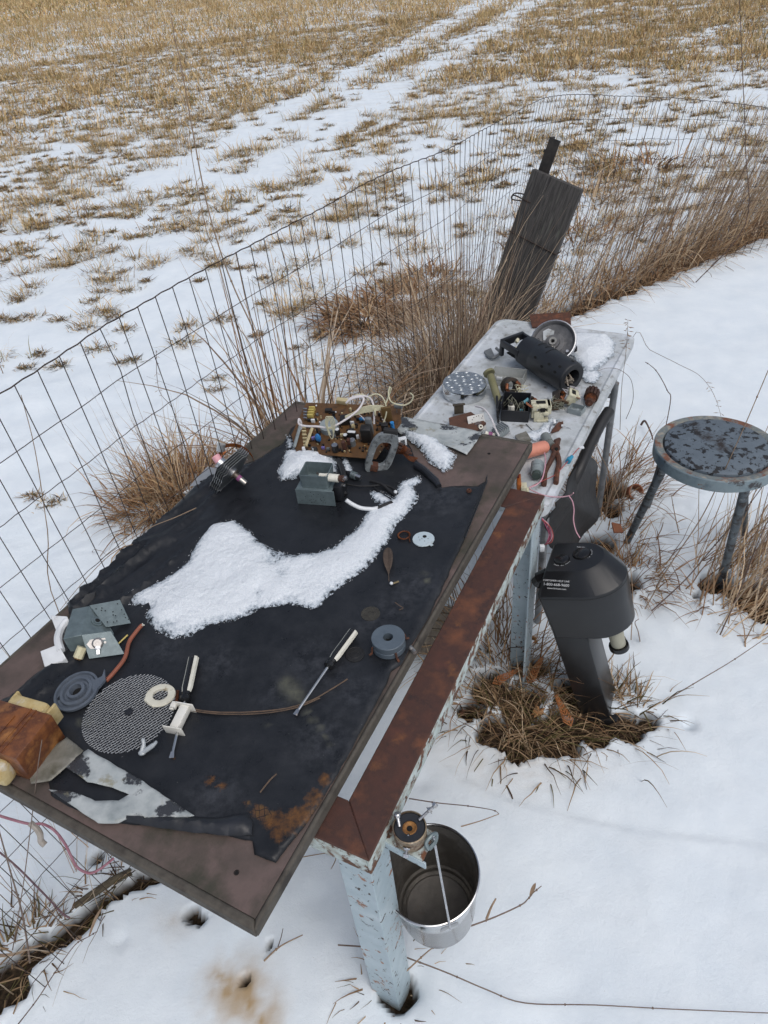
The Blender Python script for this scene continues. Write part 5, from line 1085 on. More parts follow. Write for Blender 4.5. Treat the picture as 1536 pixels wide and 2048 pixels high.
# upright torn edge of the sheet at its far right corner
mb = MB(); pts = [W(971, 958, ZK+.010), W(968, 975, ZK+.006), W(955, 1010, ZK+.005), W(942, 1040, ZK+.003), W(928, 1075, ZK+.002)]
pts = spline(pts, 5)
for i in range(len(pts)-1):
    h0 = .014*(1-i/(len(pts)-1))+.002; h1 = .014*(1-(i+1)/(len(pts)-1))+.002; a, b = pts[i], pts[i+1]; o = Vector((.010, -.004, 0))
    mb.add([a, b, b+Vector((0, 0, h1))+o*.4, a+Vector((0, 0, h0))+o*.4], [(0, 1, 2, 3)])
solo(mb, 'sheet_edge_curl', FLAP, 'upright torn curl of black sheet at the right rim of the board', 'plastic flap', solid=.0015)
# ================================================================ bracket arm, electric puck and bucket at the near end of the bench
arm = thing('bracket_arm', 'short rusty painted angle bracket sticking out from the near end of the bench', 'bracket', M=BM)
BI = BM.inverted()
def bq(u, v, z): return BI @ W(u, v, z)
zA = .735
pa = [bq(785, 1634, zA), bq(765, 1672, zA), bq(852, 1738, zA), bq(872, 1662, zA)]
mb = MB(); mb.prism([(q.x, q.y) for q in (bq(772, 1624, zA), bq(752, 1672, zA), bq(846, 1722, zA), bq(872, 1664, zA))], zA-.004, zA); mb.build('arm_plate', BPAINT2, arm, bevel=.001)
a = bq(752, 1674, zA); b = bq(850, 1726, zA); d_ = (b-a).normalized(); n_ = Vector((-d_.y, d_.x, 0))*.004
mb = MB(); mb.prism([(a.x, a.y), (b.x, b.y), (b.x+n_.x, b.y+n_.y), (a.x+n_.x, a.y+n_.y)], zA-.026, zA-.0042); mb.build('arm_flange', BPAINT, arm, bevel=.001)
zP = zA+.036
pc = W(819, 1654, zP); pr_ = (W(785, 1654, zP)-W(854, 1654, zP)).length/2
pk_ = thing('roller_cap', 'round black capped bearing with brass rings and three bolts on the bracket arm', 'bearing', (pc.x, pc.y, zA))
BRAS = mat('old_brass', [(.30, .24, .16), (.20, .15, .10), (.36, .31, .24)], 40, .45, .5, wear=((.08, .04, .025), 30, .52, .64))
mb = MB(); h_ = zP-zA; mb.lathe([(pr_*.8, .001), (pr_*.98, .003), (pr_*.98, .012), (pr_*.92, .014), (pr_*.98, .016), (pr_*.98, .025), (pr_*.93, .027), (pr_, .029), (pr_, h_), (pr_*.93, h_+.001), (pr_*.92, h_-.002)], 40); mb.build('ring_body', BRAS, pk_)
mb = MB(); mb.lathe([(pr_*.92, h_-.003), (pr_*.86, h_-.0015), (pr_*.45, h_-.002), (pr_*.42, h_-.004)], 40); mb.build('black_face', mat('dull_black_face', [(.012, .014, .018), (.02, .022, .026)], 40, .5), pk_)
mb = MB(); mb.lathe([(pr_*.43, h_-.004), (pr_*.36, h_-.003), (pr_*.26, h_-.006), (0, h_-.008)], 30); ce = mb.build('rusty_centre', mat('orange_rust', [(.34, .16, .04), (.14, .06, .02)], 60, .7, bump=.6, bscale=200), pk_)
mb = MB(); mb.lathe([(.0055, h_-.0055), (0, h_-.0060)], 14); mb.build('centre_hole', HOLE, ce)
def bolt(p0, p1, r=.0032, head=True, nut=.35):
    p0 = Vector(p0); p1 = Vector(p1); d_ = (p1-p0).normalized(); L_b = (p1-p0).length; Mx = axm(p0, d_, (0, .1, 1)); t = thing('bolt', '', 'bolt', M=Mx)
    mb = MB(); pr = []; n = int(L_b/.0011)
    v = [( -0.001, .0001)]
    Mz = rotm(0, rad(90), 0)
    for i in range(n): pr += [(r*(1 if i % 2 else .80), i*L_b/n)]
    mb.lathe([(0, 0)]+pr+[(0, L_b)], 12, M=Mz); mb.build('threaded_shank', STEEL, t)
    if head: mb = MB(); mb.cyl((-.004, 0, 0), (0.0005, 0, 0), r*2.0, n=6); mb.cyl((-.006, 0, 0), (-.004, 0, 0), r*1.5, r*1.9, 14); mb.build('head', STEEL, t)
    if nut: mb = MB(); mb.cyl((L_b*nut, 0, 0), (L_b*nut+.0028, 0, 0), r*1.9, n=6); mb.cyl((L_b*nut+.003, 0, 0), (L_b*nut+.0038, 0, 0), r*2.4, n=18); mb.build('nut', STEEL, t)
    return t
b = bolt(W(795, 1632, zP+.018), W(799, 1653, zP-.001), .0036, nut=0); tag(b, 'stubby round headed bolt standing on the left of the bearing cap', 'bolt')
b = bolt(W(812, 1708, zA+.012), W(817, 1667, zP-.002), .0032, nut=.22); tag(b, 'long threaded bolt leaning on the front of the bearing cap', 'bolt')
b = bolt(W(868, 1612, zP+.016), W(837, 1641, zP+.000), .0032, nut=.22); tag(b, 'bolt with washer leaning over the right of the bearing cap', 'bolt')
# bucket
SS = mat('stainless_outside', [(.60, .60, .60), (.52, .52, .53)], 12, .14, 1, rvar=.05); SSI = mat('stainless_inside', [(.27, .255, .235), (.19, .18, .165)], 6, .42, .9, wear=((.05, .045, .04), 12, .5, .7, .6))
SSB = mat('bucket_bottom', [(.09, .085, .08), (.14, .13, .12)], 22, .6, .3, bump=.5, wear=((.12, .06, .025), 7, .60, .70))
zR = .42; bc = W(869, 1737, zR); bR = (W(771, 1737, zR)-W(968, 1737, zR)).length/2; bh = .215; rb = bR*.80
bkM = Matrix.Translation((bc.x, bc.y, zR-bh)) @ rotm(rad(2), rad(-3), 0)
bk_ = thing('steel_bucket', 'shiny stainless steel bucket hanging by its wire handle from the bracket arm', 'bucket', M=bkM)
mb = MB(); mb.lathe([(0, 0), (rb-.008, 0), (rb-.002, .002), (rb, .008), (rb+.001, .030), (rb+.004, .034), (bR-.003, bh-.004)], 72); mb.build('outer_wall', SS, bk_)
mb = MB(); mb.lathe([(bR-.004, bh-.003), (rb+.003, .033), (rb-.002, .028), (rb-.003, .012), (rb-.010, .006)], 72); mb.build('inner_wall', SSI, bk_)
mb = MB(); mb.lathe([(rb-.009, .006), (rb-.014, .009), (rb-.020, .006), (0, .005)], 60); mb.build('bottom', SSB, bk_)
mb = MB(); t_ = [(bR-.0015+.0032*math.cos(a), bh-.001+.0032*math.sin(a)) for a in np.linspace(0, 2*math.pi, 9)[:-1]]; mb.lathe(t_, 80, closed=True); mb.build('rolled_rim', SS, bk_)
BkI = bkM.inverted(); hk = W(868, 1678, zA+.012); hkl = BkI @ hk
ear_px = BkI @ W(893, 1836, zR-.01); ea = math.atan2(ear_px.y, ear_px.x)
EARM = mat('ear_steel', [(.46, .46, .46), (.38, .38, .38)], 20, .5, .9)
for an in (ea, ea+math.pi):
    M_ = rotm(0, 0, an)
    ear = [(-.021, -.018), (-.020, .004), (-.014, .014), (-.005, .018), (.005, .018), (.014, .014), (.020, .004), (.021, -.018)]
    mb = MB(); k = len(ear); v = []
    for off in (.0008, .0026):
        for (y, z) in ear: rr_ = bR+off+.003+(.0 if z < 0 else z*.12)-(.0 if z > 0 else -z*(bR-rb)/bh*-1*0); v.append((rr_-y*y*6+(z*(bR-rb)/bh if z < 0 else 0), y, bh-.012+z))
    mb.add(v, [tuple(range(k-1, -1, -1)), tuple(range(k, 2*k))]+[(i, (i+1) % k, k+(i+1) % k, k+i) for i in range(k)], M_); mb.build('handle_ear', EARM, bk_, smooth=60)
e0 = rotm(0, 0, ea) @ Vector((bR+.008, 0, bh-.006)); e1 = rotm(0, 0, ea+math.pi) @ Vector((bR+.008, 0, bh-.006))
mb = MB(); mb.tube([e0-Vector((0, 0, .006)), e0+Vector((.0, 0, .006))]+[e0.lerp(hkl, t)+Vector((0, 0, .03*math.sin(t*math.pi)*t)) for t in (.25, .5, .75, .93)]+[hkl+Vector((0, 0, .008))]+[hkl.lerp(e1, t)+Vector((0, 0, .03*math.sin(t*math.pi)*(1-t))) for t in (.1, .3, .6, .85)]+[e1], .0024, 10); mb.build('handle', STEEL, bk_)
mb = MB(); mb.tube(spline([W(858, 1700, zA+.004), W(852, 1686, zA+.012), W(862, 1672, zA+.018), W(872, 1668, zA+.012), W(870, 1684, zA+.004), W(858, 1698, zA+.001)], 5), .0042, 8); solo(mb, 'hook', ZINC, 'grey steel hook at the bracket tip carrying the bucket handle', 'hook')
# ================================================================ scrap on the folding table
ZQ = ZT-.004
def TW(u, v, h=0): return W(u, v, ZQ+h)
# perforated chrome dish
c_ = TW(929, 800, .0); hD = .048; ct_ = TW(928, 765, hD); rD = (TW(884, 768, hD)-TW(973, 765, hD)).length/2
dish = thing('chrome_drum', 'round chrome drum with a top face full of dimpled cups at the table left', 'drum', M=Matrix.Translation((ct_.x, ct_.y, ZQ)) @ rotm(rad(3), rad(2), 0))
CH = mat('chrome', [(.62, .64, .66), (.55, .57, .59)], 30, .07, 1, rvar=.03); CHT = mat('dull_chrome_top', [(.45, .48, .50), (.36, .39, .41)], 40, .28, .8, bump=.2)
mb = MB(); mb.lathe([(rD*.94, .0), (rD*.98, .004), (rD, hD-.004), (rD-.002, hD)], 64); mb.build('side_wall', CH, dish)
mb = MB(); mb.lathe([(rD-.002, hD), (0, hD)], 64); mb.build('top_face', CHT, dish)
cups = [(0, 0)]+[(.40*math.cos(k*1.2566+.3), .40*math.sin(k*1.2566+.3)) for k in range(5)]+[(.76*math.cos(k*.628), .76*math.sin(k*.628)) for k in range(10)]
for i, (x, y) in enumerate(cups):
    mb = MB(); r_ = rD*.155; mb.lathe([(r_*1.1, hD+.0002), (r_, hD+.0022), (r_*.85, hD+.002), (r_*.72, hD+.0004), (r_*.45, hD+.0006), (r_*.4, hD+.0014), (0, hD+.0012)], 18, M=T(x*rD, y*rD, 0)); mb.build('dimpled_cup', CHT, dish)
# small rusty strap under it
DBR = mat('tarnished_strap', [(.06, .05, .04), (.11, .09, .06)], 30, .6, .4, bump=.3)
st_ = thing('tarnished_strap', 'tarnished brown metal tab standing in front of the chrome drum', 'metal tab', M=Matrix.Translation(TW(918, 830)))
mb = MB(); mb.box((0, 0, .020), (.034, .004, .040), bev=.001); mb.box((0, .0, .043), (.044, .012, .004), bev=.001); mb.build('tab_plate', DBR, st_); mb = MB(); mb.box((0, -.005, .003), (.044, .018, .006), bev=.002); mb.build('foot', GREY, st_)
# olive roll
mb = MB(); mb.cyl(TW(1000, 812, .01), TW(981, 752, .055), .014, n=16); mb.cyl(TW(979, 748, .056), TW(977, 744, .060), .022, n=24); solo(mb, 'olive_roll', mat('olive_plastic', [(.16, .15, .07), (.22, .21, .12)], 20, .4), 'olive roll with a pale flange between the chrome drum and the black box', 'roll')
# black cylinder housing
BKH = mat('matt_black_housing', [(.010, .011, .014), (.016, .018, .022)], 14, .42, bump=.1, bscale=300)
ch0 = VP(1045, 700, TW(1045, 745)); ch1 = VP(1150, 768, TW(1140, 800))
hz_ = .062; a = W(1052, 700, ZQ+hz_+.01); b = W(1144, 757, ZQ+hz_-.006); rH = .060
HM = axm(a, b-a, (0, 0, 1)); HL_ = (b-a).length
hs = thing('motor_housing', 'large black plastic cylindrical motor housing with slots and a rectangular frame', 'housing', M=HM)
mb = MB(); ry = rotm(0, rad(90), 0)
mb.lathe([(rH*.80, -.004), (rH*.93, 0), (rH*.97, HL_*.25), (rH*.97, HL_*.30), (rH, HL_*.31), (rH, HL_-.012), (rH*.96, HL_-.003), (rH*.90, HL_), (rH*.58, HL_), (rH*.55, HL_-.004), (rH*.54, HL_-.05), (rH*.86, HL_-.052), (rH*.86, .0), (rH*.8, -.004)], 48, M=ry); mb.build('shell', BKH, hs)
mb = MB()
for ang, x0, w_, t_ in ((112, .30, .040, .007), (100, .52, .036, .007), (120, .42, .020, .004)):
    for k in range(10):
        t0 = rad(ang-34+k*6.8); t1 = rad(ang-34+(k+1)*6.8); x_ = HL_*x0
        v = []
        for tt in (t0, t1):
            for xx in (x_-.0028, x_+.0028): v.append((xx, -rH*1.008*math.cos(tt), rH*1.008*math.sin(tt)))
        mb.add(v, [(0, 1, 3, 2)])
mb.build('vent_slot', HOLE, hs, smooth=0)
mb = MB()
for ang, x0 in ((35, .42), (28, .86), (52, .88), (40, .70), (100, .93), (140, .05), (20, .60)):
    t = rad(ang); c_ = Vector((HL_*x0, -rH*1.012*math.cos(t), rH*1.012*math.sin(t))); nrm = Vector((0, -math.cos(t), math.sin(t))); x_, y_, z_ = frame_to(nrm)
    mb.add([tuple(c_+x_*.0075*math.cos(q)+y_*.005*math.sin(q)) for q in np.linspace(0, 6, 14)], [tuple(range(14))])
mb.build('screw_hole', HOLE, hs, smooth=0)
# rectangular yoke frame on the left end
fx = -.075
mb = MB()
for y in (-.052, .050): mb.box((-.035, y, .010), (.105, .012, .026), bev=.002)
mb.box((fx-.010, 0, .010), (.014, .112, .030), bev=.002); mb.box((fx-.012, -.048, -.022), (.016, .014, .05), bev=.002)
mb.build('end_frame', BKH, hs)
mb = MB(); mb.box((-.02, .0, -.02), (.07, .10, .004)); mb.build('frame_floor', HOLE, hs)
mb = MB()
for k in range(5): mb.box((-.05+.012*k, random.uniform(-.03, .03), .0), (.012, .018, .012), rotm(random.random(), random.random(), random.random()), bev=.001)
mb.build('inner_scrap', CREAM, hs)
mb = MB()
for k in range(6): mb.tube([(HL_-.03, .012*math.cos(k), .012*math.sin(k)), (HL_+.004, -.01+.016*math.cos(k*1.4), -.01+.014*math.sin(k*1.4)), (HL_-.012, -.02+.01*math.cos(k*2), -.015)], .0026, 6)
mb.build('brush_leads', mat('dusty_beige', [(.24, .20, .16), (.34, .30, .25)], 60, .7), hs)
# wheel
WHM = mat('dusty_grey_wheel', [(.085, .085, .09), (.15, .15, .155)], 30, .6, .3, bump=.4, wear=((.24, .24, .24), 20, .58, .72))
wc_ = TW(1106, 690, .055); wdir = Vector((-.35, -.62, .80)).normalized(); WM = axm(wc_, (wdir.cross(Vector((0, 0, 1)))), wdir); rW = .088
wh = thing('flywheel', 'dusty grey dished wheel with a bolted hub propped behind the black housing', 'wheel', M=Matrix.Translation((0, 0, .012)) @ WM)
mb = MB(); mb.lathe([(rW-.004, -.014), (rW, -.010), (rW, .010), (rW-.003, .012), (rW-.008, .008), (rW-.012, -.004), (rW*.72, -.008), (rW*.52, -.010), (rW*.48, -.006), (rW*.30, -.004), (rW*.28, .006), (rW*.10, .007)], 56); mb.build('dished_rim', WHM, wh)
mb = MB(); mb.lathe([(rW-.002, .0115), (rW+.0015, .011), (rW+.0015, -.009)], 56); mb.build('bright_edge', STEEL, wh)
mb = MB(); mb.lathe([(rW*.18, .006), (rW*.18, .014), (rW*.09, .014), (rW*.09, .004)], 20); mb.box((.0, rW*.42, .004), (.012, rW*.5, .008), bev=.002); mb.box((-.012, rW*.38, .004), (.004, rW*.3, .012)); mb.box((.012, rW*.38, .004), (.004, rW*.3, .012)); mb.build('hub', mat('hub_grey', [(.22, .22, .21), (.30, .29, .27)], 40, .5, .5, bump=.3), wh)
for q in (2.4, 2.7, .45): mb = MB(); mb.cyl((rW*.80*math.cos(q), rW*.80*math.sin(q), -.004), (rW*.80*math.cos(q), rW*.80*math.sin(q), .005), .0055, n=12); mb.build('bolt', STEEL, wh)
mb = MB(); mb.cyl((0, 0, .0045), (0, 0, .0050), rW*.085, n=16); mb.build('bore', HOLE, wh)
mb = MB(); mb.prism([(-.018, .018), (.02, .016), (.030, -.02), (.012, -.034), (-.014, -.028)], -.0055, -.005, M=T(.022, -.022, 0)); mb.build('window', TBL, wh)
# rusty plate, back snow, shards
rp = thing('rusty_plate', 'flat rusty red plate sticking out behind the wheel at the table far edge', 'plate', M=fr((1062, 650), (1150, 644), ZQ+.004))
mb = MB(); mb.prism([(0, -.03), (.165, -.035), (.175, .055), (.0, .06)], 0, .004, M=rotm(rad(14), 0, 0) @ T(0, 0, .008)); mb.build('plate_body', RUST, rp)
snowpatch([(1132, 672), (1170, 668), (1215, 672), (1232, 690), (1228, 715), (1205, 735), (1185, 750), (1170, 748), (1150, 725), (1136, 705)], .030, 'smooth mound of snow on the far right of the folding table', z=ZT-.004, seed=11)
snowpatch([(1168, 740), (1195, 742), (1205, 752), (1190, 770), (1172, 768), (1160, 755)], .012, 'thin snow beside the end of the black housing', z=ZT-.004, seed=12)
snowpatch([(1075, 862), (1100, 838), (1118, 842), (1110, 862), (1092, 880), (1068, 886), (1040, 880), (1045, 868)], .006, 'thin snow crust near the salmon pink tube', z=ZT-.004, seed=13, jit=.008)
sh_ = thing('scrap_shard', 'orange and grey broken shard in the snow at the table far right', 'shard', M=Matrix.Translation(TW(1186, 724)))
mb = MB(); mb.prism([(-.028, 0), (-.01, -.018), (.006, .004), (-.006, .016)], .006, .012, M=rotm(.3, 0, 0)); mb.build('orange_piece', mat('orange_bakelite', [(.34, .10, .03), (.22, .07, .025)], 30, .5), sh_); mb = MB(); mb.prism([(0, -.014), (.022, .014), (.030, .020), (.030, .004), (.010, -.018)], .008, .016, M=rotm(.5, .2, 0)); mb.build('grey_piece', GREY, sh_)
mb = MB(); mb.prism([tuple(TW(*q))[:2] for q in ((1140, 706), (1152, 692), (1163, 706), (1160, 712))], ZQ+.002, ZQ+.014); mb.box(tuple(TW(1150, 698, .02)), (.012, .03, .03), bev=.004); solo(mb, 'black_fragment', BLACKP, 'black plastic fragments between the wheel and the snow mound', 'fragment')
# clear parts box at left behind
CLB = mat('clear_box_plastic', [(.42, .43, .40), (.50, .51, .49)], 20, .2, alpha=.55)
cb = thing('clear_box', 'clear plastic parts box lid under the left end of the black housing', 'box', M=fr((986, 770), (1040, 776), ZQ))
mb = MB()
for q in ((.05, -.0, .02, .125, .002, .04), (.05, .075, .02, .125, .002, .04), (-.012, .037, .02, .002, .075, .04), (.112, .037, .02, .002, .075, .04)): mb.box(q[:3], q[3:])
mb.box((.05, .037, .002), (.125, .075, .002)); mb.build('box_walls', CLB, cb, bevel=.0008); mb = MB(); mb.box((.025, -.004, .034), (.022, .005, .010), bev=.001); mb.build('latch', WHITEP, cb)
mb = MB(); mb.tube(spline([TW(972, 708, .01), TW(985, 716, .012), TW(1000, 706, .02), TW(992, 696, .03)], 5), .006, 6); mb.prism([tuple(TW(*q))[:2] for q in ((968, 706), (982, 700), (990, 718), (974, 716))], ZQ, ZQ+.010); solo(mb, 'grey_lever', GREY, 'pale grey plastic lever left of the black housing frame', 'lever')
# black electronics box
eb = thing('electronics_box', 'open black plastic box with a blue capacitor and wiring inside', 'box', M=fr((1002, 842), (1054, 845), ZQ))
E1 = (TW(1056, 845)-TW(1002, 842)).length; eh = .070
mb = MB()
for q in ((E1/2, 0, eh*.32, E1, .003, eh*.64), (E1/2, .085, eh/2, E1, .003, eh), (0, .043, eh/2, .003, .085, eh), (E1, .043, eh/2, .003, .085, eh)): mb.box(q[:3], q[3:])
mb.box((E1/2, .043, .002), (E1, .085, .003)); mb.build('box_walls', BLACKP, eb, bevel=.0008)
mb = MB(); 
for k in range(10): mb.box((E1/2+random.uniform(-.3, .3)*E1, .043+random.uniform(-.03, .03), .02+random.random()*.02), (.012, .010, .018), rotm(random.random()*.6, random.random()*.6, random.random()), bev=.001)
mb.build('dark_parts', DKC, eb)
mb = MB(); mb.cyl((E1*.32, .035, .02), (E1*.32, .035, .045), .011, n=16); mb.box((E1*.40, .022, .034), (.012, .008, .030), bev=.001); mb.build('beige_choke', CERAM, eb); mb = MB(); mb.cyl((E1*.72, .025, .03), (E1*.72, .025, .036), .006, n=12); mb.cyl((E1*.80, .05, .05), (E1*.95, .055, .062), .007, n=12); mb.build('blue_capacitor', mat('teal_capacitor', [(.16, .38, .42), (.10, .26, .34)], 30, .4), eb)
mb = MB()
for k in range(14): x = E1*random.uniform(.1, .9); y = random.uniform(.01, .07); mb.tube(spline([(x, y, .02), (x+random.uniform(-.02, .02), y+random.uniform(-.02, .02), .05+random.random()*.02), (x+random.uniform(-.03, .03), y+random.uniform(-.02, .02), .03)], 4), .0011, 5)
mb.build('inner_wires', mat('dusty_wire', [(.12, .12, .09), (.22, .22, .17)], 60, .7), eb)
mb = MB(); mb.box((-.010, .03, .030), (.008, .10, .006), rotm(0, 0, 0)); mb.tube(spline([(-.012, -.01, .05), (-.014, .02, .04), (-.012, .05, .05), (-.004, .07, .06)], 4), .004, 6); mb.build('side_cable', RUBBER, eb)
cord_t = MB(); cord_t.tube(spline([TW(1052, 848, .003), TW(1060, 856, .003), TW(1066, 862, .002)], 4), .0013, 5); solo(cord_t, 'thin_wire', RUBBER, 'thin black wire end lying before the black electronics box', 'wire')
# cream brush holder mount
def creammount(name, label, u, v, s_, rz, lean=0):
    M_ = Matrix.Translation(TW(u, v)) @ rotm(lean, 0, rz); t = thing(name, label, 'mount', M=M_)
    S = s_
    for bx in (((0, 0, .052), (.058, .040, .010)), ((.024, 0, .042), (.012, .040, .030)), ((-.022, .004, .034), (.012, .034, .044)), ((-.006, -.014, .018), (.030, .010, .034)), ((.006, -.010, .004), (.034, .022, .008)), ((.014, -.016, .030), (.016, .012, .012)), ((-.020, -.016, .052), (.014, .012, .020))):
        mb = MB(); mb.box(tuple(q*S for q in bx[0]), tuple(q*S for q in bx[1]), bev=.0018*S); mb.build('moulded_web', CREAM, t)
    mb = MB(); mb.box((0, .002*S, .0575*S), (.028*S, .016*S, .002*S)); mb.box((.004*S, -.02*S, .044*S), (.014*S, .004*S, .012*S)); mb.build('dark_slot', HOLE, t, smooth=0)
    mb = MB()
    for k in range(4): mb.tube([(-.012*S, -.018*S+.003*k, .050*S), (-.032*S, -.022*S+.004*k, .056*S), (-.046*S, -.018*S+.004*k, .066*S)], .0018*S, 5)
    mb.build('copper_lead', COPPER, t); return t
creammount('brush_mount', 'cream plastic brush mount standing right of the black electronics box', 1080, 838, 1.15, rad(-8))
creammount('brush_mount', 'broken cream plastic mount lying under the open end of the black housing', 1134, 808, .92, rad(75), rad(25))
mb = MB(); 
for k in range(5): mb.tube(spline([TW(1098+random.random()*18, 812, .02), TW(1110+k*3, 800, .03+.004*k), TW(1128+k*2, 806, .02)], 4), .004, 6)
mb.box(tuple(TW(1104, 812, .012)), (.045, .03, .022), bev=.003); solo(mb, 'winding_scrap', mat('dark_brown_scrap', [(.06, .035, .02), (.13, .07, .035)], 50, .6, bump=.4), 'dark brown winding scrap between the two cream mounts', 'scrap')
dg = thing('pump_cap', 'small whitish round ribbed cap in front of the cream mount', 'cap', M=axm(TW(1087, 826, .020), Vector((-.15, -1, .55)), (0, 0, 1)))
mb = MB(); ry = rotm(0, rad(90), 0); mb.lathe([(.0, .0), (.017, 0), (.0175, .002), (.020, .002), (.0215, 0), (.0215, -.006), (.018, -.010), (.016, -.030), (0, -.03)], 30, M=ry); mb.build('cap_shell', mat('whitish_cap', [(.40, .39, .36), (.5, .49, .46)], 40, .5), dg)
mb = MB(); mb.lathe([(.0165, .0005), (.010, .001), (.004, .003), (0, .003)], 24, M=ry); mb.build('dusty_face', mat('grey_face', [(.17, .17, .165), (.24, .24, .23)], 60, .6), dg)
for k in range(6): mb = MB(); a_ = k*1.047; mb.box((.0018, .008*math.cos(a_), .008*math.sin(a_)), (.002, .006, .0015), rotm(0, 0, 0)); mb.build('spoke', CERAM, dg)
STC = mat('stator_dark', [(.020, .018, .017), (.05, .035, .025)], 40, .55, .3, bump=.5)
for i, (u, v, rz, s_, l) in enumerate(((1020, 772, .3, 1.25, 'dark stator ring standing behind the black electronics box'), (1116, 796, 1.2, 1.05, 'small dark stator between the two cream mounts'), (1058, 806, .8, .95, 'dark laminated motor core left of the standing cream mount'))):
    t = thing('motor_stator', l, 'stator', M=Matrix.Translation(TW(u, v, .026*s_)) @ rotm(rad(70), 0, rz))
    mb = MB(); mb.ring(.016*s_, .026*s_, -.012*s_, .012*s_, 24); mb.build('laminated_ring', STC, t)
    for a_ in (0, math.pi):
        mb = MB(); mb.tube(spline([(.018*s_*math.cos(a_-.6), .018*s_*math.sin(a_-.6), .014*s_), (.021*s_*math.cos(a_), .021*s_*math.sin(a_), .020*s_), (.018*s_*math.cos(a_+.6), .018*s_*math.sin(a_+.6), .014*s_)], 4), .0055*s_, 8); mb.build('coil', COPPER, t)
    mb = MB(); mb.box((0, -.030*s_, 0), (.030*s_, .010*s_, .022*s_), bev=.001); mb.build('foot', BLACKP, t)
for i, (u, v, l) in enumerate(((1040, 790, 'tangle of thin pale wires over the black electronics box rim'), (1112, 812, 'tangle of thin pale wires between the cream mounts'), (1150, 790, 'thin wires spilling from the open end of the black housing'))):
    mb = MB()
    for k in range(7): c0 = TW(u+random.uniform(-8, 8), v+random.uniform(-6, 6), .02); mb.tube(spline([c0+Vector((random.uniform(-.03, .03), random.uniform(-.03, .03), random.uniform(-.01, .03))) for _ in range(5)], 5), random.uniform(.0008, .0014), 5)
    o_ = solo(mb, 'wire_tangle', [CW, mat('dusty_wire', [(.12, .12, .09)], 60, .7), WW][i], l, 'wires'); o_['kind'] = 'stuff' if False else 'thing'
# armature on the table, small box, moth-shaped bracket
armature('motor_armature', 'rusty brown motor armature with orange winding band near the right rim of the table', axm(W(1186, 782, ZQ+.022), W(1166, 842, ZQ+.018)-W(1186, 782, ZQ+.022), (0, 0, 1)), 1.30)
gbx = thing('grey_tray', 'small grey plastic tray beside the rusty armature', 'tray', M=fr((1136, 826), (1166, 834), ZQ))
mb = MB(); 
for q in ((.022, 0, .010, .050, .002, .020), (.022, .040, .010, .050, .002, .020), (-.003, .020, .010, .002, .040, .020), (.047, .020, .010, .002, .040, .020), (.022, .02, .001, .05, .04, .002), (.030, .012, .010, .010, .012, .014)): mb.box(q[:3], q[3:])
mb.build('tray_walls', GREYC, gbx, bevel=.0006)
mo = thing('relay_bracket', 'rusty brown pointed relay bracket with white studs on the table right of the black box', 'bracket', M=fr((1100, 868), (1136, 838), ZQ))
mb = MB(); mb.prism([(-.004, -.002), (.030, -.014), (.062, -.010), (.078, .002), (.060, .010), (.034, .008), (.010, .004)], .006, .012, M=rotm(rad(24), 0, 0)); mb.build('bracket_body', RUST, mo); mb = MB(); mb.cyl((.048, .012, .012), (.054, .020, .022), .006, n=12); mb.cyl((.052, -.012, .010), (.056, -.018, .012), .004, n=10); mb.build('white_stud', WHITEP, mo); mb = MB()
mb.tube(spline([(.0, .004, .006), (.03, .016, .016), (.06, .012, .018), (.072, .004, .01)], 4), .002, 6); mb.tube([(-.02, .03, .004), (.075, .004, .012)], .001, 5); mb.tube([(.055, -.012, .008), (.066, -.040, .002)], .001, 5); mb.build('spring_wire', STEEL, mo)
# white magnetron at left front, brown plate, finned block
wm = thing('magnetron', 'white painted magnetron plate with purple ringed tube at the table near left', 'magnetron', M=fr((945, 866), (978, 858), ZQ))
LP = rotm(rad(62), 0, rad(4))
mb = MB(); mb.box((.022, .0, .030), (.062, .0022, .058), rotm(rad(-28), 0, 0)); mb.build('white_plate', mat('white_enamel', [(.66, .66, .64), (.56, .56, .54)], 30, .4, wear=((.1, .07, .05), 40, .62, .7)), wm, bevel=.0006)
Mx = T(.022, 0, .020) @ rotm(rad(-28), 0, 0)
mb = MB(); mb.lathe([(.018, 0), (.017, .004), (.010, .005), (.009, .016), (.005, .017), (.004, .012)], 24, M=Mx @ rotm(rad(90), 0, 0)); mb.build('tube_socket', mat('dark_socket', [(.05, .04, .045), (.09, .07, .07)], 40, .5, .4), wm)
mb = MB(); mb.lathe([(.007, .014), (.0085, .018), (.0078, .026), (.004, .026), (.003, .02)], 20, M=Mx @ rotm(rad(90), 0, 0)); mb.build('white_collar', CERAM, wm)
mb = MB(); mb.cyl((.040, -.045, .012), (.052, -.050, .010), .0085, n=16); mb.build('purple_ceramic_ring', PINKC, wm); mb = MB(); mb.cyl((.030, -.040, .016), (.040, -.045, .012), .007, n=14); mb.cyl((.052, -.05, .01), (.060, -.054, .008), .006, n=14); mb.build('glass_end', CERAM, wm)
dimples('plate_hole', [(.003, .02, .0), (.010, .026, .0), (.038, .018, 0), (.042, .024, 0), (.028, .028, 0), (.0, .01, 0), (.02, .028, 0)], .0018, wm, T(0, 0, .030) @ rotm(rad(-28), 0, 0) @ T(0, -.0013, 0) @ rotm(rad(90), 0, 0))
mb = MB(); mb.prism([tuple(TW(*q))[:2] for q in ((898, 850), (942, 838), (972, 860), (950, 876), (900, 866))], ZQ+.022, ZQ+.030); solo(mb, 'brown_hardboard', mat('brown_hardboard_mat', [(.075, .033, .02), (.11, .05, .03)], 16, .8, bump=.5, stretch=(3, 3, 1)), 'small brown hardboard scrap between table and big wooden board', 'hardboard')
fb = thing('finned_block', 'small silver finned heat sink block at the edge of the wooden board', 'heat sink', M=fr((1003, 872), (1030, 868), ZQ))
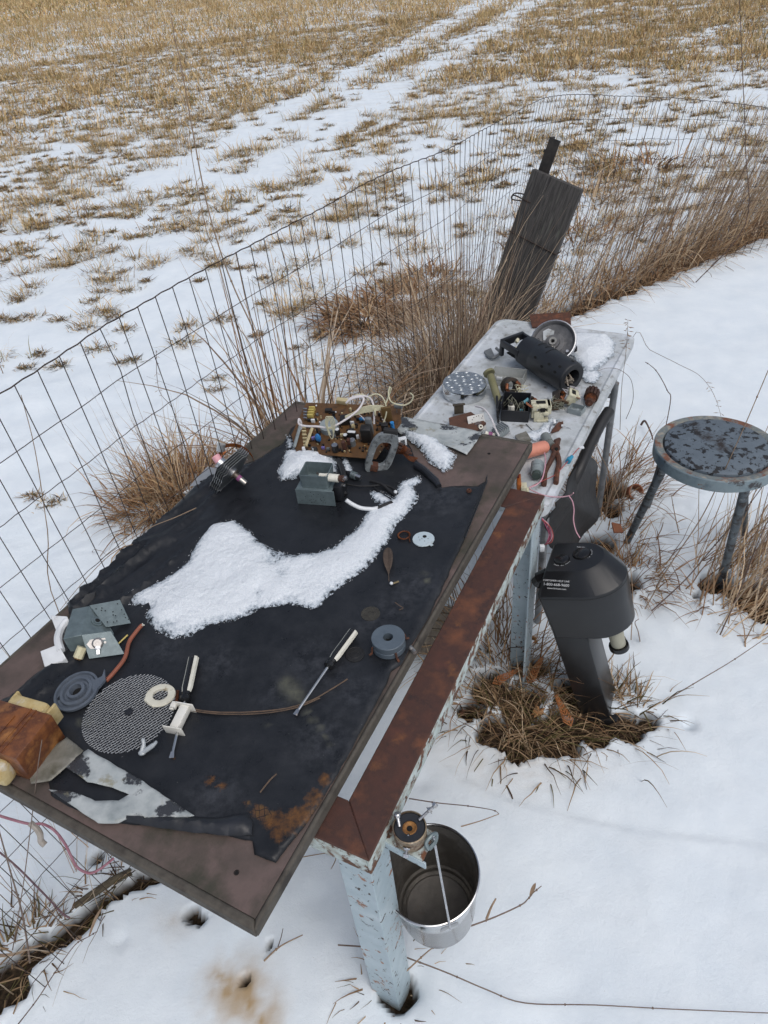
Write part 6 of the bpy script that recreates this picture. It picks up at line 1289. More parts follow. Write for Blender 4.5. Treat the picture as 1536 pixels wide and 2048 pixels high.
mb = MB(); mb.box((.010, .012, .012), (.046, .040, .024), rotm(0, rad(-16), rad(25)), bev=.001); mb.build('block_body', GREYC, fb)
for k in range(6): mb = MB(); mb.box((-.008+k*.0075, .010, .026), (.0012, .040, .012), rotm(0, rad(-16), rad(25))); mb.build('cooling_fin', EDG, fb)
mb = MB(); mb.tube(spline([TW(951, 812, .06), TW(968, 818, .07), TW(982, 836, .06), TW(990, 856, .04), TW(998, 872, .02)], 6), .0034, 8); solo(mb, 'white_cable', WW, 'white cable hanging down in front of the black electronics box', 'cable')
cord_t = MB(); cord_t.tube(spline([TW(994, 772, .03), TW(994, 800, .03), TW(996, 838, .015), TW(998, 848, .01)], 6), .0045, 8); solo(cord_t, 'black_cable', RUBBER, 'black cable running down left of the black electronics box', 'cable')
mb = MB(); mb.prism([tuple(TW(*q))[:2] for q in ((1030, 876), (1052, 868), (1062, 884), (1040, 892))], ZQ+.003, ZQ+.012); solo(mb, 'translucent_scrap', FILM2, 'dull translucent lid half under the far corner of the wooden board', 'lid')
# salmon tube, grey jar, pliers, cylinder, switch
SAL = mat('salmon_plastic', [(.62, .25, .17), (.54, .21, .15)], 20, .45, wear=((.35, .15, .1), 40, .62, .75))
zs = .018; a = W(1040, 908, ZQ+.030); b = W(1092, 893, ZQ+.026); d_ = (b-a).normalized()
mb = MB(); pr = [(0, 0)]; rs = .022
Mx = axm(a, d_, (0, 0, 1)); Lq = (b-a).length
mb.lathe([(rs, -.05), (rs, Lq-.010), (rs*.92, Lq-.002), (rs*.72, Lq+.004), (rs*.4, Lq+.008), (0, Lq+.009)], 30, M=Mx @ rotm(0, rad(90), 0)); solo(mb, 'pink_handle', SAL, 'salmon pink rounded plastic handle poking out past the board corner', 'handle')
mb = MB(); mb.cyl(TW(1098, 886, .014), TW(1090, 872, .014), .016, n=18); mb.cyl(TW(1104, 892, .014), TW(1098, 886, .014), .013, n=18); solo(mb, 'grey_jar', mat('dusty_glass', [(.17, .19, .18), (.23, .25, .24)], 30, .35, alpha=.9), 'small dusty grey cylinder behind the salmon handle', 'cylinder')
pl_ = thing('rusty_pliers', 'rusty brown pliers lying open on the table by the salmon handle', 'pliers', M=fr((1112, 892), (1112, 940), ZQ))
PI_ = MW[pl_].inverted()
def pz(u, v, z): return PI_ @ W(u, v, ZQ+z)
mb = MB(); mb.tube(spline([pz(1110, 905, .010), pz(1120, 925, .008), pz(1116, 940, .008), pz(1113, 965, .009)], 5), [.008, .0075, .007, .0065]*4, 8) if False else mb.tube(spline([pz(1106, 893, .010), pz(1114, 906, .009), pz(1118, 925, .009), pz(1114, 945, .009), pz(1112, 966, .009)], 5), .0085, 8); mb.build('right_handle', RUST, pl_)
mb = MB(); mb.tube(spline([pz(1112, 893, .012), pz(1106, 912, .012), pz(1100, 925, .010), pz(1090, 945, .008), pz(1088, 970, .007)], 5), .0085, 8); mb.build('left_handle', RUSTD, pl_)
mb = MB(); Mx = Matrix.Translation(pz(1111, 888, .008)); mb.cyl(pz(1111, 896, .002), pz(1111, 896, .020), .015, n=16); q0 = pz(1111, 896, .010); mb.tube([pz(1110, 896, .010), pz(1113, 884, .010), pz(1119, 878, .010)], [.013, .012, .006], 8); mb.build('jaw', RUSTD, pl_)
mb = MB(); mb.cyl(pz(1113, 898, .018), pz(1113, 898, .023), .006, n=12); mb.build('pivot', HOLE, pl_)
cy_ = thing('grey_cylinder', 'grey ribbed cylinder with a dark toothed end by the bench corner', 'cylinder', M=axm(W(1075, 930, ZQ+.022), W(1070, 975, ZQ+.020)-W(1075, 930, ZQ+.022), (0, 0, 1)))
mb = MB(); mb.cyl((-.004, 0, 0), (.018, 0, 0), .0205, n=28); mb.cyl((.0185, 0, 0), (.033, 0, 0), .0198, n=28); mb.cyl((.0335, 0, 0), (.046, 0, 0), .0190, .017, 28); mb.build('body', GREYC, cy_); mb = MB(); mb.cyl((.046, 0, 0), (.060, 0, 0), .014, n=10); mb.build('toothed_end', mat('dark_green', [(.03, .05, .045), (.06, .08, .07)], 40, .5), cy_, smooth=0)
sw = thing('cream_switch', 'orange relay with cream terminal block tucked under the board corner', 'relay', M=fr((1038, 985), (1060, 985), ZQ+.030))
mb = MB(); mb.box((.000, .028, .010), (.012, .055, .040), bev=.001); mb.build('orange_case', mat('orange_case_mat', [(.36, .11, .02), (.25, .07, .015)], 25, .5), sw); mb = MB(); mb.box((.014, .006, .012), (.018, .028, .024), bev=.002); mb.box((.026, -.002, .004), (.006, .022, .018), bev=.001); mb.build('terminal_block', CREAM, sw); mb = MB(); mb.box((-.002, .052, .020), (.006, .04, .03), bev=.001); mb.build('red_side', mat('dark_red', [(.12, .012, .012), (.08, .01, .01)], 25, .4), sw)
# wires over the table edge
PK = mat('pink_wire', [(.56, .32, .36), (.45, .24, .30)], 40, .5); RW = mat('red_wire', [(.38, .07, .06), (.28, .05, .05)], 30, .5); MG = mat('magenta_wire', [(.36, .07, .14), (.26, .05, .10)], 30, .5)
def wc(lst, r, m, label, name='wire', cat='wire'):
    mb = MB(); mb.tube(spline([W(u, v, z) for u, v, z in lst], 8), r, 7); return solo(mb, name, m, label, cat)
wc([(1089, 906, ZT+.03), (1091, 925, ZT+.04), (1085, 955, ZT+.05), (1075, 968, ZT+.04), (1062, 974, ZT+.04), (1058, 975, ZT+.04)], .0022, PK, 'pale pink wire looping from the salmon handle to the cream switch')
wc([(1058, 975, ZT+.035), (1085, 962, ZT+.012), (1110, 950, ZT+.010), (1120, 940, ZT+.010), (1136, 922, ZT+.008)], .0015, RW, 'thin red wire running to the blue crimp at the table rim')
mb = MB(); mb.cyl(W(1137, 921, ZT+.008), W(1144, 913, ZT+.008), .0075, .006, 12); mb.cyl(W(1136, 923, ZT+.008), W(1139, 918, ZT+.008), .009, n=12); solo(mb, 'blue_crimp', mat('crimp_blue', [(.02, .20, .34), (.03, .27, .42)], 30, .4), 'blue crimp connector on the right rim of the folding table', 'crimp')
wc([(1144, 912, ZT+.008), (1152, 902, ZT+.008), (1158, 896, ZT+.008)], .0015, RW, 'last bit of red wire above the blue crimp')
mb = MB(); mb.box(tuple(W(1163, 895, ZT+.008)), (.016, .010, .006), bev=.001); solo(mb, 'white_plug', WHITEP, 'tiny white plug at the right rim of the folding table', 'plug')
wc([(1058, 978, ZT+.03), (1080, 988, ZT+.03), (1100, 993, ZT+.01), (1120, 994, .66), (1136, 992, .62), (1142, 990, .62), (1147, 986, .64)], .0019, PK, 'pink wire stretched from the cream switch over the dark hose')
wc([(1138, 992, .64), (1145, 1003, .63), (1148, 1020, .62), (1147, 1040, .62), (1152, 1062, .61), (1160, 1076, .60)], .0019, PK, 'pink wire hanging down onto the black appliance')
for k, (dx, dy) in enumerate(((0, 0), (3, 1), (-3, 2), (5, 4))):
    wc([(1084, 1036+dy, .66), (1094+dx, 1048+dy, .65), (1101+dx, 1068, .62), (1098+dx, 1080+dy, .60), (1090, 1089, .58)], .0014, [MG, PK, MG, RW][k], ['magenta', 'pink', 'darkest magenta', 'red'][k]+' wire curling from behind the bench leg into the appliance plug')
mb = MB(); mb.box(tuple(W(1084, 1096, .58)), (.014, .012, .022), bev=.001); solo(mb, 'plug_block', WHITEP, 'small white plug block where the magenta wires meet the black appliance', 'plug')
# clear dish edge on right + dark hose and black tarp under the table
HOSE = mat('dark_hose', [(.010, .010, .011), (.018, .018, .02)], 20, .5, bump=.1)
hs_ = thing('black_hose', 'thick black corrugated hose end hanging below the right rim of the table', 'hose', M=Matrix.Translation(W(1216, 822, .60)))
mb = MB(); mb.tube(spline([W(1218, 822, .62), W(1200, 850, .60), W(1180, 890, .57), (W(1160, 935, .54)), W(1145, 965, .50)], 6), .021, 18); mb.build('hose_tube', HOSE, hs_, world=True)
mb = MB(); d_ = (W(1218, 822, .62)-W(1210, 834, .61)).normalized(); mb.cyl(W(1218, 822, .62), W(1218, 822, .62)+d_*.004, .019, n=18); mb.build('hose_mouth', BLACKP, hs_, world=True)
TARP = mat('black_tarp', [(.012, .012, .013), (.020, .020, .022)], 9, .6, bump=.5, bscale=40)
tp = [(1112, 1010, .58), (1138, 962, .56), (1168, 905, .55), (1186, 925, .40), (1196, 985, .25), (1182, 1060, .20), (1140, 1100, .22), (1100, 1092, .35), (1092, 1050, .48)]
mb = MB(); cpt = W(1145, 1010, .46); pts = [W(*q) for q in tp]; pts = spline(pts+[pts[0]], 4)[:-1]; k = len(pts); v = [cpt]; 
for r_ in (.35, .7, 1.0):
    for i, q in enumerate(pts): p_ = cpt.lerp(q, r_); p_ = p_+Vector((.012*math.sin(i*1.1), .012*math.cos(i*.9), .010*math.sin(i*.7)))*r_; v.append(p_)
f = [(0, 1+i, 1+(i+1) % k) for i in range(k)]
for j in range(2):
    for i in range(k): f.append((1+j*k+i, 1+(j+1)*k+i, 1+(j+1)*k+(i+1) % k, 1+j*k+(i+1) % k))
mb.add(v, f); solo(mb, 'black_bag', TARP, 'limp black plastic bag hanging in the shade under the table rim', 'bag', smooth=80, solid=.003)
# ================================================================ black kitchen appliance leaning on the far leg
AB = mat('appliance_black', [(.010, .0105, .012), (.015, .016, .018)], 10, .30, bump=.08, bscale=400, dist=.001, wear=((.05, .045, .04), 60, .66, .8, .6)); AB2 = mat('appliance_gloss', [(.008, .008, .009), (.012, .012, .013)], 10, .18)
PRT = mat('printed_white', [(.62, .63, .64)], 30, .6)
ag = W(1232, 1405, 0); tl_ = rad(17)
yv = Vector((ag.x, ag.y, 0)).normalized(); xv = Vector((yv.y, -yv.x, 0)); upa = (Vector((0, 0, 1))*math.cos(tl_)-xv*math.sin(tl_)); xa_ = (xv*math.cos(tl_)+Vector((0, 0, 1))*math.sin(tl_))
AMt = Matrix.Translation((ag.x, ag.y, -.03)) @ Matrix((xa_, yv, upa)).transposed().to_4x4()
ap = thing('kitchen_appliance', 'black plastic kitchen appliance with printed help line number leaning on the far bench leg', 'appliance', M=AMt)
# housing: local x right, y away, z up. D-shaped plan, sheared top
Hb, Ht = .425, .645
def dsh(w, dpt, k=18, x0=0, y0=0):
    o = [(x0-w*.50, y0-dpt*.44), (x0-w*.46, y0-dpt*.50)]
    for i in range(k+1):
        t = -math.pi/2+math.pi*i/k; o.append((x0+w*.06+w*.46*math.cos(t), y0+dpt*.5*math.sin(t)))
    o += [(x0-w*.46, y0+dpt*.50), (x0-w*.50, y0+dpt*.44)]; return o
Wd, Dp = .25, .21
secs = [(Hb, .86, 0, 0), (Hb+.006, .90, 0, 0), (Hb+.10, .93, 0, 0), (Ht-.050, .96, 0, 0), (Ht-.044, .95, 0, 0), (Ht, .68, -.014, .020), (Ht+.006, .62, -.016, .022)]
mb = MB(); v = []; k = len(dsh(1, 1))
for z, s_, ox, oy in secs: v += [(x, y, z) for x, y in dsh(Wd*s_, Dp*s_, 18, .02+ox, oy)]
f = [(j*k+i, j*k+(i+1) % k, (j+1)*k+(i+1) % k, (j+1)*k+i) for j in range(len(secs)-1) for i in range(k)]+[tuple(range(k-1, -1, -1)), tuple(range((len(secs)-1)*k, len(secs)*k))]
mb.add(v, f); mb.build('upper_housing', AB, ap, bevel=.002, smooth=30)
mb = MB(); v = []
for z, s_ in ((Ht-.0535, .9625), (Ht-.0520, .9625)): v += [(x, y, z) for x, y in dsh(Wd*s_, Dp*s_, 18, .02, 0)]
mb.add(v, [(i, (i+1) % k, k+(i+1) % k, k+i) for i in range(k)]); mb.build('seam_line', HOLE, ap)
mb = MB()
mb.box((-.052, .0, Hb/2+.008), (.100, .12, Hb+.012), taper=1.06, bev=.007); mb.build('column', AB, ap)
mb = MB(); mb.box((-.096, .035, .30), (.020, .10, .58), bev=.006); mb.build('back_spine', AB2, ap)
mb = MB(); mb.box((-.045, .01, .000), (.13, .15, .030), bev=.006); mb.build('base_plate', AB, ap)
mb = MB(); mb.cyl((.080, -.035, Hb-.075), (.080, -.035, Hb+.01), .022, .025, 28); mb.build('spout', mat('dull_cream', [(.33, .32, .25), (.27, .26, .20)], 20, .45), ap)
mb = MB(); mb.lathe([(.0225, Hb-.077), (.029, Hb-.077), (.030, Hb-.068-.013), (.030, Hb-.091), (.026, Hb-.095), (0, Hb-.095)], 30, M=T(.080, -.035, 0)); mb.build('spout_ring', AB2, ap)
for i, (x, y, z, r_) in enumerate(((.018, .034, Ht+.0062, .024), (-.036, .008, Ht+.0062, .021))):
    mb = MB(); M_ = T(x, y, z) @ rotm(0, 0, 0); mb.lathe([(r_+.0035, 0), (r_+.003, .0015), (r_+.001, .0005), (r_, .004), (r_-.003, .006), (0, .006)], 32, M=M_); mb.build('push_button', AB2, ap)
    txt = ['ON', 'OFF'][i]
def text3(body, size, M, parent, name='printed_text', m=PRT, ext=.0003):
    cu = bpy.data.curves.new(name, 'FONT'); cu.body = body; cu.size = size; cu.extrude = ext; cu.align_x = 'CENTER'; cu.align_y = 'CENTER'; cu.space_character = 1.05
    to = bpy.data.objects.new(name, cu); COL.objects.link(to); bpy.context.view_layer.update()
    dg_ = bpy.context.evaluated_depsgraph_get(); me = bpy.data.meshes.new_from_object(to.evaluated_get(dg_)); bpy.data.objects.remove(to); me.name = name; me.materials.clear(); me.materials.append(m)
    o = bpy.data.objects.new(name, me); COL.objects.link(o); o.parent = parent; o.matrix_local = M; MW[o] = MW[parent] @ M; return o
# help line print on the chamfer facing the viewer's left
c0_ = Vector((-.040, -Dp*.5*.95, Ht-.044)); c1_ = Vector((-.045, -Dp*.5*.68+.020, Ht))
sl_ = (c1_-c0_).normalized(); nr_ = Vector((1, 0, 0)).cross(sl_).normalized(); pc_ = c0_.lerp(c1_, .52)+nr_*.0016
TM_ = Matrix.Translation(pc_) @ Matrix((Vector((1, 0, 0)), sl_, nr_)).transposed().to_4x4()
TM_ = TM_ @ rotm(0, 0, rad(-6))
text3('CUSTOMER HELP LINE', .0074, TM_ @ T(0.002, .0135, 0), ap); text3('1-800-668-9600', .0112, TM_ @ T(.002, .002, 0), ap); text3('www.fantom.com', .0074, TM_ @ T(.004, -.009, 0), ap)
text3('PUSH ON', .0055, T(.010, .064, Ht+.0068) @ rotm(0, 0, rad(-8)), ap)
def arctext(body, r, c_, a0, da, size, M=None):
    for i, ch in enumerate(body):
        if ch == ' ': continue
        a = a0+da*i; M_ = (M or Matrix.Identity(4)) @ T(c_[0]+r*math.cos(a), c_[1]+r*math.sin(a), c_[2]) @ rotm(0, 0, a-math.pi/2); yield ch, size, M_
mbT = []
for ch, s_, M_ in list(arctext('SPEED HI', .030, (.018, .034, Ht+.0068), rad(35), -rad(11), .0050))+list(arctext('TURN TO OPEN', .0265, (-.036, .008, Ht+.0068), rad(-20), -rad(10), .0048)):
    if M_.translation.z < .1:
        loc = M_.translation; M_ = T(-.062, -.004, Ht-.012) @ rotm(0, rad(-26), 0) @ T(loc.x+.062, loc.y+.004, .0012) @ rotm(0, 0, M_.to_euler().z)
    mbT.append((ch, s_, M_))
for ch, s_, M_ in mbT: text3(ch, s_, M_, ap, 'printed_letter')
mb = MB(); mb.tube([(.045, -.03, Ht-.012), (.052, -.048, Ht-.025), (.082, -.040, Ht-.035), (.112, -.026, Ht-.044)], .0008, 4); mb.build('lid_notch_line', HOLE, ap)
mb = MB(); mb.cyl((-.108, -.030, Ht-.040), (-.078, -.020, Ht-.030), .024, n=24); mb.cyl((-.118, -.034, Ht-.050), (-.104, -.030, Ht-.038), .019, n=24); mb.build('cord_barrel', AB2, ap)
# ================================================================ dry grass
GRM = mat('dry_grass', [(.3, .2, .1)], 60, .8, attr='Col', spec=.2)
PAL = {'straw': [(.46, .34, .22), (.58, .45, .31), (.34, .235, .145), (.25, .165, .10)], 'field': [(.54, .38, .185), (.68, .52, .30), (.44, .29, .13), (.21, .185, .075), (.60, .43, .22), (.30, .18, .08)],
       'brown': [(.22, .12, .062), (.32, .19, .10), (.40, .27, .15), (.14, .075, .04)], 'grey': [(.40, .31, .22), (.50, .40, .30), (.30, .215, .15), (.21, .145, .105)], 'mat': [(.11, .068, .038), (.22, .145, .08), (.06, .038, .025), (.36, .25, .15), (.10, .085, .035)], 'dark': [(.05, .03, .025), (.08, .05, .04)]}
RG = np.random.RandomState(11)
def blades(root, az, lean, droop, Ln, w, segs, pal):
    n = len(root); t = np.linspace(0, 1, segs+1); V = np.zeros((n, segs+1, 2, 3)); p = np.array(root, float).copy()
    tw = RG.uniform(-.9, .9, n); sx = -np.sin(az+tw); sy = np.cos(az+tw)
    for j in range(segs+1):
        ww = w*(1-.85*t[j]**1.5)*.5
        V[:, j, 0] = p+np.c_[sx*ww, sy*ww, np.zeros(n)]; V[:, j, 1] = p-np.c_[sx*ww, sy*ww, np.zeros(n)]
        if j < segs:
            th = lean+droop*((t[j]+.5/segs)**1.4); th = np.clip(th, -2.8, 2.8); st_ = Ln/segs; azj = az+RG.normal(0, .10, n)
            p = p+np.c_[np.sin(th)*np.cos(azj)*st_, np.sin(th)*np.sin(azj)*st_, np.cos(th)*st_]
    V = V.reshape(-1, 3); b = (np.arange(n)*(segs+1)*2)[:, None]+(np.arange(segs)*2)[None]; b = b.ravel(); F = np.c_[b, b+1, b+3, b+2]
    P_ = np.array(PAL[pal]); c = P_[RG.randint(0, len(P_), n)]*RG.uniform(.75, 1.2, n)[:, None]; c = np.repeat(c, (segs+1)*2, 0); return V, F, np.c_[c, np.ones(len(c))]
class GB:
    def __init__(s): s.V = []; s.F = []; s.C = []; s.n = 0
    def add(s, r): V, F, C = r; s.V.append(V); s.F.append(F+s.n); s.C.append(C); s.n += len(V)
    def build(s, name, origin=None):
        V = np.concatenate(s.V); o_ = np.array([0, 0, 0.]) if origin is None else np.array(origin)
        o = np_mesh(name, V-o_, np.concatenate(s.F), np.concatenate(s.C), GRM, smooth=False); o.location = tuple(o_); MW[o] = Matrix.Translation(o.location); return o
def clump(gb, c, rad_, n, L0, L1, lean0, lean1, droop0, droop1, w, pal, segs=5, az0=None, azs=3.2, seeds=0, rz=1.0):
    q = RG.normal(0, .5, (n, 2))*rad_; x = c[0]+q[:, 0]; y = c[1]+q[:, 1]*rz; z = gz(x, y)-.01
    if az0 is None: az = np.arctan2(q[:, 1], q[:, 0])+RG.normal(0, .7, n)
    else: az = az0+RG.uniform(-azs, azs, n)
    Ln = RG.uniform(L0, L1, n); gb.add(blades(np.c_[x, y, z], az, RG.uniform(lean0, lean1, n), RG.uniform(droop0, droop1, n), Ln, w*RG.uniform(.6, 1.4, n), segs, pal))
    return x, y, z, az, Ln
# ---- stubble in the field
gb = GB()
def wedge(n, r0, r1, a0=-36, a1=36):
    r = np.sqrt(RG.uniform(r0*r0, r1*r1, n)); a = np.radians(RG.uniform(a0, a1, n)); return r*np.sin(a), r*np.cos(a)
for r0, r1, den, nb_, sg, L0, L1, wd, rr0 in ((2.3, 4.5, 8, 50, 4, .025, .085, .0036, .040), (4.5, 7.5, 17, 56, 3, .03, .12, .0048, .044), (7.5, 14, 28, 36, 3, .045, .155, .0070, .052), (14, 28, 36, 14, 2, .07, .19, .0135, .065), (28, 60, 24, 6, 1, .10, .22, .030, .11), (60, 160, 5, 5, 1, .16, .30, .10, .4)):
    n = int(den*1.257/2*(r1*r1-r0*r0)); x, y = wedge(n, r0, r1)
    if r0 >= 60: k = x < 0.1*y; x, y = x[k], y[k]
    f = field_f(x, y); m = fbm(x*1.1, y*1.6, 3, 50)*.8+.35*fbm(x*.10, y*.18, 2, 60)
    keep = (f > .95) & (RG.uniform(size=len(x)) < np.clip(np.interp(np.hypot(x, y), [3, 5, 7, 10, 14, 25], [.22, .42, .62, .78, .84, .90])+2.2*m, .03, 1))
    dT = np.minimum(np.abs(x-(1.844+(y-20.76)*.366)), np.abs(x-(1.637+(y-16.0)*.403))); keep &= ~((dT < .25+.01*y) & (y > 8.5) & (RG.uniform(size=len(x)) < .9))
    x, y = x[keep], y[keep]; n = len(x); big = RG.gamma(1.6, .62, n)*np.clip(1+1.6*fbm(x*.9, y*.9, 2, 71), .4, 1.8)
    X_ = np.repeat(x, nb_); Y_ = np.repeat(y, nb_); B_ = np.repeat(big, nb_); N_b = len(X_)
    q = RG.normal(0, 1, (N_b, 2))*(rr0*np.sqrt(B_))[:, None]; q[:, 0] *= 1.3; X_ = X_+q[:, 0]; Y_ = Y_+q[:, 1]; Z_ = gz(X_, Y_)-.006 if r0 < 28 else .05*0+gz(X_, Y_)-.01
    az = np.arctan2(q[:, 1], q[:, 0])+RG.normal(0, .8, N_b); L_n = RG.uniform(L0, L1, N_b)*np.clip(B_, .35, 1.6)
    gb.add(blades(np.c_[X_, Y_, Z_], az, RG.uniform(.0, .95, N_b), RG.uniform(.2, 2.2, N_b), L_n*1.15, wd*RG.uniform(.6, 1.4, N_b), sg, 'field'))
    # matted feet of the tufts
    if r0 < 28:
        M_n = int(nb_*.8); X2 = np.repeat(x, M_n); Y2 = np.repeat(y, M_n); B2 = np.repeat(big, M_n); q = RG.normal(0, .8, (len(X2), 2))*(rr0*np.sqrt(B2))[:, None]; q[:, 0] *= 1.5; X2 += q[:, 0]; Y2 += q[:, 1]
        gb.add(blades(np.c_[X2, Y2, gz(X2, Y2)+.004], RG.uniform(0, 6.3, len(X2)), RG.uniform(1.1, 1.5, len(X2)), RG.uniform(0, .5, len(X2)), RG.uniform(L0, L1, len(X2))*.75, wd*1.6, max(1, sg-1), 'mat'))
fs = gb.build('field_stubble'); tag(fs, 'tufts of straw coloured stubble poking out of the snowy field', 'stubble', kind='stuff')
# ---- tall grass mass along the fence
gb = GB()
for cx_, cy_, n, h in ((.18, 2.95, 50, .9), (.27, 3.08, 70, 1.0), (.36, 3.22, 100, 1.15), (.44, 3.33, 130, 1.25), (.50, 3.45, 140, 1.25), (.56, 3.58, 140, 1.2), (.60, 3.70, 110, 1.1), (.30, 3.35, 80, .85), (.42, 3.60, 80, .8)):
    clump(gb, (cx_, cy_), .15, int(n*.75), h*.5, h, .02, .42, -.2, .9, .0045, 'grey', 7)
    x, y, z, az, L_ = clump(gb, (cx_, cy_), .16, int(n*1.0), h*.3, h*.85, .1, .9, .8, 3.0, .010, 'straw' if n % 20 else 'grey', 8)
for k in range(7): clump(gb, (.15+.08*k, 2.85+.13*k), .14, 70, .15, .45, .3, 1.2, .5, 1.6, .006, 'brown', 4)
tag(gb.build('tall_dry_grass'), 'dense tall dry grass standing along the fence before the plank', 'grass', kind='stuff')
gb = GB()
S_ = [W(*q) for q in strip]
for (a, b) in zip(S_[:-1], S_[1:]):
    n_ = max(1, int((b-a).length/.10))
    for k in range(n_):
        p_ = a.lerp(b, k/n_); pr = np.clip((p_.x-.7)/1.8, 0, 1); 
        clump(gb, (p_.x, p_.y+.10), .16, int(8+15*pr), .25, .5, .2, 1.2, .8, 2.6, .010, 'straw', 7, az0=.4, azs=1.8)
        clump(gb, (p_.x, p_.y+.08), .16, int(5+11*pr), .35,   .70+.45*pr, .15, .85, -.2, .9, .0055, 'straw', 6, az0=.25, azs=.55)
        clump(gb, (p_.x, p_.y+.02), .14, int(14+40*pr), .10, .30+.15*pr, .4, 1.3, .4, 1.6, .007, 'brown', 4, az0=.5, azs=2.2)
        if pr > .35: clump(gb, (p_.x+.1, p_.y+.35), .3, int(20*pr*pr), .5, 1.1, .2, .7, -.1, .4, .006, 'grey', 5, az0=.25, azs=.5)
tag(gb.build('bank_grass'), 'bank of brown dry grass leaning right along the fence behind the yard', 'grass', kind='stuff')
# ---- separate clumps
def cl_thing(name, label, spec, cat='grass clump', group=None):
    gb = GB()
    for a in spec: clump(gb, *a[0], **a[1])
    V = np.concatenate(gb.V); o = gb.build(name, (V[:, 0].mean(), V[:, 1].mean(), float(V[:, 2].min()))); return tag(o, label, cat, group)
def g2(u, v): p = GP(u, v); return (p.x, p.y)
cl_thing('grass_clump', 'drooping brown grass clump beyond the fence left of the board', [((g2(375, 985), .26, 620, .12, .38, .2, 1.0, .5, 2.2, .0075, 'brown'), {}), ((g2(360, 1000), .26, 160, .2, .45, 0, .5, .2, .9, .004, 'straw'), {}), ((g2(300, 1018), .16, 260, .08, .22, .4, 1.2, .5, 2, .0075, 'brown'), {}), ((g2(330, 960), .22, 26, .3, .62, 0, .25, 0, .3, .003, 'grey'), {})])
cl_thing('broadleaf_grass', 'tall grass clump with broad curling leaves at the far left corner of the board', [(((-.36, 2.42), .09, 46, .85, 1.32, 0, .12, -.1, .3, .007, 'brown'), {'segs': 8}), (((-.30, 2.44), .10, 90, .6, 1.15, .0, .16, .3, 2.0, .015, 'grey'), {'segs': 9}), (((-.22, 2.50), .10, 80, .5, .95, .0, .25, .5, 2.4, .014, 'brown'), {'segs': 9})])
cl_thing('grass_clump', 'low sprawling dry grass between board corner and circuit board', [(((-.18, 2.58), .16, 90, .4, .85, .1, .6, .6, 2, .007, 'grey'), {'segs': 7}), (((-.02, 2.75), .16, 90, .4, .85, .1, .6, .6, 2, .006, 'grey'), {'segs': 7})])
cl_thing('matted_grass', 'reddish brown matted grass heap beyond the fence above the circuit board', [((g2(735, 640), .32, 900, .1, .32, .4, 1.4, .8, 2.2, .013, 'brown'), {'rz': .8}), ((g2(820, 600), .34, 420, .1, .3, .4, 1.4, .7, 2, .012, 'brown'), {}), ((g2(860, 560), .3, 260, .1, .25, .4, 1.4, .6, 2, .012, 'brown'), {})])
cl_thing('matted_grass', 'tan grass tussock beyond the fence right of the plank', [((g2(1180, 400), .5, 260, .12, .4, .3, 1.3, .4, 1.8, .014, 'straw'), {}), ((g2(1150, 480), .6, 240, .1, .35, .4, 1.4, .4, 1.6, .012, 'brown'), {'rz': .5})])
cl_thing('matted_grass', 'dark tussock low in the snow far beyond the right fence', [((g2(1290, 335), .6, 160, .12, .4, .4, 1.4, .4, 1.6, .016, 'brown'), {'rz': .5})])
cl_thing('grass_mat', 'thick mat of wet brown grass around the far bench leg and the appliance', [((g2(u, v), r*.8, n, .05, L_*.8, .5, 1.45, .5, 1.8, .0046, 'mat'), {}) for u, v, r, n, L_ in ((960, 1425, .14, 150, .17), (1010, 1455, .16, 240, .20), (1070, 1470, .18, 300, .22), (1140, 1450, .18, 260, .22), (1210, 1430, .16, 220, .20), (1270, 1425, .12, 130, .17), (1045, 1400, .16, 220, .22), (1150, 1395, .12, 120, .2))]+[((g2(u, v), .16, 45, .10, .24, .2, 1.1, .6, 1.8, .0045, 'straw'), {}) for u, v in ((980, 1380), (1040, 1440), (1200, 1440))]+[((g2(1000, 1330), .22, 180, .15, .40, .1, .8, .3, 1.4, .0042, 'brown'), {}), ((g2(970, 1290), .22, 120, .15, .35, .1, .8, .3, 1.4, .0042, 'mat'), {})])
cl_thing('grass_clump', 'tangled grass clump at the foot of the folding table leg', [((g2(1215, 985), .22, 300, .10, .34, .2, 1.2, .4, 1.8, .0048, 'brown'), {}), ((g2(1205, 1020), .16, 80, .15, .38, 0, .7, .1, .9, .004, 'grey'), {}), ((g2(1190, 1080), .2, 160, .08, .26, .3, 1.3, .4, 1.5, .0048, 'brown'), {})])
cl_thing('grass_clump', 'small brown grass clump right of the black appliance', [((g2(1262, 1165), .13, 150, .08, .22, .3, 1.3, .6, 2, .0048, 'brown'), {}), ((g2(1232, 1180), .12, 110, .08, .22, .3, 1.3, .6, 2, .0048, 'brown'), {})])
cl_thing('grass_clump', 'long stemmed grass clump sprawling under the stool at the right', [((g2(1470, 1180), .20, 150, .12, .42, .8, 1.35, -.2, .4, .0048, 'brown'), {'az0': .35, 'azs': .6}), ((g2(1530, 1210), .25, 200, .15, .5, .5, 1.3, -.2, .6, .0050, 'straw'), {'az0': .6, 'azs': .9}), ((g2(1410, 1195), .12, 60, .06, .18, .4, 1.3, .4, 1.5, .004, 'brown'), {}), ((g2(1560, 1180), .25, 120, .3, .7, .1, .7, 0, .4, .004, 'grey'), {'az0': .6, 'azs': .9})])
cl_thing('grass_clump', 'ring of dead grass round the foot of the near bench leg', [((g2(790, 1985), .11, 50, .04, .11, .9, 1.5, .1, .8, .0042, 'straw'), {}), ((g2(780, 1978), .10, 50, .03, .08, .8, 1.5, .2, .9, .004, 'mat'), {})])
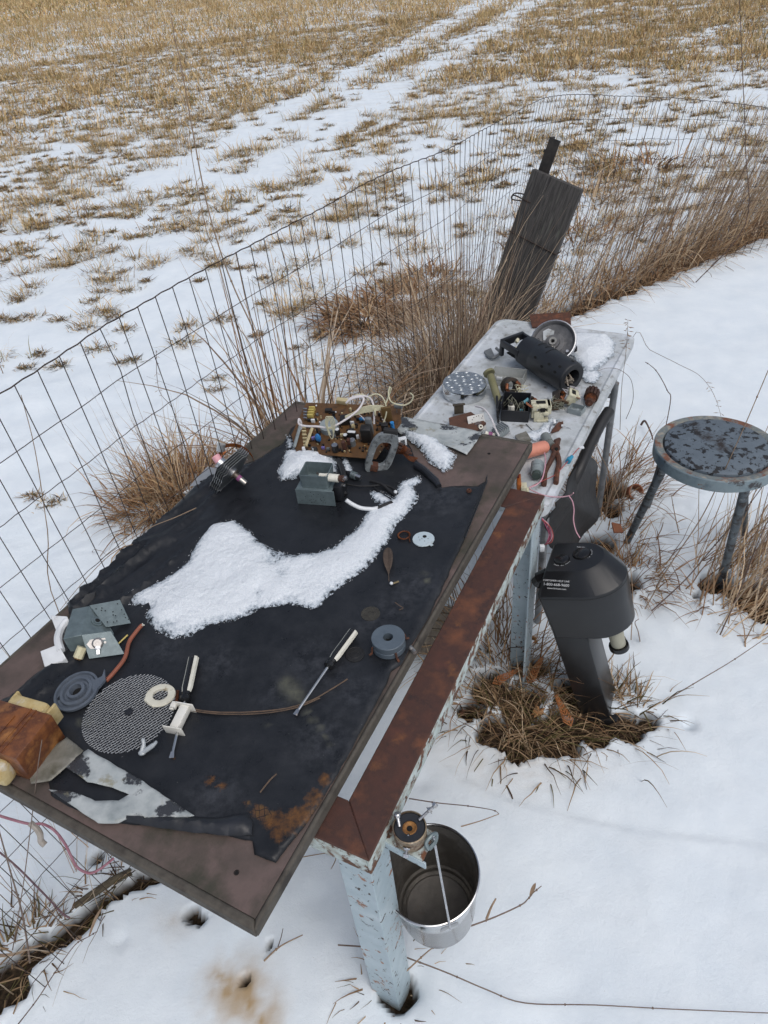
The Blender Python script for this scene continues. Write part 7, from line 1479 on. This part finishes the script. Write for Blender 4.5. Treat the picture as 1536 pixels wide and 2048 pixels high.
cl_thing('fence_grass', 'matted dead grass and stalks along the fence foot at the lower left', [((g2(u, v), r, n, .04, L_, .6, 1.45, .2, 1.2, .0048, 'mat'), {}) for u, v, r, n, L_ in ((15, 1950, .12, 120, .16), (50, 1915, .10, 100, .14), (90, 1885, .08, 60, .10), (135, 1865, .06, 40, .08), (240, 1782, .08, 70, .12), (285, 1752, .08, 70, .12), (205, 1795, .05, 40, .09))]+[((g2(60, 1890), .14, 22, .3, .75, 0, .35, 0, .4, .0026, 'grey'), {}), ((g2(150, 1800), .12, 14, .2, .5, .1, .6, 0, .4, .0024, 'grey'), {}), ((g2(200, 1730), .1, 14, .15, .3, .3, 1, .2, .8, .0024, 'straw'), {})])
cl_thing('grass_clump', 'thin dry stalks leaning before the fence left of the bench board', [(((-.98, 1.30), .18, 8, .5, 1.0, .05, .3, 0, .3, .0024, 'grey'), {})])
# wire-thin wheat heads bent over board edge on the left
# ---- single stems
STM = {'dark': mat('dark_stem', [(.075, .045, .038), (.12, .08, .065)], 60, .8), 'tan': mat('tan_stem', [(.30, .215, .145), (.21, .145, .095)], 60, .8), 'grey': mat('grey_stem', [(.20, .15, .12), (.14, .10, .08)], 60, .8)}
def stem(label, pts, r=.0016, m='tan', nodes=True, cat='stem', leaf=None, seeds=0):
    P_ = [W(u, v, z) if z is not None else GP(u, v) for u, v, z in pts]
    return stem3(label, P_, r, m, nodes, cat, leaf, seeds)
def stem3(label, P_, r=.0016, m='tan', nodes=True, cat='stem', leaf=None, seeds=0):
    sp_ = spline(P_, 5); k = len(sp_); t = thing('dry_weed', label, cat, loc=tuple(sp_[0])); mb = MB(); mb.tube(sp_, [r*(1-.5*i/k) for i in range(k)], 6)
    mb.build('stalk', STM[m], t, world=True)
    if nodes:
        for i in range(4, k-1, 6): mb = MB(); mb.ball(tuple(sp_[i]), r*1.5, 6); mb.build('node', STM[m], t, world=True)
    if leaf:
        for (i, d, L_l, w) in leaf:
            p_ = sp_[min(k-1, int(i*k))]; d = Vector(d).normalized(); s_ = d.cross(Vector((0, 0, 1))).normalized(); v = []; n_ = 7
            for j in range(n_+1):
                q = j/n_; ww = w*math.sin(math.pi*(.08+.92*q))**.7*(1 if q < .98 else .2); c = p_+d*L_l*q+Vector((0, 0, .02*math.sin(q*2.6)*L_l/.05*.4)); v += [c-s_*ww*.5, c+Vector((0, 0, -.001)), c+s_*ww*.5]
            f = [(a*3+b, (a+1)*3+b, (a+1)*3+b+1, a*3+b+1) for a in range(n_) for b in (0, 1)]; mb = MB(); mb.add(v, f); mb.build('leaf', STM['tan'], t, world=True, smooth=60)
    if seeds:
        mb = MB()
        for j in range(seeds):
            i = int(k*(.62+.37*j/seeds)); p_ = sp_[min(k-1, i)]; a = RG.uniform(0, 6.3); e = p_+Vector((math.cos(a), math.sin(a), -.3))*RG.uniform(.006, .018); mb.tube([p_, p_.lerp(e, .5), e, e+(e-p_)*.7], [.0003, .0005, .0016, .0003], 4)
        mb.build('seed_head', STM['tan'], t, world=True)['kind'] = 'stuff'
    return t
stem('long jointed brown stem across the snow at the bottom right', [(676, 1890, .04), (760, 1898, .05), (840, 1925, .055), (900, 1948, .05), (975, 1980, .04), (1050, 2006, .02), (1190, 2010, .02), (1340, 2018, .02), (1560, 2027, .03)], .0021, 'grey')
stem('short forked stem rising from the foot of the near bench leg', [(784, 1966, .03), (815, 1940, .05), (842, 1915, .06), (862, 1898, .07), (878, 1888, .075)], .0023, 'tan')
stem('thin dark stem bent in a sharp hook behind the bucket', [(818, 1597, .46), (877, 1606, .45), (936, 1612, .42), (985, 1620, .38), (998, 1628, .37)], .0016, 'dark'); stem('tan stem running under the bucket rim to the sharp hook', [(922, 1653, .36), (960, 1642, .36), (998, 1628, .37)], .0018, 'tan', nodes=False)
stem('stem with a curled leaf tip right of the bucket', [(924, 1858, .12), (985, 1836, .12), (1040, 1811, .12), (1056, 1798, .13), (1066, 1786, .14), (1083, 1772, .15)], .0022, 'grey', leaf=[(.66, (.6, .8, .3), .035, .010)]); stem('short flat straw stub standing on the curled leaf stem', [(973, 1838, .12), (982, 1815, .135), (992, 1797, .15)], .0035, 'tan', nodes=False)
stem('straight tan stem reaching right from the wet grass mat', [(1338, 1397, .03), (1400, 1360, .06), (1470, 1318, .10), (1565, 1253, .15)], .0021, 'grey')
stem('short stem lying in the snow under the board corner', [(528, 1922, .01), (560, 1893, .02), (605, 1870, .05)], .0026, 'tan'); stem('tiny upright twig crossing the short stem in the snow', [(556, 1893, .01), (562, 1875, .04), (566, 1857, .07)], .0015, 'dark', nodes=False)
stem('slender brown stem arching over the snow at the lower left', [(35, 2050, .02), (75, 1998, .04), (110, 1945, .05), (150, 1890, .06), (178, 1873, .07), (195, 1862, .08)], .0017, 'dark', leaf=[(.80, (.5, .85, .4), .075, .009)])
stem('brown strap leaf lying across the fence foot at far left', [(-10, 1912, .02), (30, 1908, .04), (60, 1896, .05), (88, 1890, .03)], .005, 'tan', nodes=False)
stem('short straw stub in the snow near the bench leg', [(665, 1690, .02), (672, 1715, .04), (662, 1738, .02)], .0020, 'tan', nodes=False); stem('thin straw lying level left of the near bench leg', [(606, 1714, .03), (640, 1708, .03), (676, 1703, .03)], .0018, 'tan', nodes=False)
bF = Vector((-.42, 2.30, 0))
def vst(label, base, lst, r=.002, m='grey', **k):
    B_ = Vector((base[0], base[1], gz1(*base))); stem3(label, [B_]+[VP(u, v, B_) for u, v in lst], r, m, **k)
vst('tallest weed stalk with a dark seed head rising over the left fence', (-.36, 2.20), [(570, 830), (520, 690), (470, 580), (440, 500), (412, 400), (385, 260), (362, 130), (350, 80), (343, 35)], .0026, 'tan', seeds=0)
vst('second thin weed stalk parallel to the tallest one', (-.46, 2.22), [(520, 760), (470, 640), (435, 520), (410, 450), (385, 320), (378, 260)], .0016, 'tan', nodes=False)
vst('dark bare stalk at the upper right frame edge', (2.35, 4.75), [(1490, 450), (1491, 300), (1484, 120), (1478, -20)], .0035, 'dark', nodes=False)
vst('arched grass stem with a drooping seed head above the stool', (1.02, 2.75), [(1262, 680), (1300, 700), (1360, 730), (1400, 752), (1428, 790), (1446, 850), (1452, 905)], .0012, 'grey', nodes=False, seeds=26)
vst('bent dark weed stem left of the stool', (1.28, 2.62), [(1340, 810), (1334, 780), (1315, 745), (1300, 730), (1290, 724)], .0022, 'dark')
stem('tall tan stem slanting in front of the stool from the right', [(1290, 1218, .03), (1340, 1130, .25), (1400, 1040, .45), (1440, 960, .62), (1490, 850, .85), (1545, 720, 1.05)], .0022, 'tan')
stem('dark reddish stem slanting under the stool seat', [(1303, 1222, .02), (1370, 1160, .12), (1430, 1090, .25), (1490, 1020, .38), (1545, 945, .5)], .0028, 'dark')
stem('second dark stem at the right frame edge below the stool', [(1440, 1270, .02), (1480, 1180, .15), (1510, 1100, .3), (1545, 1020, .45)], .0024, 'dark')
stem('pale stem leaning across the table leg toward the stool foot', [(1262, 1280, .02), (1265, 1180, .15), (1250, 1060, .35), (1225, 960, .5), (1190, 890, .62)], .0017, 'tan')
stem('feathery stem in front of the table corner', [(1240, 860, .5), (1243, 780, .66), (1250, 720, .78), (1254, 680, .86), (1256, 640, .94)], .0012, 'grey', nodes=False, seeds=24)
stem('wiry tendril curling beside the folding table leg', [(1252, 838, .50), (1266, 800, .56), (1262, 760, .66), (1240, 740, .70), (1215, 736, .71), (1196, 742, .71)], .0012, 'dark', nodes=False)
stem('crooked dark twig in the snow between table leg and stool', [(1282, 850, .02), (1290, 842, .05), (1302, 866, .04), (1306, 880, .02)], .006, 'dark', nodes=False)
stem('small upright stalk standing alone under the stool', [(1358, 1066, .01), (1352, 1040, .06), (1346, 1010, .12), (1343, 990, .16)], .0024, 'tan', leaf=[(.3, (1, .2, .1), .05, .006)])
stem('thin stalk with bent leaf right of the appliance', [(1280, 1283, .0), (1276, 1262, .03), (1270, 1245, .07), (1278, 1238, .08)], .0022, 'grey', nodes=False)
stem('thin dark stalk leaning at the left fence bottom', [(60, 1925, .03), (45, 1830, .2), (20, 1740, .4), (-5, 1650, .6)], .0026, 'grey', nodes=False)
stem('very thin upright straw in front of the near left board edge', [(25, 1900, .02), (45, 1780, .35), (62, 1650, .65), (75, 1540, .92), (84, 1480, 1.02)], .0015, 'grey', nodes=False)
stem('wheat ear lying over the left edge of the board', [(392, 1016, .84), (350, 1035, .85), (300, 1055, .86), (250, 1085, .84), (200, 1120, .80)], .0014, 'tan', nodes=False, seeds=0)
stem('second wheat ear drooping over the left edge of the board', [(296, 1088, .83), (260, 1090, .84), (220, 1110, .83), (170, 1160, .80), (120, 1220, .75)], .0014, 'tan', nodes=False)
vst('thin weed standing before the fence at the left frame edge', (-.86, 1.36), [(120, 1230), (95, 1060), (70, 900), (42, 790)], .0016, 'tan', nodes=False)
vst('thin weed beside the drooping clump beyond the fence', (-.98, 3.0), [(350, 830), (318, 780), (312, 700)], .002, 'grey', nodes=False, seeds=14)
for l, b, pts in (('wispy stem right of the pale plank base', (1.0, 4.3), [(1080, 560), (1120, 470), (1160, 380), (1180, 300)]), ('tall wisp crossing the fence above the tussock', (1.45, 4.6), [(1220, 480), (1260, 360), (1300, 240), (1330, 150), (1345, 60)]), ('tall wisp at the right of the bank', (2.0, 4.9), [(1360, 400), (1420, 260), (1470, 150), (1500, 60)])): vst(l, b, pts, .0024, 'grey', nodes=False, seeds=16)
# pink cord on the left fence with its end sleeve
def wcord(lst, r, m, label, name, cat):
    mb = MB(); mb.tube(spline([W(u, v, z) for u, v, z in lst], 8), r, 8); return solo(mb, name, m, label, cat)
wcord([(-30, 1622, .50), (20, 1638, .48), (60, 1648, .46), (85, 1648, .45), (110, 1662, .43), (130, 1688, .38), (142, 1712, .34), (155, 1735, .30), (178, 1746, .27), (200, 1738, .27), (228, 1716, .27)], .0034, MG if False else mat('faded_pink_cord', [(.30, .12, .16), (.38, .20, .24)], 80, .7, bump=.5), 'faded pink cord draped over the fence wire at the lower left', 'faded_cable', 'cord')
wcord([(60, 1646, .46), (72, 1656, .45), (80, 1668, .44), (82, 1682, .42), (90, 1690, .41)], .0075, mat('grey_sleeve', [(.42, .38, .34), (.30, .27, .24)], 50, .6, wear=((.1, .08, .07), 60, .58, .66)), 'cracked pale grey sleeve hanging on the faded pink cord', 'cracked_sleeve', 'sleeve')
wcord([(-20, 1690, .35), (30, 1730, .25), (90, 1790, .12), (124, 1826, .05), (140, 1836, .03)], .0026, mat('mauve_wire', [(.12, .07, .09), (.18, .11, .13)], 60, .7), 'dark mauve wire hanging down to the fence foot', 'mauve_wire', 'wire')
LG = mat('mossy_log', [(.06, .055, .035), (.11, .09, .06), (.035, .028, .02)], 20, .9, stretch=(1, 1, 6), bump=.8)
a = GP(150, 1812); b = GP(262, 1742); mb = MB(); mb.tube(spline([a+Vector((0, 0, -.004)), a.lerp(b, .35)+Vector((0, 0, .004)), a.lerp(b, .7)+Vector((0, .004, .002)), b+Vector((0, 0, -.004))], 5), .011, 10); solo(mb, 'rotten_stick', LG, 'mossy rotten stick half sunk in snow along the fence foot', 'stick')
# leaves
MPL = mat('maple_leaf', [(.27, .13, .05), (.36, .19, .08), (.18, .08, .035)], 25, .7, bump=.4)
def maple(label, u, v, s_, rz, lift=.03, m=MPL, tilt=(.3, -.2)):
    p_ = GP(u, v); t = thing('maple_leaf', label, 'leaf', M=Matrix.Translation((p_.x, p_.y, p_.z+lift)) @ rotm(tilt[0], tilt[1], rz)); o = []
    for a, r_ in ((-90, .25), (-62, .5), (-50, .42), (-30, .9), (-20, .62), (-6, .55), (8, 1.0), (22, .58), (38, .68), (48, .50), (62, .62), (76, .62), (90, 1.15), (104, .62), (118, .62), (132, .50), (142, .68), (158, .58), (172, 1.0), (186, .55), (200, .62), (210, .9), (230, .42), (242, .5)):
        o.append((r_*s_*math.cos(rad(a)), r_*s_*math.sin(rad(a))))
    v = [(0, 0, .003)]+[(x, y, .010*math.sin(i*1.3)+.006) for i, (x, y) in enumerate(o)]; k = len(o); mb = MB(); mb.add(v, [(0, 1+i, 1+(i+1) % k) for i in range(k)]); mb.build('blade', m, t, solid=.0006, smooth=60); mb = MB(); mb.tube([(0, 0, .003), (0, -s_*.5, .004), (.004, -s_*.9, .002)], .0011, 5); mb.build('leaf_stalk', m, t)
maple('orange brown maple leaf lying on the wet grass mat', 1076, 1438, .030, rad(10), .035)
maple('dark curled maple leaf left of the orange brown one', 985, 1440, .022, rad(120), .03, mat('dark_leaf', [(.10, .05, .03), (.16, .08, .045)], 25, .7), (.7, .2))
maple('small rusty leaf among the grass behind the far leg', 1068, 1300, .020, rad(60), .05, tilt=(.8, .1)); maple('brown leaf at the left end of the wet grass mat', 925, 1432, .018, rad(200), .02, mat('dark_leaf', [(.10, .05, .03)], 25, .7), (.4, .6))
FRD = mat('orange_frond', [(.30, .10, .03), (.40, .17, .06)], 40, .7)
for i, (u, v, rz, l) in enumerate(((1055, 1385, .9, 'orange cedar frond against the far bench leg'), (985, 1385, .3, 'dull orange cedar frond in the grass left of the far leg'), (1140, 1470, 1.8, 'small orange cedar frond at the front of the grass mat'))):
    p_ = GP(u, v)+Vector((0, 0, .05)); mb = MB()
    for k in range(9):
        q = p_+Vector((math.cos(rz), math.sin(rz), .25))*(.012*k)
        for s_ in (-1, 1):
            e = q+Vector((math.cos(rz+s_*.7), math.sin(rz+s_*.7), .2))*(.030-.0026*k); mb.tube([q, q.lerp(e, .5), e], [.0010, .0022, .0008], 5)
            for j in (.35, .6, .8): w__ = q.lerp(e, j); mb.tube([w__, w__+Vector((math.cos(rz+s_*.1), math.sin(rz+s_*.1), .2))*.009], [.0016, .0006], 4)
    mb.tube([p_, p_+Vector((math.cos(rz), math.sin(rz), .25))*.11], .0014, 5); solo(mb, 'cedar_frond', FRD, l, 'frond')
# orange pot shard by the table leg
OP = mat('terracotta', [(.34, .13, .06), (.25, .09, .045)], 30, .8, bump=.4, wear=((.1, .07, .05), 40, .58, .7))
p_ = GP(1258, 985); mb = MB(); mb.lathe([(.026, 0), (.034, .05), (.037, .05), (.037, .06), (.032, .06), (.024, .004)], 24, M=Matrix.Translation(p_) @ rotm(rad(50), rad(20), 0), a1=4.6); solo(mb, 'clay_pot', OP, 'broken orange clay pot lying in grass by the table leg', 'pot')
mb = MB(); p_ = GP(1230, 1075); mb.prism([(-.03, -.02), (.02, -.025), (.03, .015), (-.01, .03)], 0, .006, M=Matrix.Translation(p_+Vector((0, 0, .05))) @ rotm(.4, .3, .4)); solo(mb, 'clay_shard', OP, 'flat red brown clay shard in the shadow of the black bag', 'shard')
# twig end sticking out of the stained snow
p_ = GP(489, 1962); mb = MB(); mb.tube([p_+Vector((0, 0, -.01)), p_+Vector((.001, .003, .008)), p_+Vector((.0, .010, .016))], [.0055, .006, .0045], 8); mb.tube([p_+Vector((0, .008, .012)), p_+Vector((.003, .002, .020))], .0018, 5); solo(mb, 'woody_stub', STM['grey'], 'small woody stub poking out of the yellow stained snow', 'stub')
p_ = GP(390, 1830); mb = MB(); mb.tube([p_, p_+Vector((.006, .004, .012)), p_+Vector((.016, .0, .014))], .0020, 6); solo(mb, 'pale_twig', STM['tan'], 'pale twig end in the dark hollow under the board', 'twig')
p_ = GP(158, 1876); mb = MB(); mb.ball((p_.x, p_.y, p_.z+.002), .007, 8, sq=(1.3, .9, .6)); solo(mb, 'brown_clod', STM['tan'], 'tiny brown crumb on the snow at the lower left', 'crumb')
